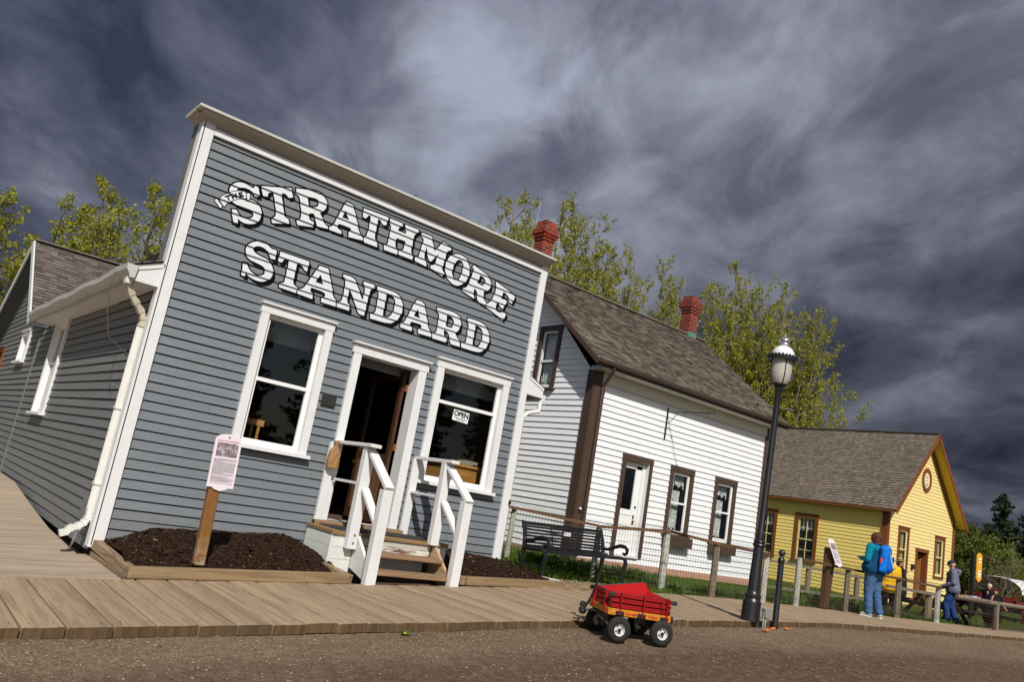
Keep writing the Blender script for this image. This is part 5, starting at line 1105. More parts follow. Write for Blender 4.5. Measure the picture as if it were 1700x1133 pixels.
window(WF, wh, *ww2, .12, mBrown, mSash, mGlassW, rail=.66, sash=.06, proud=.05, cap=False, recess=.03)
window(WL, wh, *gw, .12, mBrown, mSash, mGlassW, rail=3.36, sash=.06, proud=.05, cap=False, recess=.03)
# lace curtains
s = NT('lace_curtain'); v = s.n('ShaderNodeTexVoronoi'); v.inputs['Scale'].default_value = 7; s.l(s.vec(), v.inputs['Vector'])
rings = s.math('SINE', s.math('MULTIPLY', v.outputs['Distance'], 34)); s.col(s.mix(s.ramp(rings, [(.2, (0, 0, 0)), (.6, (1, 1, 1))]), (.30, .29, .28), (.85, .83, .80))); s.rough(.9); mLace = s.m
s = NT('sheer_curtain'); a = s.noise(4, 3, .5, (1, 14, .3)); s.col(s.mix(a, (.35, .36, .40), (.75, .76, .80))); s.rough(.9); mSheer = s.m
def curtain(fr, parent, u0, u1, ztop, zb, mat, d=-.12, scallop=.0, folds=7):
    mb = MB(); n = 36; vs = []
    for j in range(2):
        for i in range(n+1):
            u = u0+(u1-u0)*i/n; z = ztop if j else zb + scallop*abs(math.sin(i/n*PI*3))
            vs.append(fr.p(u, d+.018*math.sin(i/n*folds*2*PI), z))
    mb.add(vs, [(i, i+1, n+2+i, n+1+i) for i in range(n)], smooth=True); return obj('curtain', mb, mat, parent)
for ww in (ww1, ww2):
    curtain(WF, wh, ww[0]+.15, ww[0]+.60, .95, -.02, mLace, scallop=.10)
    curtain(WF, wh, ww[0]+.15, ww[0]+.75, 1.36, 1.0, mLace, d=-.14, scallop=.10)
curtain(WL, wh, gw[0]+.14, gw[1]-.14, 4.07, 3.42, mSheer); curtain(WL, wh, gw[0]+.14, gw[1]-.14, 3.32, 2.76, mLace, scallop=.12)
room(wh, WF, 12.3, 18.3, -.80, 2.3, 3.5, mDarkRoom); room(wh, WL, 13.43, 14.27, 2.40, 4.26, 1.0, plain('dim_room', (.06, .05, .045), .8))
# door
mb = MB(); B = WF.box
B(mb, 13.08, 13.20, 0, .05, -.72, 1.38); B(mb, 13.98, 14.10, 0, .05, -.72, 1.38); B(mb, 13.07, 14.11, 0, .052, 1.38, 1.50); df = obj('door_frame', mb, mBrown, wh)
mb = MB(); reveal(mb, WF, 13.20, 13.98, -.70, 1.38, .048, -.14); B(mb, 13.20, 13.98, -.13, .06, -.74, -.70); B(mb, 13.88, 13.98, -.10, -.06, -.70, 1.38); obj('jamb', mb, mWhiteTrim, df)
mb = MB(); y0, y1 = -.12, -.08
B(mb, 13.20, 13.88, y0, y1, -.70, .30); B(mb, 13.20, 13.28, y0, y1, .30, 1.30); B(mb, 13.70, 13.88, y0, y1, .30, 1.30); B(mb, 13.20, 13.88, y0, y1, 1.22, 1.36)
for z in (-.40, -.06, .18): B(mb, 13.26, 13.70, y1, y1+.012, z, z+.02)
dr = obj('door', mb, mSash, wh, bevel=.003)
mb = MB(); P = WF.p; mb.add([P(13.28, -.1, .30), P(13.70, -.1, .30), P(13.70, -.1, 1.22), P(13.28, -.1, 1.22)], [(0, 1, 2, 3)]); obj('door_pane', mb, mGlass, dr)
mb = MB(); mb.lathe([(.008, 0), (.03, -.01), (.034, -.04), (.012, -.06)], (13.79, 12.28, .08), 12, axis='y'); mb.box(13.765, 13.815, 12.272, 12.28, -.02, .20); obj('door_knob', mb, plain('door_brass', (.4, .25, .08), .3, .5, 1), dr)
mb = MB(); mb.lathe([(.008, 0), (.022, -.01), (.024, -.03), (.008, -.035)], (13.80, 12.28, .38), 12, axis='y'); obj('deadbolt', mb, mBlack, dr)
# flower boxes
for ww in (ww1, ww2):
    mb = MB(); mb.box(ww[0]-.02, ww[1]+.04, 12.0, 12.145, -.34, -.11); wb = obj('flower_box', mb, mBrown, wh, bevel=.006)
# roof
ln = math.hypot(1, sl_); V = Vector((0, 1/ln, sl_/ln)); Nn = Vector((0, -sl_/ln, 1/ln)); A = Vector((11.52, 11.80, 3.29)); LgR = 7.30
H = (14.9-11.80)*ln
mb = MB(); roofslab(mb, A, (1, 0, 0), V, Nn, LgR, H, .045); shingles(mb, A, (1, 0, 0), V, Nn, LgR, H, .135, rng=rngW, t=.032, wmin=.10, wmax=.22)
rf = obj('roof', mb, mRoofW, wh)
V2 = Vector((0, -1/ln, sl_/ln)); N2 = Vector((0, sl_/ln, 1/ln)); mb = MB(); roofslab(mb, (11.52, 18.00, 3.29), (1, 0, 0), V2, N2, LgR, H, .045); obj('roof_back', mb, mRoofW, rf)
mb = MB(); mb.beam((11.50, 14.88, 3.29+3.10*sl_+.02), (18.84, 14.88, 3.29+3.10*sl_+.02), .15, .03); obj('ridge_board', mb, mRoofW, rf)
mb = MB(); mb.beam((11.505, 11.78, 3.20), (11.505, 14.90, 3.20+3.12*sl_), .03, .10); mb.beam((11.505, 18.02, 3.20), (11.505, 14.90, 3.20+3.12*sl_), .03, .10); obj('rake_board', mb, mBrown, wh)
mb = MB()
mb.add([(11.52, 11.82, 3.23), (11.86, 11.82, 3.23), (11.86, 14.9, 3.23+3.08*sl_), (11.52, 14.9, 3.23+3.08*sl_)], [(0, 1, 2, 3)])
mb.box(11.72, 11.9, 11.82, 12.2, 3.10, 3.18); obj('rake_soffit', mb, paint('soffit_white', (.62, .62, .60), 'y'), wh)
mb = MB(); mb.box(11.52, 18.82, 11.785, 11.805, 3.14, 3.27); g0 = obj('fascia', mb, mBrown, wh)
mb = MB(); pr = [(11.782, 3.28), (11.782, 3.20), (11.745, 3.19), (11.715, 3.205), (11.70, 3.235), (11.698, 3.28), (11.707, 3.28), (11.710, 3.24), (11.74, 3.205), (11.772, 3.21), (11.772, 3.28)]
mb.prism([(11.50, y, z) for y, z in pr], (7.34, 0, 0)); obj('gutter', mb, mBrown, wh)
mb = MB(); mb.box(11.84, 18.6, 11.81, 12.2, 3.122, 3.14); mb.box(12.07, 18.43, 12.132, 12.17, 2.88, 3.12); obj('eave_soffit', mb, paint('soffit_cream', (.66, .64, .56), 'x'), wh)
mb = MB(); mb.box(12.02, 12.10, 12.06, 12.12, -.75, 2.76); mb.tube([(11.98, 11.76, 3.22), (11.99, 11.78, 3.10), (12.04, 11.98, 2.92), (12.06, 12.08, 2.80), (12.06, 12.09, 2.7)], .036, 8); obj('downspout', mb, mBrown, wh, bevel=.01)
mb = MB(); mb.lathe([(.006, 0), (.035, -.02), (.04, -.05), (.02, -.07)], (11.93, 12.13, .12), 10, axis='y'); obj('tap', mb, mMetal, wh)
# chimneys
def chimney(cx, cy, zb, zt, hw, hy, flash=None):
    mb = MB(); zc = zt-.42
    mb.box(cx-hw, cx+hw, cy-hy, cy+hy, zb, zc-.10)
    for i, (d, z0, z1) in enumerate(((.035, zc-.10, zc-.035), (.015, zc-.035, zc-.02), (.07, zc-.02, zc+.045), (.05, zc+.045, zc+.06), (.10, zc+.06, zc+.14), (.085, zc+.14, zc+.21), (.06, zc+.21, zc+.28), (.035, zc+.28, zc+.35), (.01, zc+.35, zt))):
        d *= .8; mb.box(cx-hw-d, cx+hw+d, cy-hy-d, cy+hy+d, z0, z1)
    c = obj('chimney', mb, mBrick, wh, bevel=.006)
    if flash: mb = MB(); mb.box(cx-hw-.012, cx+hw+.012, cy-hy-.012, cy+hy+.012, flash[0], flash[1]); obj('flashing', mb, mCopper, c)
    mb = MB(); mb.tube([(cx-hw-.05, cy+hy, zb+.3), (cx-hw-.05, cy+hy, zt), (cx-hw-.03, cy+hy, zt+.55)], .009, 5); obj('lightning_rod', mb, mMetal, c)
    return c
chimney(12.04, 14.95, 5.2, 7.10, .17, .17, (5.3, 5.82)); chimney(18.10, 14.98, 5.2, 6.93, .175, .175, (5.3, 5.82))
# iron sign bracket
mb = MB(); mb.box(14.355, 14.385, 12.15, 12.175, 2.05, 2.80); mb.tube([(14.37, 12.16, 2.70), (14.37, 10.86, 2.70)], .012, 8); mb.tube([(14.37, 12.15, 2.42), (14.37, 12.02, 2.50), (14.37, 11.90, 2.64), (14.37, 11.84, 2.70)], .009, 6)
for y in (11.65, 11.05): mb.lathe([(.012, -.03), (.035, -.01), (.035, .01), (.012, .03)], (14.37, y, 2.70), 8, axis='y')
mb.lathe([(.012, 0), (.03, -.03), (.004, -.07)], (14.37, 10.88, 2.70), 8, axis='y'); obj('sign_bracket', mb, mBlack, wh)

# ================================================================== yellow house
rngY = random.Random(41)
yh = empty('yellow_house', (31, 14.76, -1.3), 'yellow clapboard house with brown trim and a steep shingled gable facing the street', 'building')
YF_ = Frame((0, 14.76, 0), (1, 0, 0), (0, -1, 0)); YL = Frame((31.0, 0, 0), (0, 1, 0), (-1, 0, 0))
ZE, PX, PZ, YSL = 2.28, 33.95, 5.69, 1.07
def yxl(z): return 31.05 if z < 2.46 else 31.0+(z-2.40)/YSL
def yxr(z): return 36.9 if z < 2.46 else 36.95-(z-2.40)/YSL
yw1 = (31.92, 32.84, .20, 1.72); yw2 = (35.22, 36.14, -.20, 1.68) if False else (35.22, 36.16, .02, 1.68); yd = (33.52, 34.62, -1.2, 1.02)
s1 = (17.56, 18.60, -.28, 1.65); s2_ = (19.45, 20.45, -.28, 1.66)
yw1 = (31.92, 32.84, .02, 1.72)
mb = MB(); siding(mb, YF_, -1.35, 5.50, .14, yxl, yxr, [hole_w(yw1, .12), hole_w(yw2, .12), (yd[0]+.08, yd[1]-.08, -1.36, .94)], lip=.018, rng=rngY); obj('front_siding', mb, mYellowX, yh)
mb = MB(); siding(mb, YL, -1.35, 2.45, .14, lambda z: 14.85, lambda z: 22.0, [hole_w(s1, .13), hole_w(s2_, .13)], lip=.018, rng=rngY); obj('side_siding', mb, mYellow, yh)
mb = MB(); mb.box(36.98, 37.0, 14.8, 22, -1.4, 2.2); mb.box(31.1, 37, 21.98, 22, -1.4, 2.2); obj('back_walls', mb, mYellow, yh)
for b in ((30.95, 31.13, 14.70, 14.74, -1.35, 2.3), (30.93, 30.968, 14.72, 14.92, -1.35, 2.2), (36.88, 37.05, 14.70, 14.74, -1.35, 2.2)):
    mb = MB(); mb.box(*b); obj('corner_board', mb, mRust, yh)
for w_ in (yw1, yw2): window(YF_, yh, *w_, .11, mRust, mCream, mGlass, rail=(w_[2]+w_[3])/2-.02, sash=.07, proud=.05, recess=.03)
for w_ in (s1, s2_): window(YL, yh, *w_, .13, mRust, mCream, mGlass, rail=.62, sash=.06, proud=.05, recess=.06, mun=(1.08, .18), munu=((w_[0]+w_[1])/2,))
mCurtY = NT('yellowish_curtain'); a = mCurtY.noise(5, 3, .5, (12, 12, .2)); mCurtY.col(mCurtY.mix(a, (.20, .16, .03), (.55, .48, .15))); mCurtY.rough(.9)
for w_ in (yw1, yw2):
    curtain(YF_, yh, w_[0]+.14, w_[0]+.38, w_[3]-.15, w_[2]+.06, mCurtY.m, folds=3); curtain(YF_, yh, w_[1]-.38, w_[1]-.14, w_[3]-.15, w_[2]+.06, mCurtY.m, folds=3)
for w_ in (s1, s2_): curtain(YL, yh, w_[0]+.16, w_[1]-.16, 1.48, .98, mSheer, folds=4, d=-.14)
room(yh, YF_, 31.15, 36.85, -1.30, 2.1, 6.5, mDarkRoom)
mb = MB(); B = YF_.box; B(mb, yd[0], yd[0]+.12, 0, .05, -1.3, .90); B(mb, yd[1]-.12, yd[1], 0, .05, -1.3, .90); B(mb, yd[0]-.03, yd[1]+.03, 0, .06, .90, 1.04); reveal(mb, YF_, yd[0]+.12, yd[1]-.12, -1.3, .9, .045, -.15); obj('door_frame', mb, mRust, yh)
mb = MB(); mb.beam((34.48, 14.92, -.22), (34.30, 15.72, -.22), .045, 2.1, up=(0, 0, 1)); obj('door', mb, wood('ochre_door', (.30, .13, .03), (.36, .17, .05), 'z', 4, .2, .5), yh)
mb = MB(); mb.box(33.72, 33.82, 14.88, 15.6, -1.27, .82); obj('inner_door', mb, mCream, yh)
mb = MB(); mb.box(33.16, 33.36, 14.66, 14.735, .16, .36); obj('letter_box', mb, mBlack, yh, bevel=.01)
mb = MB(); n = 28
oc = (34.08, 3.83); ring = []
for rr_, d in ((1.0, .02), (1.0, .055), (.66, .055), (.66, .03)): ring += [YF_.p(oc[0]+.42*rr_*math.cos(2*PI*j/n), d, oc[1]+.50*rr_*math.sin(2*PI*j/n)) for j in range(n)]
mb.add(ring, [(k*n+j, k*n+(j+1) % n, (k+1)*n+(j+1) % n, (k+1)*n+j) for k in range(3) for j in range(n)]); ov = obj('oval_plaque', mb, mRust, yh)
mb = MB(); mb.add([YF_.p(oc[0]+.285*math.cos(2*PI*j/n), .03, oc[1]+.34*math.sin(2*PI*j/n)) for j in range(n)], [tuple(range(n))]); obj('plaque_face', mb, plain('cream_plaque', (.72, .66, .42), .5), ov)
mb = MB()
for a, b, z in ((-.10, .06, 3.98), (-.04, .12, 3.93), (-.07, .07, 3.80), (-.12, .10, 3.66), (-.09, .13, 3.60)): B(mb, oc[0]+a, oc[0]+b, .031, .034, z, z+.022)
obj('plaque_print', mb, mTxt, ov)
ln = math.hypot(1, YSL); Ux = Vector((0, 1, 0)); V = Vector((1/ln, 0, YSL/ln)); Nn = Vector((-YSL/ln, 0, 1/ln)); A = Vector((30.68, 14.30, PZ-(PX-30.68)*YSL+.05)); H = (PX-30.68)*ln
mb = MB(); roofslab(mb, A, Ux, V, Nn, 8.4, H, .05); shingles(mb, A, Ux, V, Nn, 8.4, H, .15, rng=rngY, t=.024, wmin=.09, wmax=.17); yr = obj('roof', mb, mRoofY, yh)
A2 = Vector((37.22, 14.30, PZ-(37.22-PX)*YSL+.05)); V2 = Vector((-1/ln, 0, YSL/ln)); N2 = Vector((YSL/ln, 0, 1/ln)); mb = MB(); roofslab(mb, A2, Ux, V2, N2, 8.4, H, .05); obj('roof_back', mb, mBlack, yr)
mb = MB(); mb.beam((PX, 14.28, PZ+.08), (PX, 22.6, PZ+.08), .16, .05); obj('ridge_cap', mb, plain('dark_ridge', (.06, .045, .035), .8), yr)
mb = MB(); mb.beam((30.66, 14.28, A.z-.09), (PX, 14.28, PZ-.04), .03, .17, up=(0, 0, 1)); mb.beam((37.24, 14.28, A2.z-.09), (PX, 14.28, PZ-.04), .03, .17); obj('rake_board', mb, mRust, yh)
mb = MB()
for (xe, ze) in ((30.70, A.z-.02), (37.20, A2.z-.02)): mb.add([(xe, 14.30, ze-.04), (PX, 14.30, PZ-.04), (PX, 14.76, PZ-.04), (xe, 14.76, ze-.04)], [(0, 1, 2, 3)])
obj('rake_soffit', mb, mYellowSof, yh)
mb = MB(); mb.beam((31.0, 14.70, 2.40), (PX, 14.70, 2.40+2.95*YSL), .04, .12); mb.beam((36.9, 14.70, 2.40), (PX, 14.70, 2.40+2.95*YSL), .04, .12); obj('gable_trim', mb, mRust, yh)
mb = MB(); mb.box(30.66, 30.69, 14.32, 22.5, A.z-.10, A.z-.01); mb.box(30.69, 31.0, 14.76, 22.4, A.z-.06, A.z-.04); obj('eave_board', mb, mRust, yh)
# ================================================================== bench
random.seed(25)
bn = empty('park_bench', (7.97, 9.14, -.97), 'black slatted metal bench with curled armrests on the stone bed by the white house', 'bench')
BX0, BX1, BY, BZ = 7.97, 9.66, 9.14, -.97     # back plane y, ground z
def end_frame(x):
    mb = MB(); pr = lambda pts: [(x, BY-p[0], BZ+p[1]) for p in pts]
    mb.tube(pr([(-.0, .0), (.01, .20), (.02, .38), (.015, .50), (-.03, .66), (-.09, .80)]), [.024, .024, .028, .026, .022, .024], 8, flat=1.3)
    mb.tube(pr([(.52, .0), (.49, .10), (.50, .22), (.53, .32), (.51, .39), (.42, .405), (.25, .395), (.10, .385), (.02, .40)]), [.026, .022, .024, .03, .03, .026, .024, .024, .024], 8, flat=1.3)
    mb.tube(pr([(.04, .16), (.28, .175), (.50, .16)]), .012, 8)
    mb.tube(pr([(.0, .55), (.04, .50), (.12, .50), (.25, .555), (.38, .60), (.48, .595), (.535, .555), (.53, .50), (.48, .47), (.44, .49)]), [.016, .018, .018, .02, .022, .022, .022, .02, .018, .012], 8, flat=1.5)
    mb.box(x-.03, x+.03, BY-.56, BY-.50, BZ-.01, BZ+.015); mb.box(x-.03, x+.03, BY-.04, BY+.03, BZ-.01, BZ+.015)
    return obj('end_frame', mb, mBlack, bn)
end_frame(BX0); end_frame(BX1)
mb = MB()
for i in range(8):
    t = i/7; z = BZ+.43+.34*t; y = BY-.015+.10*t**1.3; mb.beam((BX0, y, z), (BX1, y, z), .014, .034 if i < 7 else .055)
for x in (8.54, 9.11): mb.tube([(x, BY-.012, BZ+.40), (x, BY-.0, BZ+.55), (x, BY+.085, BZ+.78)], .010, 6)
for x in (BX0+.06, BX1-.06): mb.tube([(x, BY-.012, BZ+.40), (x, BY+.085, BZ+.78)], .008, 6)
bk = obj('backrest', mb, mBlack, bn)
mb = MB(); mb.box(8.77, 8.91, BY+.018-.02, BY+.012, BZ+.635, BZ+.695); pq = obj('plaque', mb, plain('bench_plaque', (.72, .70, .76), .3, .5, 0, bump=0), bk)
mb = MB(); mb.box(8.785, 8.805, BY-.004, BY-.002, BZ+.655, BZ+.685); mb.box(8.82, 8.90, BY-.004, BY-.002, BZ+.668, BZ+.672); mb.box(8.82, 8.89, BY-.004, BY-.002, BZ+.656, BZ+.659); obj('plaque_mark', mb, mTxt, pq)
mb = MB()
for i in range(9):
    t = i/8; y = BY-.06-.46*t; z = BZ+.40+.012*math.cos(t*6)-(.02 if i == 8 else 0); mb.beam((BX0, y, z), (BX1, y, z), .036, .016)
obj('seat', mb, mBlack, bn)
bn.rotation_euler = (0, -.0265, 0); bn.scale = (1, 1, .93)

# ================================================================== toy wagon
wg = empty('toy_wagon', (6.15, 5.4, -1.07), 'red slatted toy wagon with a red cloth liner, yellow bed rails and black rubber wheels', 'wagon')
mRed = plain('red_wood_paint', (.27, .004, .005), .38, .5, var=.15, bump=.1); mRedCloth = fabric('red_cloth', (.34, .006, .008), .15, .8, 5, .5)
mYelW = plain('yellow_varnish', (.56, .21, .015), .35, .5, var=.15, bump=.1); mTyre = plain('tyre_rubber', (.022, .020, .018), .85, .3, var=.4, bump=.5, bscale=110)
mRim = plain('white_rim', (.62, .63, .62), .35, .5, .1, var=.08, bump=.05); mBlkP = plain('black_plastic', (.015, .015, .016), .4, .5, bump=.05)
WX0, WX1, WY0, WY1 = 5.68, 6.26, 5.20, 5.60; zg = street_z(6.1, 5.3)
def zb(x): return -.84 + .0*(x-6)
mb = MB(); mb.box(WX0, WX1, WY0, WY1, -.855, -.835); obj('bed', mb, mBlkP, wg)
for (p, q) in (((WX0-.015, WY0-.012, -.818), (WX1+.03, WY0-.012, -.818)), ((WX0-.015, WY1+.012, -.818), (WX1+.03, WY1+.012, -.818)), ((WX0-.012, WY0-.03, -.816), (WX0-.012, WY1+.03, -.816)), ((WX1+.012, WY0, -.816), (WX1+.012, WY1, -.816))):
    mb = MB(); mb.beam(p, q, .020, .055); sr = obj('bed_rail', mb, mYelW, wg, bevel=.003)
    if p[1] == WY0-.012 and q[0] > 6.1:
        near = sr
for x in (WX0+.093, WX0+.307, WX0+.533):
    mb = MB(); mb.box(x-.04, x+.04, WY0-.032, WY0-.022, -.842, -.805); obj('stake_pocket', mb, mBlkP, near, bevel=.003)
for x, b in ((WX0+.20, 'Express'), (WX0+.42, 'Wagon')):
    text_obj('lettering', b, .036, plain('red_lettering', (.45, .02, .01), .5), near, facing((x, WY0-.0235, -.82), (1, 0, 0), (0, -1, 0)), shear=.35, offset=.0008)
for x in (WX0+.03, WX1-.01):
    mb = MB(); mb.lathe([(.009, 0), (.009, -.004), (.004, -.006)], (x, WY0-.022, -.82), 8, axis='y'); obj('bolt', mb, mMetal, near)
for x in (WX1+.02,):
    mb = MB(); mb.box(x, x+.02, WY0-.03, WY0+.02, -.85, -.79); obj('corner_bracket', mb, mBlkP, near)
# slatted sides
def slat_side(p0, p1, nrm, n=3):
    mb = MB(); p0, p1 = Vector(p0), Vector(p1); d = (p1-p0).normalized(); n_ = Vector(nrm)
    for i in range(n):
        z = -.765+.048*i; mb.beam(p0+Vector((0, 0, z)), p1+Vector((0, 0, z)), .014, .036)
    Lw = (p1-p0).length
    for f in ((.16, .53, .92) if Lw > .6 else (.2, .8)):
        c = p0+d*Lw*f+n_*.012; mb.beam(c+Vector((0, 0, -.84)), c+Vector((0, 0, -.645)), .045, .012, up=d)
    return obj('slat_side', mb, mRed, wg, bevel=.002)
s_near = slat_side((WX0-.005, WY0, 0), (WX1+.02, WY0, 0), (0, -1, 0)); slat_side((WX0-.005, WY1, 0), (WX1+.02, WY1, 0), (0, 1, 0)); slat_side((WX0, WY0-.03, 0), (WX0, WY1+.03, 0), (-1, 0, 0)); slat_side((WX1, WY0-.03, 0), (WX1, WY1+.03, 0), (1, 0, 0))
for x, y in ((WX0-.005, WY0-.018), (WX1+.045, WY0-.0), (WX0-.01, WY1+.02)):
    mb = MB(); mb.box(x-.03, x+.03, y-.012, y+.012, -.690, -.655); o = obj('corner_bracket', mb, mBlkP, s_near, bevel=.003)
    mb = MB()
    for k in (-.014, .014): mb.lathe([(.005, 0), (.004, -.003)], (x+k, y-.012, -.672), 6, axis='y')
    obj('bolt', mb, mMetal, o)
# cloth liner sagging with a raised back corner
mb = MB(); nx_, ny_ = 26, 14
def rimz(u, v):
    z = -.655
    z += .10*max(0, 1-(abs(u-.88)/(.80 if u < .88 else .14)))*max(0, (v-.15)/.85)**1.3 + .010*(1-u)*v
    return z
for j in range(ny_+1):
    for i in range(nx_+1):
        u, v = i/nx_, j/ny_; e_ = min(u, 1-u, v, 1-v); sag = .17*sstep(0, .30, e_)
        x = WX0+.005+(WX1-WX0-.01)*u; y = WY0+.005+(WY1-WY0-.01)*v
        mb.v.append((x, y, rimz(u, v)-sag+.006*noise.noise(Vector((u*7, v*7, 1)))*(e_ > 0)))
for j in range(ny_):
    for i in range(nx_): mb.f.append((j*(nx_+1)+i, j*(nx_+1)+i+1, (j+1)*(nx_+1)+i+1, (j+1)*(nx_+1)+i)); mb.m.append(0); mb.r.append(.5); mb.sm.append(True)
ln_ = obj('cloth_liner', mb, mRedCloth, wg)
mb = MB(); rim = [(WX0+.005+(WX1-WX0-.01)*i/20, WY0+.003, rimz(i/20, 0)) for i in range(21)]+[(WX1-.005, WY0+.003+(WY1-WY0-.006)*i/10, rimz(1, i/10)) for i in range(1, 11)]+[(WX1-.005-(WX1-WX0-.01)*i/20, WY1-.003, rimz(1-i/20, 1)) for i in range(1, 21)]+[(WX0+.005, WY1-.003-(WY1-WY0-.006)*i/10, rimz(0, 1-i/10)) for i in range(1, 11)]
mb.tube(rim, .006, 6); obj('binding', mb, mBlkP, ln_)
mb = MB()
for k in range(3): mb.tube([(WX0+.25+.03*k, WY0-.025, -.80), (WX0+.23+.03*k, WY0-.03, -.84), (WX0+.27, WY0-.035, -.90-.03*k)], .0025, 4)
mb.tube([(WX0-.01, WY0-.02, -.66), (WX0-.005, WY0-.035, -.76), (WX0+.0, WY0-.02, -.83)], .003, 4); mb.tube([(WX1-.1, WY0-.02, -.68), (WX1-.07, WY0-.03, -.75), (WX1-.08, WY0-.02, -.80)], .003, 4)
obj('tie_cord', mb, mBlkP, ln_)
# undercarriage and wheels
mb = MB(); mb.box(5.74, 5.80, 5.24, 5.56, -.99, -.975); mb.beam((5.77, 5.40, -.86), (5.77, 5.40, -.98), .10, .06, up=(0, 1, 0)); mb.tube([(5.77, 5.16, -.963), (5.77, 5.66, -.963)], .010, 8)
mb.prism([(5.70, 5.27, -.85), (5.84, 5.27, -.85), (5.82, 5.27, -.97), (5.73, 5.27, -.97)], (0, .26, 0)); mb.tube([(5.62, 5.30, -.88), (5.74, 5.22, -.96)], .006, 6); obj('front_axle_frame', mb, mBlkP, wg, bevel=.004)
mb = MB(); mb.box(6.12, 6.20, 5.26, 5.54, -.93, -.855); mb.tube([(6.19, 5.16, -.946), (6.19, 5.64, -.946)], .010, 8)
mb.prism([(6.06, 5.27, -.855), (6.24, 5.27, -.855), (6.21, 5.27, -.94), (6.17, 5.27, -.96), (6.12, 5.27, -.94)], (0, .02, 0)); mb.prism([(6.06, 5.52, -.855), (6.24, 5.52, -.855), (6.21, 5.52, -.94), (6.17, 5.52, -.96), (6.12, 5.52, -.94)], (0, .02, 0))
obj('rear_axle_frame', mb, mBlkP, wg, bevel=.004)
def wheel(x, y, side, z):
    R = .112; t = MB()
    prof = []
    for i in range(15):
        a = -1.25+2.5*i/14; prof.append((.068+.044*math.cos(a), .034*math.sin(a)))
    prof = [(.052, -.026)]+prof+[(.052, .026)]
    t.lathe(prof, (x, y, z), 36, axis='y', caps=False, rmod=lambda i, j: 1+(.022 if (5 <= i <= 11 and (j+i) % 2 == 0) else 0)); 
    o = obj('wheel', MB().tube([(x, y-.03, z), (x, y+.03, z)], .012, 10), mMetal, wg)
    obj('tyre', t, mTyre, o)
    r = MB(); s_ = side
    r.lathe([(.006, .018), (.020, .018), (.022, .004), (.040, .002), (.046, .014), (.052, .024), (.058, .026), (.060, .020), (.054, .0), (.006, -.004)] if s_ > 0 else [(.006, -.018), (.020, -.018), (.022, -.004), (.040, -.002), (.046, -.014), (.052, -.024), (.058, -.026), (.060, -.020), (.054, .0), (.006, .004)], (x, y, z), 28, axis='y')
    rm = obj('rim', r, mRim, o)
    h = MB(); h.lathe([(.016, -.020), (.014, -.030), (.003, -.031)] if s_ < 0 else [(.016, .020), (.014, .030), (.003, .031)], (x, y, z), 10, axis='y')
    for k in range(4): a = k*PI/2+.5; h.box(x+.031*math.cos(a)-.005, x+.031*math.cos(a)+.005, y+side*.004, y+side*.010, z+.031*math.sin(a)-.005, z+.031*math.sin(a)+.005)
    obj('hub', h, mBlkP, rm)
wheel(5.77, 5.15, -1, -.962); wheel(6.19, 5.15, -1, -.945); wheel(5.77, 5.66, 1, -.960); wheel(6.19, 5.64, 1, -.945)
# handle
mb = MB(); mb.tube([(5.56, 5.53, -.88), (5.60, 5.515, -.80), (5.624, 5.502, -.729), (5.637, 5.471, -.624), (5.649, 5.446, -.493), (5.654, 5.434, -.364)], .012, 8); mb.tube([(5.625, 5.434, -.35), (5.685, 5.434, -.35)], .014, 8)
h = obj('handle', mb, mBlkP, wg)
mb = MB(); mb.lathe([(.010, -.02), (.034, -.016), (.036, .016), (.010, .02)], (5.56, 5.536, -.885), 14, axis='y'); mb.lathe([(.008, -.02), (.030, -.016), (.030, .016), (.008, .02)], (5.60, 5.64, -.845), 14, axis='y'); obj('pivot', mb, mBlkP, h)
mb = MB(); mb.lathe([(.009, -.0225), (.008, -.026), (.002, -.027)], (5.56, 5.536, -.885), 8, axis='y'); obj('bolt', mb, mMetal, h)
mb = MB(); mb.prism([(5.54, 5.52, -.90), (5.60, 5.48, -.87), (5.74, 5.30, -.87), (5.74, 5.58, -.86)], (0, 0, .012)); obj('tongue_plate', mb, mBlkP, wg)

wg.location = (6.526, 5.447, -1.122); wg.scale = (1.081, 1.081, 1.081); wg.rotation_euler = (0, 0, R_(-23.6))

# ================================================================== street lamp
LX, LY = 9.72, 6.36; LZ = -.985
lp = empty('street_lamp', (LX, LY, LZ), 'tall black street lamp with glass lantern, white dome and scalloped collar', 'street lamp')
mb = MB(); mb.lathe([(.128, 0), (.128, .02), (.122, .05), (.120, .24), (.115, .27), (.103, .285), (.100, .30), (.112, .315), (.112, .335), (.088, .36), (.080, .40), (.066, .95), (.062, .97), (.078, .985), (.088, 1.0), (.082, 1.02), (.07, 1.03), (.082, 1.045), (.078, 1.06), (.058, 1.075), (.052, 1.20), (.046, 1.22), (.043, 2.90), (.042, 3.16), (.050, 3.18), (.06, 3.24)], (LX, LY, LZ), 24); pole = obj('pole', mb, mBlack, lp, sharp=35)
mb = MB(); mb.tube([(LX-.18, LY+.17, LZ+2.94), (LX+.20, LY-.19, LZ+2.94)], .010, 8)
for s_ in (-1, 1): mb.lathe([(.004, -.02), (.016, -.01), (.016, .01), (.004, .02)], (LX+s_*.19, LY-s_*.18, LZ+2.94), 8)
obj('ladder_rest', mb, mBlack, lp)
LT = LZ+3.24
mb = MB(); mb.lathe([(.06, 0), (.085, .015), (.10, .03), (.10, .045), (.03, .05)], (LX, LY, LT), 24); ln2_ = obj('lantern', mb, mBlack, lp)
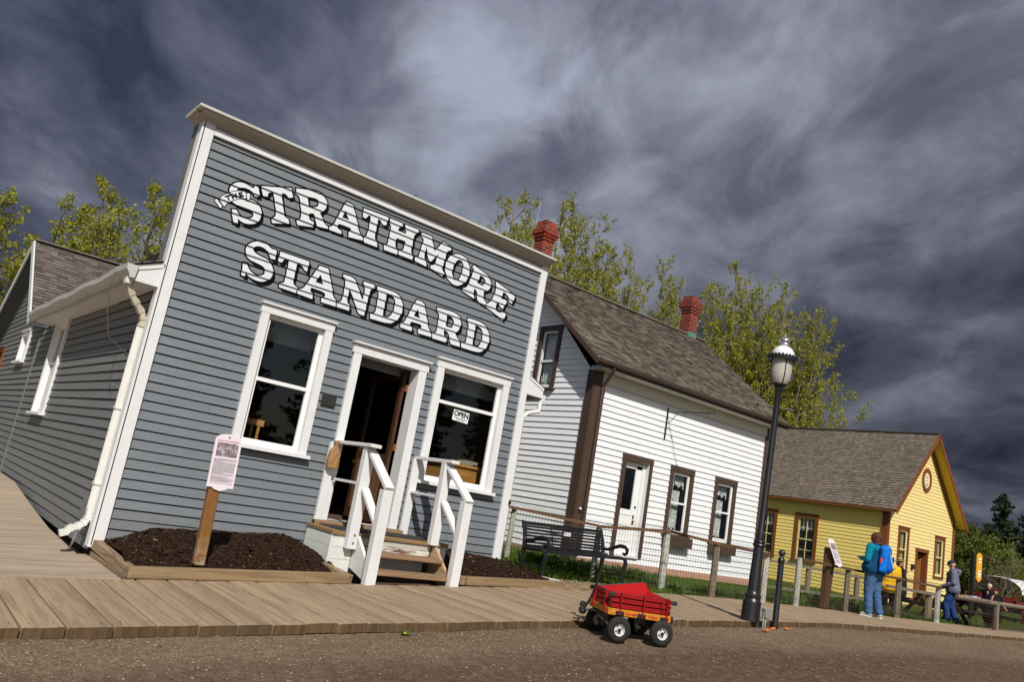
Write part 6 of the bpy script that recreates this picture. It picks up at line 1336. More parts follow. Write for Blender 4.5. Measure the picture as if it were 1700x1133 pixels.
s = NT('lantern_glass'); s.t.nodes.remove(s.b); tr = s.n('ShaderNodeBsdfTransparent'); tr.inputs['Color'].default_value = (.80, .78, .72, 1); df_ = s.n('ShaderNodeBsdfDiffuse'); df_.inputs['Color'].default_value = (.75, .71, .64, 1); gl_ = s.n('ShaderNodeBsdfGlossy'); gl_.inputs['Roughness'].default_value = .05
m1 = s.n('ShaderNodeMixShader'); m1.inputs[0].default_value = .50; s.l(tr.outputs[0], m1.inputs[1]); s.l(df_.outputs[0], m1.inputs[2]); m2 = s.n('ShaderNodeMixShader'); m2.inputs[0].default_value = .07; s.l(m1.outputs[0], m2.inputs[1]); s.l(gl_.outputs[0], m2.inputs[2]); s.l(m2.outputs[0], s.t.nodes['Material Output'].inputs[0])
mb = MB(); mb.lathe([(.095, .045), (.115, .075), (.138, .14), (.146, .22), (.146, .40), (.143, .40), (.143, .22), (.134, .14), (.11, .08), (.09, .05)], (LX, LY, LT), 32); obj('lantern_glass', mb, s.m, ln2_)
mb = MB()
for k in range(4):
    a = PI/2*k+.95+PI; mb.tube([(LX+r_*math.cos(a), LY+r_*math.sin(a), LT+h_) for r_, h_ in ((.10, .03), (.125, .08), (.148, .16), (.152, .40))], .007, 6)
obj('lantern_bars', mb, mBlack, ln2_)
mb = MB(); mb.lathe([(.03, .05), (.03, .10), (.022, .11), (.022, .20), (.015, .21)], (LX, LY, LT), 12); mb.lathe([(.02, .21), (.036, .24), (.036, .30), (.018, .34)], (LX, LY, LT), 12, 1); obj('bulb', mb, [mMetal, plain('amber_bulb', (.45, .16, .05), .3)], ln2_)
mb = MB(); nn_ = 104
def cr_(rr_, h_, amp=0): return [(LX+(rr_)*math.cos(2*PI*j/nn_), LY+(rr_)*math.sin(2*PI*j/nn_), LT+h_+(amp if j % 4 in (1, 2) else (0 if j % 4 == 3 else amp*.5))) for j in range(nn_)]
rings = [cr_(.145, .40), cr_(.185, .40), cr_(.205, .385), cr_(.212, .435, .028), cr_(.205, .43, .028), cr_(.165, .435)]
mb.add([p for r_ in rings for p in r_], [(k*nn_+j, k*nn_+(j+1) % nn_, (k+1)*nn_+(j+1) % nn_, (k+1)*nn_+j) for k in range(5) for j in range(nn_)]); obj('scalloped_collar', mb, mBlack, ln2_)
mDome = plain('white_enamel', (.72, .76, .77), .18, .6, 0, var=.03, bump=0)
mb = MB(); mb.lathe([(.168, .43), (.165, .47), (.152, .52), (.12, .57), (.085, .595), (.05, .60)], (LX, LY, LT), 32); obj('dome', mb, mDome, ln2_)
mb = MB(); mb.lathe([(.055, .595), (.072, .61), (.078, .63), (.070, .655), (.050, .67), (.052, .675), (.084, .69), (.082, .705), (.055, .735), (.028, .755), (.012, .765), (.008, .80), (.002, .805)], (LX, LY, LT), 28); obj('finial', mb, plain('polished_cap', (.62, .64, .60), .22, .5, .85, var=.05, bump=0), ln2_)
lp.rotation_euler = (0, .034, 0)
# outlet box at the base
mb = MB(); bx, by = LX+.19, LY-.11; mb.box(bx-.05, bx+.05, by-.035, by+.035, LZ+.08, LZ+.20); mb.box(LX+.10, bx, by-.01, by+.01, LZ+.185, LZ+.205); mb.tube([(bx, by, LZ+.08), (bx, by, LZ-.08)], .016, 8); mb.tube([(bx-.04, by, LZ+.08), (bx-.05, by, LZ-.08)], .010, 8); obj('outlet_box', mb, plain('grey_box', (.30, .31, .30), .5, .4, .3), lp, bevel=.004)
mOr = plain('orange_tape', (.80, .20, .03), .5, .4)
o_ = None
for k, (x, y) in enumerate(((bx-.30, by-.22), (bx+.02, by-.10), (10.47, 6.24))):
    mb = MB(); z = street_z(x, y)
    rg = random.Random(k); pts = [(x+.09*math.cos(i*1.1)*(1-.08*i)+rg.uniform(-.02, .02), y+.035*math.sin(i*1.3), z+.012+rg.uniform(0, .03)) for i in range(7 if k == 0 else 4)]
    for a, b in zip(pts[:-1], pts[1:]): mb.beam(a, b, .030, .004, up=(rg.uniform(-.5, .5), rg.uniform(-.5, .5), 1))
    obj('orange_ribbon', mb, mOr, label=('crumpled orange ribbon on the gravel left of the lamp base', 'short orange ribbon under the grey outlet box', 'small orange ribbon at the foot of the bollard')[k], cat='ribbon', group='orange ribbons at the lamp and bollard', origin=(x, y, z))
# bollard
QX, QY = 10.30, 6.34; QZ = -1.02
bo = empty('bollard', (QX, QY, QZ), 'black round bollard with a ball top in front of the street lamp', 'bollard')
mb = MB(); mb.lathe([(.050, -.03), (.049, .02), (.041, .04), (.040, .84), (.038, .85), (.048, .86), (.050, .88), (.046, .90), (.036, .915), (.026, .93), (.022, .94), (.022, .95)], (QX, QY, QZ), 24); obj('post', mb, mBlack, bo)
mb = MB(); mb.lathe([(.008, .945)]+[(.048*math.cos(a), .985+.048*math.sin(a)) for a in [(-75+150*i/10)*PI/180 for i in range(11)]]+[(.004, 1.033)], (QX, QY, QZ), 24); obj('ball', mb, plain('ball_paint', (.025, .025, .028), .3, .5), bo)

# ================================================================== wire fence
fn = empty('wire_fence', (10, 9, -1.0), 'woven wire fence with weathered posts and a brown top rail before the white house', 'fence')
FP = [(7.55, 10.0, -.80, -.06), (8.35, 9.92, -.80, -.07), (9.70, 9.30, -.93, -.125), (10.95, 8.90, -1.0, -.01), (11.88, 8.54, -1.01, -.075), (13.58, 8.64, -1.01, -.11)]
FP2 = [(13.58, 8.64, -1.01, -.11), (14.76, 8.66, -1.01, -.10), (16.68, 8.66, -1.03, -.14), (19.10, 8.70, -1.04, -.17), (21.26, 8.72, -1.05, -.22)]
# positions along the rail follow the posts
def panel(parent, pts, top_off=0, seed=1, simple=False):
    mb = MB(); rw_ = .0028
    for (x0, y0, b0, t0), (x1, y1, b1, t1) in zip(pts[:-1], pts[1:]):
        Lp = math.hypot(x1-x0, y1-y0); 
        def P(s_, h): return (x0+(x1-x0)*s_, y0+(y1-y0)*s_-.06, (b0+(b1-b0)*s_)+.06+h*((t0+(t1-t0)*s_)-(b0+(b1-b0)*s_)-.06))
        n = int(Lp/.052)
        for k, h in enumerate((.0, .10, .20, .32, .46, .60, .74, .88, .97)):
            mb.tube([P(i/4, h) for i in range(5)], rw_*.9, 3, caps=False, smooth=False)
        for i in range(n+1): mb.tube([P(i/n, 0), P(i/n, .97)], rw_*.75, 3, caps=False, smooth=False)
        for i in range(0, n*2): 
            if i % 2 == 0: mb.tube([P((i/2)/n, .0), P((i/2+.5)/n, .05) if False else P((i/2+.5)/n, 0), P((i/2+.5)/n, .20)], rw_*.6, 3, caps=False, smooth=False)
        # loops above the rail
        i = 0
        while i < n-1:
            mb.tube([P((i+.0)/n, .97), P((i+.15)/n, 1.07), P((i+.9)/n, 1.115), P((i+1.65)/n, 1.07), P((i+1.8)/n, .97)], rw_*.7, 3, caps=False, smooth=False); i += 1
    return obj('wire_mesh', mb, mWire, parent)
panel(fn, FP)
def round_post(parent, x, y, zb_, zt, r, mat, lean=0, seed=0, peel=None):
    rng = random.Random(seed); mb = MB(); n = 8; prof = [(r*1.05, zb_-.05), (r, zb_+.3), (r*.98, (zb_+zt)/2), (r*.96, zt-.02), (r*.85, zt)]
    mb.lathe([(a, z) for a, z in prof], (x, y, 0), 10, rmod=lambda i, j: 1+.07*math.sin(j*1.9+seed)+.03*math.sin(i*2.1+j))
    return obj('post', mb, mat, parent)
for i, (r, mt) in zip((1, 2, 3, 4, 5), ((.043, mWhitePost), (.050, mWhitePost), (.064, mWhitePost), (.058, mGreyWood), (.058, mWhitePost))):
    x, y, b, t_ = FP[i]; round_post(fn, x, y+.03, b, t_-.02, r, mt, seed=i)
mb = MB()
for (x0, y0, b0, t0), (x1, y1, b1, t1) in zip(FP[:-1], FP[1:]): mb.beam((x0, y0-.02, t0), (x1, y1-.02, t1), .06, .045, r=random.random())
obj('top_rail', mb, mRail, fn)
f2 = empty('wire_fence', (17, 8.7, -1.02), 'woven wire fence with white and grey posts along the walk before the yellow house', 'fence')
panel(f2, FP2)
for i, (r, mt) in enumerate(((None, None), (.062, mWhitePost), (.058, mGreyWood), (.066, mGreyWood), (.062, mWhitePost))):
    if r: x, y, b, t_ = FP2[i]; round_post(f2, x, y+.03, b, t_+(.0 if i > 1 else .02), r, mt, seed=i+9)
mb = MB()
for (x0, y0, b0, t0), (x1, y1, b1, t1) in zip(FP2[1:-1], FP2[2:]): mb.beam((x0, y0-.02, t0), (x1, y1-.02, t1), .06, .05, r=random.random())
obj('top_rail', mb, mRail, f2)
f3 = empty('rail_fence', (22, 9.4, -1.1), 'low grey rail on a round post just left of the man in the grey hoodie', 'fence')
round_post(f3, 22.55, 9.5, -1.15, -.42, .09, mGreyWood, seed=32)
mb = MB(); mb.beam((20.2, 9.5, -.40), (23.0, 9.45, -.44), .09, .075); obj('top_rail', mb, mGreyWood, f3)
f4 = empty('rail_fence', (26, 8.9, -1.15), 'long grey log rail fence right of the man in the grey hoodie', 'fence')
K = [(22.9, 8.95, -.38), (24.9, 8.62, -.40), (30.5, 9.0, -.46)]
mb = MB(); mb.tube([(22.9, 8.95, -.375), (24.4, 8.64, -.40), (27.2, 8.8, -.41), (31, 9.1, -.48)], [.055, .06, .055, .05], 8); obj('top_rail', mb, mGreyWood, f4)
round_post(f4, 24.72, 8.66, -1.12, -.41, .08, mGreyWood, seed=41); round_post(f4, 28.6, 9.05, -1.2, -.47, .10, mGreyWood, seed=42)
panel(f4, [(23.0, 8.74, -1.12, -.42), (24.7, 8.66, -1.13, -.43), (28.6, 9.0, -1.2, -.5)])
# grey rail fence farther back in front of the yellow house
f5 = empty('rail_fence', (19, 12.5, -1.1), 'dark grey rail fence in front of the yellow house wall, behind the wire fence', 'fence')
for x in (18.9, 21.6, 24.4): round_post(f5, x, 12.4, -1.15, -.33, .08, mGreyWood, seed=int(x*3))
mb = MB(); mb.beam((18.0, 12.38, -.30), (27.5, 12.38, -.42), .08, .07); obj('top_rail', mb, mGreyWood, f5)
mb = MB(); mb.beam((18.0, 12.38, -.98), (27.5, 12.38, -1.05), .14, .06); obj('bottom_board', mb, mGreyWood, f5)
# picnic tables, sign, covered wagon
mDk = wood('dark_stained_table', (.035, .016, .012), (.055, .028, .02), 'x', 4, .3, .7)
def table(x, y, label, w_=2.2, rot=0):
    z = lawnz(x, y); t = empty('picnic_table', (x, y, z), label, 'picnic table', 'dark picnic tables beyond the fence')
    mb = MB()
    for i in range(5): mb.box(x-w_/2, x+w_/2, y-.36+.145*i, y-.36+.145*i+.135, z+.70, z+.74)
    obj('tabletop', mb, mDk, t)
    for s_ in (-1, 1):
        mb = MB(); mb.box(x-w_/2, x+w_/2, y+s_*.72-.14, y+s_*.72+.14, z+.41, z+.45); obj('seat', mb, mDk, t)
    for xx in (x-w_/2+.25, x+w_/2-.25):
        for s_ in (-1, 1): mb = MB(); mb.beam((xx, y+s_*.70, z), (xx, y+s_*.18, z+.70), .09, .05, up=(1, 0, 0)); obj('leg', mb, mDk, t)
        mb = MB(); mb.box(xx-.03, xx+.03, y-.78, y+.78, z+.34, z+.41); obj('cross_brace', mb, mDk, t)
    return t
table(25.6, 9.95, 'dark picnic table with coloured packets, right of the man in the grey hoodie', 2.4)
table(24.9, 10.75, 'dark picnic table behind the rail, in front of the yellow house doorway', 1.7)
zt_ = lawnz(25.6, 9.95)+.74
for k, (x, c, lb) in enumerate(((25.55, (.5, .12, .05), 'orange and white packet at the left end of the table display'), (25.85, (.05, .20, .40), 'blue and white packet on the picnic table'), (26.15, (.75, .75, .72), 'white and yellow packet on the picnic table'), (26.42, (.10, .14, .40), 'dark blue and white packet nearest the fence post'))):
    mb = MB(); mb.box(x, x+.2, 9.75, 9.85, zt_, zt_+.12); mb.box(x+.03, x+.12, 9.744, 9.752, zt_+.04, zt_+.10, 1)
    obj('packet', mb, [plain('packet_colour', c, .5), mSignW], label=lb, cat='packet', group='packets on the picnic table', origin=(x, 9.8, zt_))
ys = empty('trail_sign', (32.6, 12.1, -1.3), 'narrow yellow pointed sign on a dark post beyond the rail fence', 'sign')
mb = MB(); mb.box(32.26, 32.38, 12.1, 12.22, -1.3, 1.12); obj('post', mb, mBlack, ys)
u = Vector((.93, -.36, 0)); P0 = Vector((32.50, 12.0, 0)); pts = [(-.12, .22), (-.12, 1.04), (-.04, 1.15), (.04, 1.15), (.12, 1.04), (.12, .22), (.04, .12), (-.04, .12)]
mYS = plain('yellow_sign', (.68, .36, .02), .4); mb = MB(); mb.prism([P0+u*a+Vector((0, 0, b)) for a, b in pts], (.0, .03, 0)); bd = obj('board', mb, mYS, ys)
mb = MB()
for z, l in ((.90, .06), (.78, .05), (.46, .05), (.36, .07), (.28, .04)): mb.prism([P0+u*a+Vector((-.004, -.012, b)) for a, b in ((-l, z), (l, z), (l, z+.06), (-l, z+.06))], (0, .004, 0))
obj('symbols', mb, mSignW, bd)
cw = empty('covered_wagon', (43.5, 14.6, -1.3), 'white canvas covered wagon with a dark red body on the far lawn', 'wagon')
mCanv = fabric('white_canvas', (.62, .63, .62), .1, .9, 3, .8); mDR = plain('dark_red_wood', (.16, .01, .015), .6)
mb = MB(); nn_ = 14; ks = 11
for i in range(ks):
    x = 41.6+5.2*i/(ks-1); bul = .05*math.sin(i*1.57)**2
    for j in range(nn_+1): a = PI*j/nn_; mb.v.append((x, 14.6-(1.05+bul)*math.cos(a), -.10+(.62+bul)*math.sin(a)**.8))
for i in range(ks-1):
    for j in range(nn_): q = i*(nn_+1)+j; mb.f.append((q, q+1, q+nn_+2, q+nn_+1)); mb.m.append(0); mb.r.append(.5); mb.sm.append(True)
obj('canvas_cover', mb, mCanv, cw)
mb = MB(); mb.box(41.0, 46.2, 13.6, 13.66, -.70, -.42); mb.box(41.0, 46.2, 15.54, 15.6, -.70, -.42); mb.box(41.0, 46.2, 13.6, 15.6, -.74, -.70); mb.box(41, 41.06, 13.6, 15.6, -.7, -.3)
for x in (41.1, 42.7, 44.3, 46.0): mb.box(x-.03, x+.03, 13.58, 13.64, -.72, .02)
obj('body', mb, mDR, cw)
for x in (42.0, 45.2):
    for y in (13.5, 15.7):
        mb = MB(); mb.lathe([(.40, -.03), (.45, -.03), (.45, .03), (.40, .03), (.40, -.03)], (x, y, -.98), 24, axis='y', smooth=False)
        for k in range(8): a = k*PI/4; mb.tube([(x, y, -.98), (x+.42*math.cos(a), y, -.98+.42*math.sin(a))], .02, 5)
        obj('wheel', mb, mDR, cw)
# ================================================================== people
random.seed(35)
mSkin = NT('skin'); mSkin.col((.46, .23, .15)); mSkin.rough(.5, .4); mSkin = mSkin.m
mJean = fabric('blue_jeans', (.055, .115, .24), .3, .9, 4, .7); mJeanD = fabric('dark_jeans', (.018, .045, .14), .25, .9, 4, .7)
mTeal2 = fabric('teal_sleeve', (.0, .17, .24), .15, .8, 4, .6); mNavyT = fabric('dark_teal_vest', (.004, .05, .12), .2, .85, 4, .6); mBluePk = fabric('bright_blue_nylon', (.005, .14, .55), .2, .6, 4, .6)
mGreyH = fabric('grey_hoodie', (.13, .135, .20), .15, .9, 4, .7); mYelJ = fabric('yellow_jacket', (.72, .38, .01), .18, .8, 4, .7); mBlkC = fabric('black_cloth', (.012, .010, .014), .3, .9, 4, .6)
mHairBr = fabric('auburn_hair', (.10, .035, .018), .35, .6, 22, .9); mHairW = fabric('pale_hair', (.50, .42, .36), .2, .8, 20, .8); mShoe = plain('grey_shoe', (.35, .36, .36), .6); mShoeS = plain('white_sole', (.7, .7, .68), .6); mStraw = plain('straw_hat', (.42, .30, .13), .8, .2, var=.2)
mMaroon = fabric('maroon_cap', (.14, .008, .02), .2, .8); mCap = fabric('dark_cap', (.03, .032, .042), .2, .8)
V3 = Vector
def mirror(p): return (-p[0], p[1], p[2])
def person(loc, ang, label, H=1.68, sit=False, legs=None, armL=None, armR=None, girth=1.0, head_pitch=0, head_yaw=0, lean=0, group=None, face=True):
    """local frame: x right, y forward, z up, metres at 1.68 m stature"""
    k = H/1.68; M = Matrix.Translation(V3(loc)) @ Matrix.Rotation(ang, 4, 'Z') @ Matrix.Scale(k, 4)
    g = girth; t = empty('person', loc, label, 'person', group)
    J = dict(pel=(0, 0, .92), wst=(0, .0+.3*lean, 1.06), chs=(0, .0+.8*lean, 1.26), nek=(0, lean*1.1-.01, 1.42), hd=(0, lean*1.35+.015, 1.555))
    J['hipL'] = (-.09, 0, .90); J['hipR'] = (.09, 0, .90)
    lg = legs or dict(L=((-.10, .02, .49), (-.11, -.01, .085), (-.125, .11, .03)), R=((.10, .02, .49), (.11, -.01, .085), (.125, .11, .03)))
    aL = armL or ((-.235, -.02, 1.10), (-.25, .05, .86)); aR = armR or ((.235, -.02, 1.10), (.25, .05, .86))
    shL, shR = (-.185*g**.5, J['nek'][1], 1.365), (.185*g**.5, J['nek'][1], 1.365)
    body = [(J['pel'], J['wst'], .135*g, .125*g), (J['wst'], J['chs'], .125*g, .135*g**.7), ((-.08*g, 0, .92), (.08*g, 0, .92), .125*g, .125*g), ((-.09, J['chs'][1], 1.30), (.09, J['chs'][1], 1.30), .105*g**.6, .105*g**.6), (shL, shR, .062, .062), (J['nek'], (J['hd'][0], J['hd'][1]-.015, 1.50), .054, .050)]
    hr = Matrix.Rotation(head_yaw, 3, 'Z') @ Matrix.Rotation(-head_pitch, 3, 'X'); hc = V3(J['hd'])
    HP = lambda x, y, z: tuple(hc + hr @ V3((x, y, z)))
    body += [(HP(0, -.01, .022), (.076, .093, .098), hr), (HP(0, .038, -.045), HP(0, .052, -.062), .048, .036), (HP(0, .088, .0), HP(0, .106, -.018), .010, .012), (HP(-.078, -.0, -.004), (.010, .018, .030), hr), (HP(.078, -.0, -.004), (.010, .018, .030), hr), (HP(-.018, .083, -.044), HP(.018, .083, -.044), .0085, .0085), (HP(-.04, .075, .022), HP(.04, .075, .022), .014, .014)]
    for s_, sh, (el, wr), in ((-1, shL, aL), (1, shR, aR)):
        body += [(sh, el, .052, .042), (el, wr, .040, .027)]
        el, wr = V3(el), V3(wr); d = (wr-el).normalized(); side = d.cross(V3((0, 1, 0))); side = side.normalized() if side.length > .1 else V3((1, 0, 0)); fw = side.cross(d).normalized()
        pc = wr+d*.055; body += [(tuple(wr), tuple(pc+d*.02), .026, .030)]
        for q, (o_, l) in enumerate(((-.027, .062), (-.009, .072), (.009, .068), (.027, .052))):
            b0 = pc+d*.03+fw*o_; b1 = b0+d*l*.5; b2 = b1+(d*.8+side*(-s_)*.6).normalized()*l*.5; body += [(tuple(b0), tuple(b1), .0095, .009), (tuple(b1), tuple(b2), .009, .008)]
        body += [(tuple(pc-d*.02+fw*.03), tuple(pc+d*.02+fw*.05), .011, .0095)]
    for s_, key in ((-1, 'L'), (1, 'R')):
        kn, an, toe = lg[key]; hip = J['hip'+key]; body += [(hip, kn, .088*g, .056), (kn, an, .054, .038), (an, (an[0], an[1], an[2]-.03), .036, .036), ((an[0], an[1]-.02, an[2]-.05), toe, .034, .028)]
    b = blob('body', body, .009, mSkin, t, smooth=2, mtx=M)
    return t, M, J, lg, shL, shR, aL, aR, HP, hr, g
def wear(t, name, caps, mat, M, vox=.011, wr=.006, smooth=3, wsc=9): return blob(name, caps, vox, mat, t, smooth=smooth, wr=wr, mtx=M, wsc=wsc)
def trousers(t, M, J, lg, g, mat, flare=.0, waist=.97):
    c = [((-.075*g, 0, .93), (.075*g, 0, .93), .138*g, .138*g), ((0, 0, .93), (0, 0, waist), .14*g, .135*g)]
    for s_, k in ((-1, 'L'), (1, 'R')):
        kn, an, toe = lg[k]; c += [(J['hip'+k], kn, .108*g, .078+flare), (kn, (an[0], an[1], an[2]+.02), .076+flare, .064+flare)]
    return wear(t, 'trousers', c, mat, M, wr=.012, wsc=7)
def jacket(t, M, J, sh, arms, g, mat, low=.92, sleeves=True, name='jacket', thick=.022):
    c = [((-.075*g, 0, low), (.075*g, 0, low), .135*g+thick, .135*g+thick), ((-.05*g, 0, low), (-.05*g, J['wst'][1], 1.06), .13*g+thick, .12*g+thick), ((.05*g, 0, low), (.05*g, J['wst'][1], 1.06), .13*g+thick, .12*g+thick), ((-.06, J['wst'][1], 1.06), (-.085, J['chs'][1], 1.28), .115*g+thick, .105*g**.6+thick), ((.06, J['wst'][1], 1.06), (.085, J['chs'][1], 1.28), .115*g+thick, .105*g**.6+thick), (sh[0], sh[1], .066+thick*.6, .066+thick*.6), (J['nek'], (0, J['nek'][1], 1.43), .075, .07)]
    o = wear(t, name, c, mat, M, wr=.010, wsc=8); return o
def sleeve(t, M, sh, arm, mat, r=.068, short=1.0):
    el, wr = V3(arm[0]), V3(arm[1]); w2 = el+(wr-el)*short
    return wear(t, 'sleeve', [(sh, tuple(el), r*1.1, r*.95), (tuple(el), tuple(w2), r*.92, r*.62)], mat, M, wr=.008, wsc=12)
def shoes(t, M, lg, mat, sole):
    for k in ('L', 'R'):
        kn, an, toe = lg[k]; o = wear(t, 'shoe', [((an[0], an[1]-.03, an[2]-.035), toe, .044, .036), ((an[0], an[1], an[2]), (an[0], an[1], an[2]-.03), .046, .046)], mat, M, vox=.008, wr=0, smooth=2)
        mb = MB(); a = V3((an[0], an[1]-.065, an[2]-.082)); b = V3((toe[0], toe[1]+.035, toe[2]-.030)); mb.beam(a, b, .085, .022); mb.v = [tuple(M @ V3(v)) for v in mb.v]; obj('sole', mb, sole, o, bevel=.008)

# woman with the blue backpack, seen from behind, facing the yellow house
lgW = dict(L=((-.105, .03, .48), (-.115, -.01, .085), (-.16, .10, .035)), R=((.105, -.02, .48), (.125, -.10, .085), (.165, .0, .035)))
aLw = ((-.30, -.02, 1.12), (-.16, .20, 1.13)); aRw = ((.28, .0, 1.12), (.12, .21, 1.10))
WXp, WYp = 17.05, 8.32
t, M, J, lg, sL, sR, aL, aR, HP, hr, g = person((WXp, WYp, walkz(WXp)+.0), R_(-4), 'woman with auburn hair, teal jacket and bright blue backpack standing on the boardwalk', H=1.73, legs=lgW, armL=aLw, armR=aRw, girth=1.28, head_yaw=.2)
trousers(t, M, J, lg, g, mJean, .012); jacket(t, M, J, (sL, sR), None, g, mNavyT, low=.96, name='vest'); sleeve(t, M, sL, aL, mTeal2, .072); sleeve(t, M, sR, aR, mTeal2, .072)
wear(t, 'yoke', [(sL, sR, .088, .088), ((-.08, -.04, 1.34), (.08, -.04, 1.34), .105, .105), ((0, -.01, 1.40), (0, -.01, 1.45), .085, .07)], mTeal2, M, wr=.006)
shoes(t, M, lg, mShoe, mShoeS)
wear(t, 'hair', [(HP(0, -.025, .035), (.105, .118, .108), hr), (HP(-.05, -.05, -.02), HP(-.06, -.05, -.09), .055, .045), (HP(.05, -.05, -.02), HP(.06, -.05, -.09), .055, .045), (HP(0, -.075, .0), HP(0, -.085, -.085), .070, .055)], mHairBr, M, vox=.008, wr=.016, wsc=22, smooth=2)
bp = empty('backpack', tuple(M @ V3((0, -.28, 1.15))), 'bright blue backpack with pale trim worn by the auburn haired woman', 'backpack')
blob('pack_body', [((0, -.235, 1.02), (.0, -.225, 1.36), .125, .105), ((-.07, -.23, .98), (-.06, -.22, 1.36), .095, .085), ((.07, -.23, .98), (.06, -.22, 1.36), .095, .085)], .011, mBluePk, bp, smooth=4, wr=.010, mtx=M, wsc=10)
blob('front_pocket', [((-.03, -.315, 1.0), (-.025, -.31, 1.20), .065, .055), ((.035, -.315, 1.0), (.03, -.31, 1.20), .065, .055)], .010, fabric('blue_pocket', (.004, .11, .47), .2, .6), bp, smooth=4, wr=.008, mtx=M)
blob('side_pocket', [((-.165, -.23, .95), (-.155, -.23, 1.10), .045, .042)], .010, mBluePk, bp, smooth=3, wr=.006, mtx=M)
blob('side_bottle', [((-.175, -.23, 1.10), (-.17, -.23, 1.17), .030, .028)], .008, plain('red_cap', (.5, .02, .03), .4), bp, smooth=2, mtx=M)
for s_ in (-1, 1):
    mb = MB(); pts = [(s_*.10, -.15, 1.36), (s_*.11, -.09, 1.435), (s_*.12, .0, 1.45), (s_*.125, .09, 1.385), (s_*.13, .135, 1.24), (s_*.15, .10, 1.08), (s_*.17, -.02, 1.02), (s_*.15, -.13, 1.0)]
    mb.tube([M @ V3(p) for p in pts], .02, 8, flat=.4); obj('strap', mb, mBluePk, bp)
mb = MB(); mb.beam(M @ V3((-.01, -.395, 1.02)), M @ V3((-.05, -.335, 1.32)), .022, .008, up=(0, 0, 1)); mb.beam(M @ V3((.02, -.40, 1.0)), M @ V3((-.02, -.345, 1.26)), .014, .008); obj('reflective_trim', mb, plain('pale_trim', (.45, .58, .68), .4), bp)

# man in the grey hoodie walking left with bowed head
lgM = dict(L=((-.09, .20, .50), (-.095, -.04, .10), (-.10, .09, .045)), R=((.09, .04, .49), (.10, -.13, .085), (.105, .0, .035)))
lgM = dict(L=((-.09, .16, .52), (-.095, .10, .095), (-.10, .24, .04)), R=((.09, .01, .49), (.10, -.14, .085), (.105, -.01, .035)))
aLm = ((-.25, .02, 1.10), (-.16, .23, .98)); aRm = ((.25, .01, 1.10), (.16, .22, .93))
MX, MY = 24.0, 9.50
t, M, J, lg, sL, sR, aL, aR, HP, hr, g = person((MX, MY, lawnz(MX, MY)+.0), R_(28), 'man in a grey hoodie, dark cap and blue jeans walking with his head bowed', H=1.72, legs=lgM, armL=aLm, armR=aRm, girth=1.12, head_pitch=.55, lean=.03)
trousers(t, M, J, lg, g, mJeanD, .012); jacket(t, M, J, (sL, sR), None, g, mGreyH, low=.93, name='hoodie', thick=.03); sleeve(t, M, sL, aL, mGreyH, .078); sleeve(t, M, sR, aR, mGreyH, .078)
wear(t, 'hood', [((-.07, -.06, 1.43), (.07, -.06, 1.43), .062, .062), ((0, -.12, 1.40), (0, -.11, 1.34), .075, .05)], mGreyH, M, wr=.006)
wear(t, 'waistband', [((-.08*g, 0, .875), (.08*g, 0, .875), .155, .155)], mBlkC, M, wr=.004)
shoes(t, M, lg, mBlkC, mShoeS)
wear(t, 'cap', [(HP(0, -.012, .062), (.088, .102, .068), hr), (HP(-.03, .09, .045), HP(.03, .09, .045), .018, .018), (HP(-.03, .13, .036), HP(.03, .13, .036), .012, .012)], mCap, M, vox=.007, wr=0)

# three people behind the fence by the yellow house
def behind(loc, ang, label, top, H=1.64, hat=None, hair=None, low=.90, g=1.15, legsm=mBlkC, lean=0.02, hp=.2, armL=None, armR=None):
    t, M, J, lg, sL, sR, aL, aR, HP, hr, g = person(loc, ang, label, H=H, girth=g, head_pitch=hp, lean=lean, armL=armL, armR=armR)
    trousers(t, M, J, lg, g, legsm, .01); jacket(t, M, J, (sL, sR), None, g, top, low=low, thick=.035); sleeve(t, M, sL, aL, top, .08); sleeve(t, M, sR, aR, top, .08); shoes(t, M, lg, mBlkC, mBlkC)
    return t, M, HP, hr
t, M, HP, hr = behind((21.0, 9.82, lawnz(21.0, 9.82)), R_(-50), 'person in a bright yellow jacket and black knitted cap seen from behind', mYelJ, H=1.45, low=.84, g=1.25)
wear(t, 'knitted_cap', [(HP(0, -.02, .05), (.095, .108, .095), hr), (HP(0, -.05, .0), HP(0, -.05, -.03), .075, .07)], mBlkC, M, vox=.008, wr=.004)
wear(t, 'hood', [((-.06, -.10, 1.40), (.06, -.10, 1.40), .06, .06)], mYelJ, M)
t, M, HP, hr = behind((22.15, 10.08, lawnz(22.15, 10.08)), R_(20), 'person in black with a wide straw hat standing by the rail fence', mBlkC, H=1.48, low=.70, g=1.2)
hm = M @ Matrix.Translation(V3(HP(0, 0, .075))) @ hr.to_4x4()
mb = MB(); mb.lathe([(.02, .085), (.07, .08), (.085, .05), (.092, .005), (.165, -.010), (.165, -.002), (.095, .012)], (0, 0, 0), 24); mb.v = [tuple(hm @ V3(v)) for v in mb.v]; ho = obj('straw_hat', mb, mStraw, t)
mb = MB(); mb.lathe([(.095, .008), (.0935, .035), (.090, .035)], (0, 0, 0), 24); mb.v = [tuple(hm @ V3(v)) for v in mb.v]; obj('hat_band', mb, mBlkC, ho)
t, M, HP, hr = behind((23.35, 10.7, lawnz(23.35, 10.7)), R_(60), 'pale haired person in dark clothes leaning over the picnic table', mBlkC, H=1.32, low=.80, g=1.2, hp=.6, lean=.10)
wear(t, 'hair', [(HP(0, -.02, .035), (.090, .106, .095), hr)], mHairW, M, vox=.008, wr=.010, wsc=22)
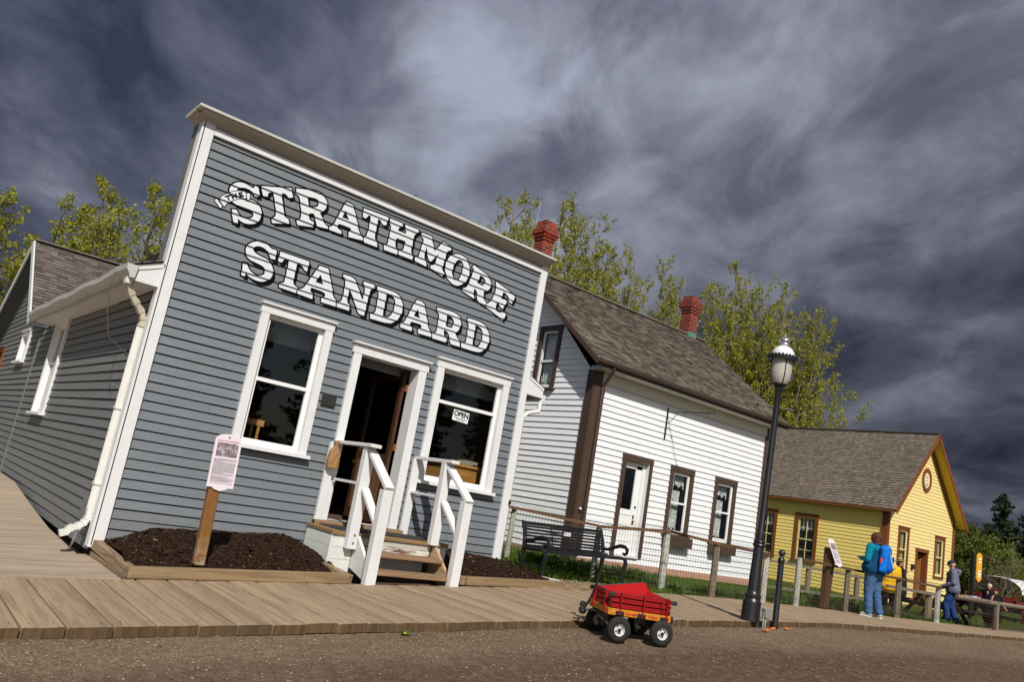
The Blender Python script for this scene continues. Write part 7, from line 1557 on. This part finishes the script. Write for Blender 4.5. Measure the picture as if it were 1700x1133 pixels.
# people right of the hoodie man
t, M, HP, hr = behind((26.2, 9.28, lawnz(26.2, 9.28)-.05), R_(-95), 'person in a maroon cap and black clothes at the right edge, one forearm bare', mBlkC, H=1.22, low=.55, g=1.5, hp=.5, lean=.16, armR=((.24, .20, 1.12), (.20, .36, .90)))
wear(t, 'cap', [(HP(0, -.012, .055), (.100, .115, .080), hr), (HP(-.05, .11, .045), HP(.05, .11, .045), .022, .022)], mMaroon, M, vox=.008, wr=0)
wear(t, 'bare_forearm', [((.24, .22, 1.10), (.30, .42, .98), .055, .045), ((.30, .42, .98), (.34, .56, .84), .045, .04)], mSkin, M, wr=0)
t, M, HP, hr = behind((30.5, 10.9, lawnz(30.5, 10.9)), R_(80), 'white haired person far behind the rail fence post, dark top', mBlkC, H=1.35, low=.8, g=1.2)
wear(t, 'hair', [(HP(0, -.02, .035), (.090, .106, .095), hr)], mHairW, M, vox=.008, wr=.010, wsc=22)
# ================================================================== trees
mBark = paint('pale_bark', (.20, .165, .11), 'z', (.07, .05, .03), .3, .25, .9, .8); mBarkD = paint('dark_bark', (.075, .055, .04), 'z', (.03, .02, .015), .3, .25, .9, .8)
mLeafY = leafmat('spring_leaves', (.19, .195, .018), (.42, .42, .048), .45); mLeafG = leafmat('green_leaves', (.09, .12, .014), (.20, .24, .035), .4)
mNeedle = leafmat('spruce_needles', (.010, .020, .008), (.030, .050, .018), .1); mLeafD = leafmat('bushy_leaves', (.06, .08, .010), (.15, .165, .025), .35)
def leaf_mesh(name, P, size, mat, parent, rng, org, wd=.36):
    """P: (n,3) centres; numpy quads"""
    n = len(P); r = np.random.RandomState(rng.randint(0, 99999))
    a = r.normal(size=(n, 3)); a /= np.linalg.norm(a, axis=1)[:, None]; b = r.normal(size=(n, 3)); b -= a*(a*b).sum(1)[:, None]; b /= np.linalg.norm(b, axis=1)[:, None]
    s = size*(.55+.9*r.rand(n))[:, None]; c = P-np.array(org)
    V = np.stack([c-a*s*.5, c+b*s*wd, c+a*s*.5, c-b*s*wd], 1).reshape(-1, 3)
    me = bpy.data.meshes.new(name); me.vertices.add(4*n); me.vertices.foreach_set('co', V.ravel()); me.loops.add(4*n); me.loops.foreach_set('vertex_index', np.arange(4*n)); me.polygons.add(n); me.polygons.foreach_set('loop_start', np.arange(n)*4)
    me.update(calc_edges=True)
    at = me.attributes.new('rnd', 'FLOAT', 'FACE'); at.data.foreach_set('value', r.rand(n)); me.materials.append(mat)
    o = bpy.data.objects.new(name, me); COL.objects.link(o); o.parent = parent; WO[o.name] = org; return o
def tree(loc, H, spread, seed, nleaf, lsize, label, mat=mLeafY, bark=mBark, lowest=.22, up=.62, group='leafing trees behind the buildings', levels=4, trunk_r=None, density=.5, stems=1, droop=0):
    rng = random.Random(seed); t = empty('leafing_tree', loc, label, 'tree', group); mb = MB(); tips = []; L0 = V3(loc)
    tr = trunk_r or H*.017
    def branch(p, d, l, r, lev):
        n = 5; pts = [p.copy()]; rad = [r]; q = p.copy(); dd = d.copy()
        for i in range(n):
            dd = (dd + V3((rng.gauss(0, .11), rng.gauss(0, .11), rng.gauss(0, .07)+.05*up-(droop*.08 if lev > 1 else 0)))).normalized(); q = q+dd*(l/n); pts.append(q.copy()); rad.append(max(r*(1-.75*(i+1)/n), .006))
        mb.tube(pts, rad, 6 if lev < 2 else 4 if lev < 3 else 3, caps=False)
        if lev >= 2:
            for i in range(1, n+1): tips.append((pts[i], l*.22, lev))
        if lev < levels:
            k = {0: 17, 1: 8, 2: 5, 3: 3}.get(lev, 2)
            for j in range(k):
                f = (lowest+(1-lowest)*(j+rng.random())/k) if lev == 0 else .25+.75*(j+rng.random())/k
                i = min(int(f*n), n-1); ff = f*n-i; pp = pts[i].lerp(pts[i+1], ff); az = rng.random()*6.28 if lev == 0 else None
                ax = (pts[min(i+1, n)]-pts[i]).normalized()
                if lev == 0: sd_ = V3((math.cos(j*2.4+rng.uniform(-.4, .4)), math.sin(j*2.4+rng.uniform(-.4, .4)), 0)); nd = (sd_*(1-up*.75)+V3((0, 0, up))).normalized(); ll = spread*(1.05-.62*max(0, (f-.35))/.65)*rng.uniform(.75, 1.15)
                else: o_ = ax.orthogonal().normalized(); o_.rotate(Matrix.Rotation(rng.random()*6.28, 3, ax)); nd = (ax*.75+o_*.65+V3((0, 0, .12))).normalized(); ll = l*rng.uniform(.48, .78)
                branch(pp, nd, ll, rad[i]*(.5 if lev == 0 else .55), lev+1)
    for s_ in range(stems):
        d = V3((rng.gauss(0, .05)+(s_-(stems-1)/2)*.22, rng.gauss(0, .05), 1)).normalized(); branch(L0-V3((0, 0, .2)), d, H*(.95-.1*s_), tr, 0)
    obj('trunk', mb, bark, t)
    r = np.random.RandomState(seed); T = np.array([tuple(a) for a, b, c in tips]); sc = np.array([b for a, b, c in tips]); wgt = np.array([{2: .5, 3: 1.2, 4: 1.6}.get(c, 1) for a, b, c in tips]); wgt = wgt*(.5+r.rand(len(tips))); wgt /= wgt.sum()
    idx = r.choice(len(T), nleaf, p=wgt); P = T[idx]+r.normal(size=(nleaf, 3))*np.clip(sc[idx][:, None]*.8, .10, .34)
    leaf_mesh('crown', P, lsize, mat, t, rng, tuple(loc)); return t
gz = -1.3
def bez(a, b, c, n):
    return [a*((1-t)**2)+b*(2*t*(1-t))+c*(t*t) for t in [i/n for i in range(n+1)]]
def aspen(loc, H, R, seed, nleaf, lsize, label, nlead=9, bark=mBark, mat=mLeafY, fan=(0, 0), fork=.22, tr=None):
    """several ascending leaders with short upswept twigs: an airy spring crown"""
    rng = random.Random(seed); t = empty('leafing_tree', loc, label, 'tree', 'leafing trees behind the buildings'); mb = MB(); L0 = V3(loc); P = []; Wt = []
    tr = tr or H*.014; top = L0+V3((rng.uniform(-.3, .3), rng.uniform(-.3, .3), H*.97)); main = bez(L0-V3((0, 0, .3)), L0+V3((rng.uniform(-.4, .4), 0, H*.5)), top, 10)
    mb.tube(main, [tr*(1-.93*i/10) for i in range(11)], 7, caps=False)
    leads = [(main, tr*.6, .30)]
    for k in range(nlead):
        a = k*2.4+rng.uniform(-.5, .5); u = (.25+.75*rng.random()); f0 = fork+(.55-fork)*rng.random()*(1.1-u*.6); p0 = main[0].lerp(top, f0); q = int(f0*10); p0 = main[q]
        hz = R*u; dx, dy = math.cos(a)*hz+fan[0]*u*R, math.sin(a)*hz+fan[1]*u*R; zt = H*(1-.36*u**1.8)*rng.uniform(.90, 1.0); e_ = V3((L0.x+dx, L0.y+dy, L0.z+zt)); c = V3((p0.x+(e_.x-p0.x)*.62, p0.y+(e_.y-p0.y)*.62, p0.z+(e_.z-p0.z)*.30))
        pts = bez(p0, c, e_, 8); pts = [p+V3((rng.gauss(0, .04), rng.gauss(0, .04), 0)) for p in pts]; r0 = tr*rng.uniform(.34, .5); mb.tube(pts, [r0*(1-.92*i/8) for i in range(9)], 5, caps=False); leads.append((pts, r0*.5, .12))
    for pts, r0, t0 in leads:
        n = len(pts)-1; Lk = sum((pts[i+1]-pts[i]).length for i in range(n)); m = int(6+Lk*1.9)
        for j in range(m):
            f = t0+(1-t0)*((j+rng.random())/m); i = min(int(f*n), n-1); p = pts[i].lerp(pts[i+1], f*n-i); ax = (pts[i+1]-pts[i]).normalized(); o_ = ax.orthogonal().normalized(); o_.rotate(Matrix.Rotation(rng.random()*6.28, 3, ax))
            l2 = (.40+H*.135*(1-f*.78))*rng.uniform(.6, 1.2); d = (ax*.55+o_*.85+V3((0, 0, .18))).normalized(); e2 = p+d*l2*.8+V3((0, 0, l2*.38)); p2 = bez(p, p+d*l2*.55, e2, 4); mb.tube(p2, [r0*(1-f*.7)*.45*(1-.8*q/4)+.004 for q in range(5)], 3, caps=False)
            for q in range(int(4+l2*4.5)):
                g = .2+.8*rng.random(); i2 = min(int(g*4), 3); s0 = p2[i2].lerp(p2[i2+1], g*4-i2); a2 = (p2[i2+1]-p2[i2]).normalized(); o2 = a2.orthogonal().normalized(); o2.rotate(Matrix.Rotation(rng.random()*6.28, 3, a2)); l3 = rng.uniform(.22, .62)*(1.1-.4*g); d3 = (a2*.7+o2*.65+V3((0, 0, .30))).normalized(); e3 = s0+d3*l3
                mb.tube([s0, e3], [.007, .003], 3, caps=False)
                for w_ in (.3, .55, .8, 1.0): P.append(tuple(s0.lerp(e3, w_))); Wt.append(w_*(.4+rng.random()))
    obj('trunk', mb, bark, t); r = np.random.RandomState(seed); P = np.array(P); Wt = np.array(Wt); Wt /= Wt.sum(); idx = r.choice(len(P), nleaf, p=Wt)
    leaf_mesh('crown', P[idx]+r.normal(size=(nleaf, 3))*.065, lsize, mat, t, rng, tuple(loc)); return t
AS = [((1.6, 29.5, gz), 7.4, 2.1, 1, 9000, .11, 'leafing tree at the far left edge behind the rear gable of the grey store', 8), ((4.4, 31, gz), 9.6, 2.0, 2, 11000, .11, 'tallest leafing tree left of the grey store, above the rear ridge', 8), ((6.9, 33, gz), 10.5, 1.9, 3, 10000, .11, 'leafing tree between the rear ridge and the left edge of the false front', 8), ((9.3, 34, gz), 10.2, 1.8, 4, 8000, .11, 'leafing tree half hidden behind the left edge of the false front', 7), ((-1.2, 30, gz), 6.8, 2.2, 5, 8000, .11, 'lower leafing tree at the left frame edge', 8),
      ((21.9, 30, gz), 15.8, 2.2, 6, 11000, .12, 'leafing tree top showing left of the first chimney above the false front', 7), ((26.2, 31.5, gz), 16.6, 3.0, 7, 16000, .12, 'leafing tree just right of the first chimney', 9), ((29.2, 33, gz), 18.4, 2.8, 8, 16000, .12, 'tallest leafing tree above the left third of the white house roof', 8), ((32.2, 33.5, gz), 16.9, 2.8, 9, 14000, .12, 'leafing tree above the left half of the white house roof', 8), ((35.0, 34, gz), 17.4, 2.7, 10, 13000, .12, 'thin leafing tree above the middle of the white house roof', 8), ((37.9, 34, gz), 18.0, 2.8, 31, 14000, .12, 'thin leafing tree left of the second chimney', 8), ((36.6, 30.5, gz), 14.6, 3.0, 32, 13000, .12, 'lower leafing tree just left of the second chimney', 8)]
for loc, H, R, sd_, nl, ls, lb, kk in AS: aspen(loc, H*1.05, R*1.1, sd_, int(nl*1.5), ls, lb, kk+1)
aspen((40.0, 29.5, gz), 18.6, 4.0, 21, 36000, .12, 'large spreading leafing tree behind the second chimney', 17, tr=.26)
aspen((42.6, 28.0, gz), 17.9, 4.8, 22, 46000, .12, 'large spreading leafing tree between the second chimney and the lamp lantern', 21, fork=.15, tr=.30)
aspen((44.6, 28.5, gz), 15.4, 4.8, 23, 38000, .12, 'lower spreading leafing tree behind and right of the street lamp lantern', 20, fan=(.15, -.15), fork=.10, tr=.25)
# low wood beyond the yellow house
rg = random.Random(50); k = 0
WOOD = [((60, 24, -1.4), 5.2, 2.2), ((62.5, 23.5, -1.4), 4.6, 2.2), ((65, 26, -1.4), 5.0, 2.2), ((64, 21.5, -1.4), 3.3, 1.9), ((67, 21, -1.4), 2.5, 1.7), ((70, 19.8, -1.4), 2.0, 1.6), ((74, 20, -1.4), 2.2, 1.8), ((72, 21, -1.4), 2.4, 1.8), ((57, 21.5, -1.4), 4.6, 2.0)]
WL_ = ['yellow green tree just right of the yellow house eave', 'yellow green bushy tree left of the yellow sign', 'taller bushy tree behind the yellow sign', 'bushy tree directly above the yellow sign', 'olive tree between the yellow sign and the spruces', 'low olive tree at the foot of the tallest spruce', 'olive tree behind the covered wagon', 'dark olive tree between the two spruces', 'bushy tree behind the right corner of the yellow house']
for (loc, H, s_), lb in zip(WOOD, WL_): k += 1; tree(loc, H, s_, 60+k, 11000, .15, lb, mat=mLeafD if k % 2 else mLeafG, bark=mBarkD, lowest=.04, up=.35, group='bushy trees beyond the yellow house', levels=3)
# bare sapling
tree((41.0, 14.2, -1.35), 2.9, 1.2, 91, 60, .05, 'bare pale sapling beside the covered wagon', bark=mBark, lowest=.3, up=.5, levels=2, trunk_r=.04, group=None)
def spruce(loc, H, R, seed, label, group='dark spruces', dens=1.0):
    rng = random.Random(seed); t = empty('spruce_tree', loc, label, 'tree', group); mb = MB(); L0 = V3(loc); mb.tube([L0-V3((0, 0, .2)), L0+V3((.05, 0, H*.5)), L0+V3((0, .03, H))], [H*.022, H*.013, .02], 7); C = []; z = H*.06
    br = MB()
    while z < H*.985:
        f = z/H; rr = R*(1-f)**.85*(.75+.35*math.sin(z*3.1+seed)); n = max(4, int(9*(1-f)+4))
        for j in range(n):
            a = rng.random()*6.28; l = rr*rng.uniform(.65, 1.15)+.12; d = V3((math.cos(a), math.sin(a), 0)); p0 = L0+V3((0, 0, z)); pts = []
            for i in range(5): u = i/4; pts.append(p0+d*l*u+V3((0, 0, -.32*l*u+.25*l*u*u*u)))
            br.tube(pts, [.03*(1-f)+.008]*4+[.004], 3, caps=False)
            m = int(dens*(12+l*38))
            for q in range(m):
                u = rng.random()**.7; i = min(int(u*4), 3); p = pts[i].lerp(pts[i+1], u*4-i); s2 = d.cross(V3((0, 0, 1))); w_ = .28*l*(1-u*.6)
                C.append(tuple(p+s2*rng.uniform(-w_, w_)+V3((0, 0, rng.uniform(-.16, .03)))))
        z += .16+.02*H*(1-f)
    obj('trunk', mb, mBarkD, t); o = obj('branches', br, mBarkD, t)
    leaf_mesh('crown', np.array(C), .26, mNeedle, t, rng, tuple(loc), .14); return t
spruce((66.4, 23.1, -1.4), 8.5, 3.9, 3, 'tall dark spruce above the covered wagon', dens=1.7); spruce((70.3, 22.4, -1.4), 8.0, 3.9, 5, 'dark spruce at the right edge of the picture', dens=1.7); spruce((64.8, 24.6, -1.4), 4.9, 2.8, 7, 'shorter dark spruce left of the tall one')
# spruces across the street, behind the photographer: they show in the store windows
BK = [(9.4, -15, 9.5, 'first of the spruces across the street, opposite the porch steps'), (11.4, -13.5, 9.2, 'dense spruce across the street reflected at the left of the left store window'), (12.9, -17, 5.2, 'short spruce between two taller ones across the street'), (14.8, -14, 10.0, 'spruce across the street reflected at the right of the left store window'), (17.4, -16, 9.0, 'spruce across the street opposite the store right corner'), (19.6, -14, 8.0, 'spruce across the street reflected at the left of the right store window'), (21.6, -15, 9.6, 'tall spruce across the street reflected in the right store window'), (24.0, -14, 8.2, 'spruce across the street opposite the black bench'), (27.5, -16, 10.5, 'last tall spruce across the street, opposite the white house')]
for i, (x, y, H, lb) in enumerate(BK): spruce((x, y, -1.6), H, 2.2, 11+i, lb, 'spruces across the street', .55)
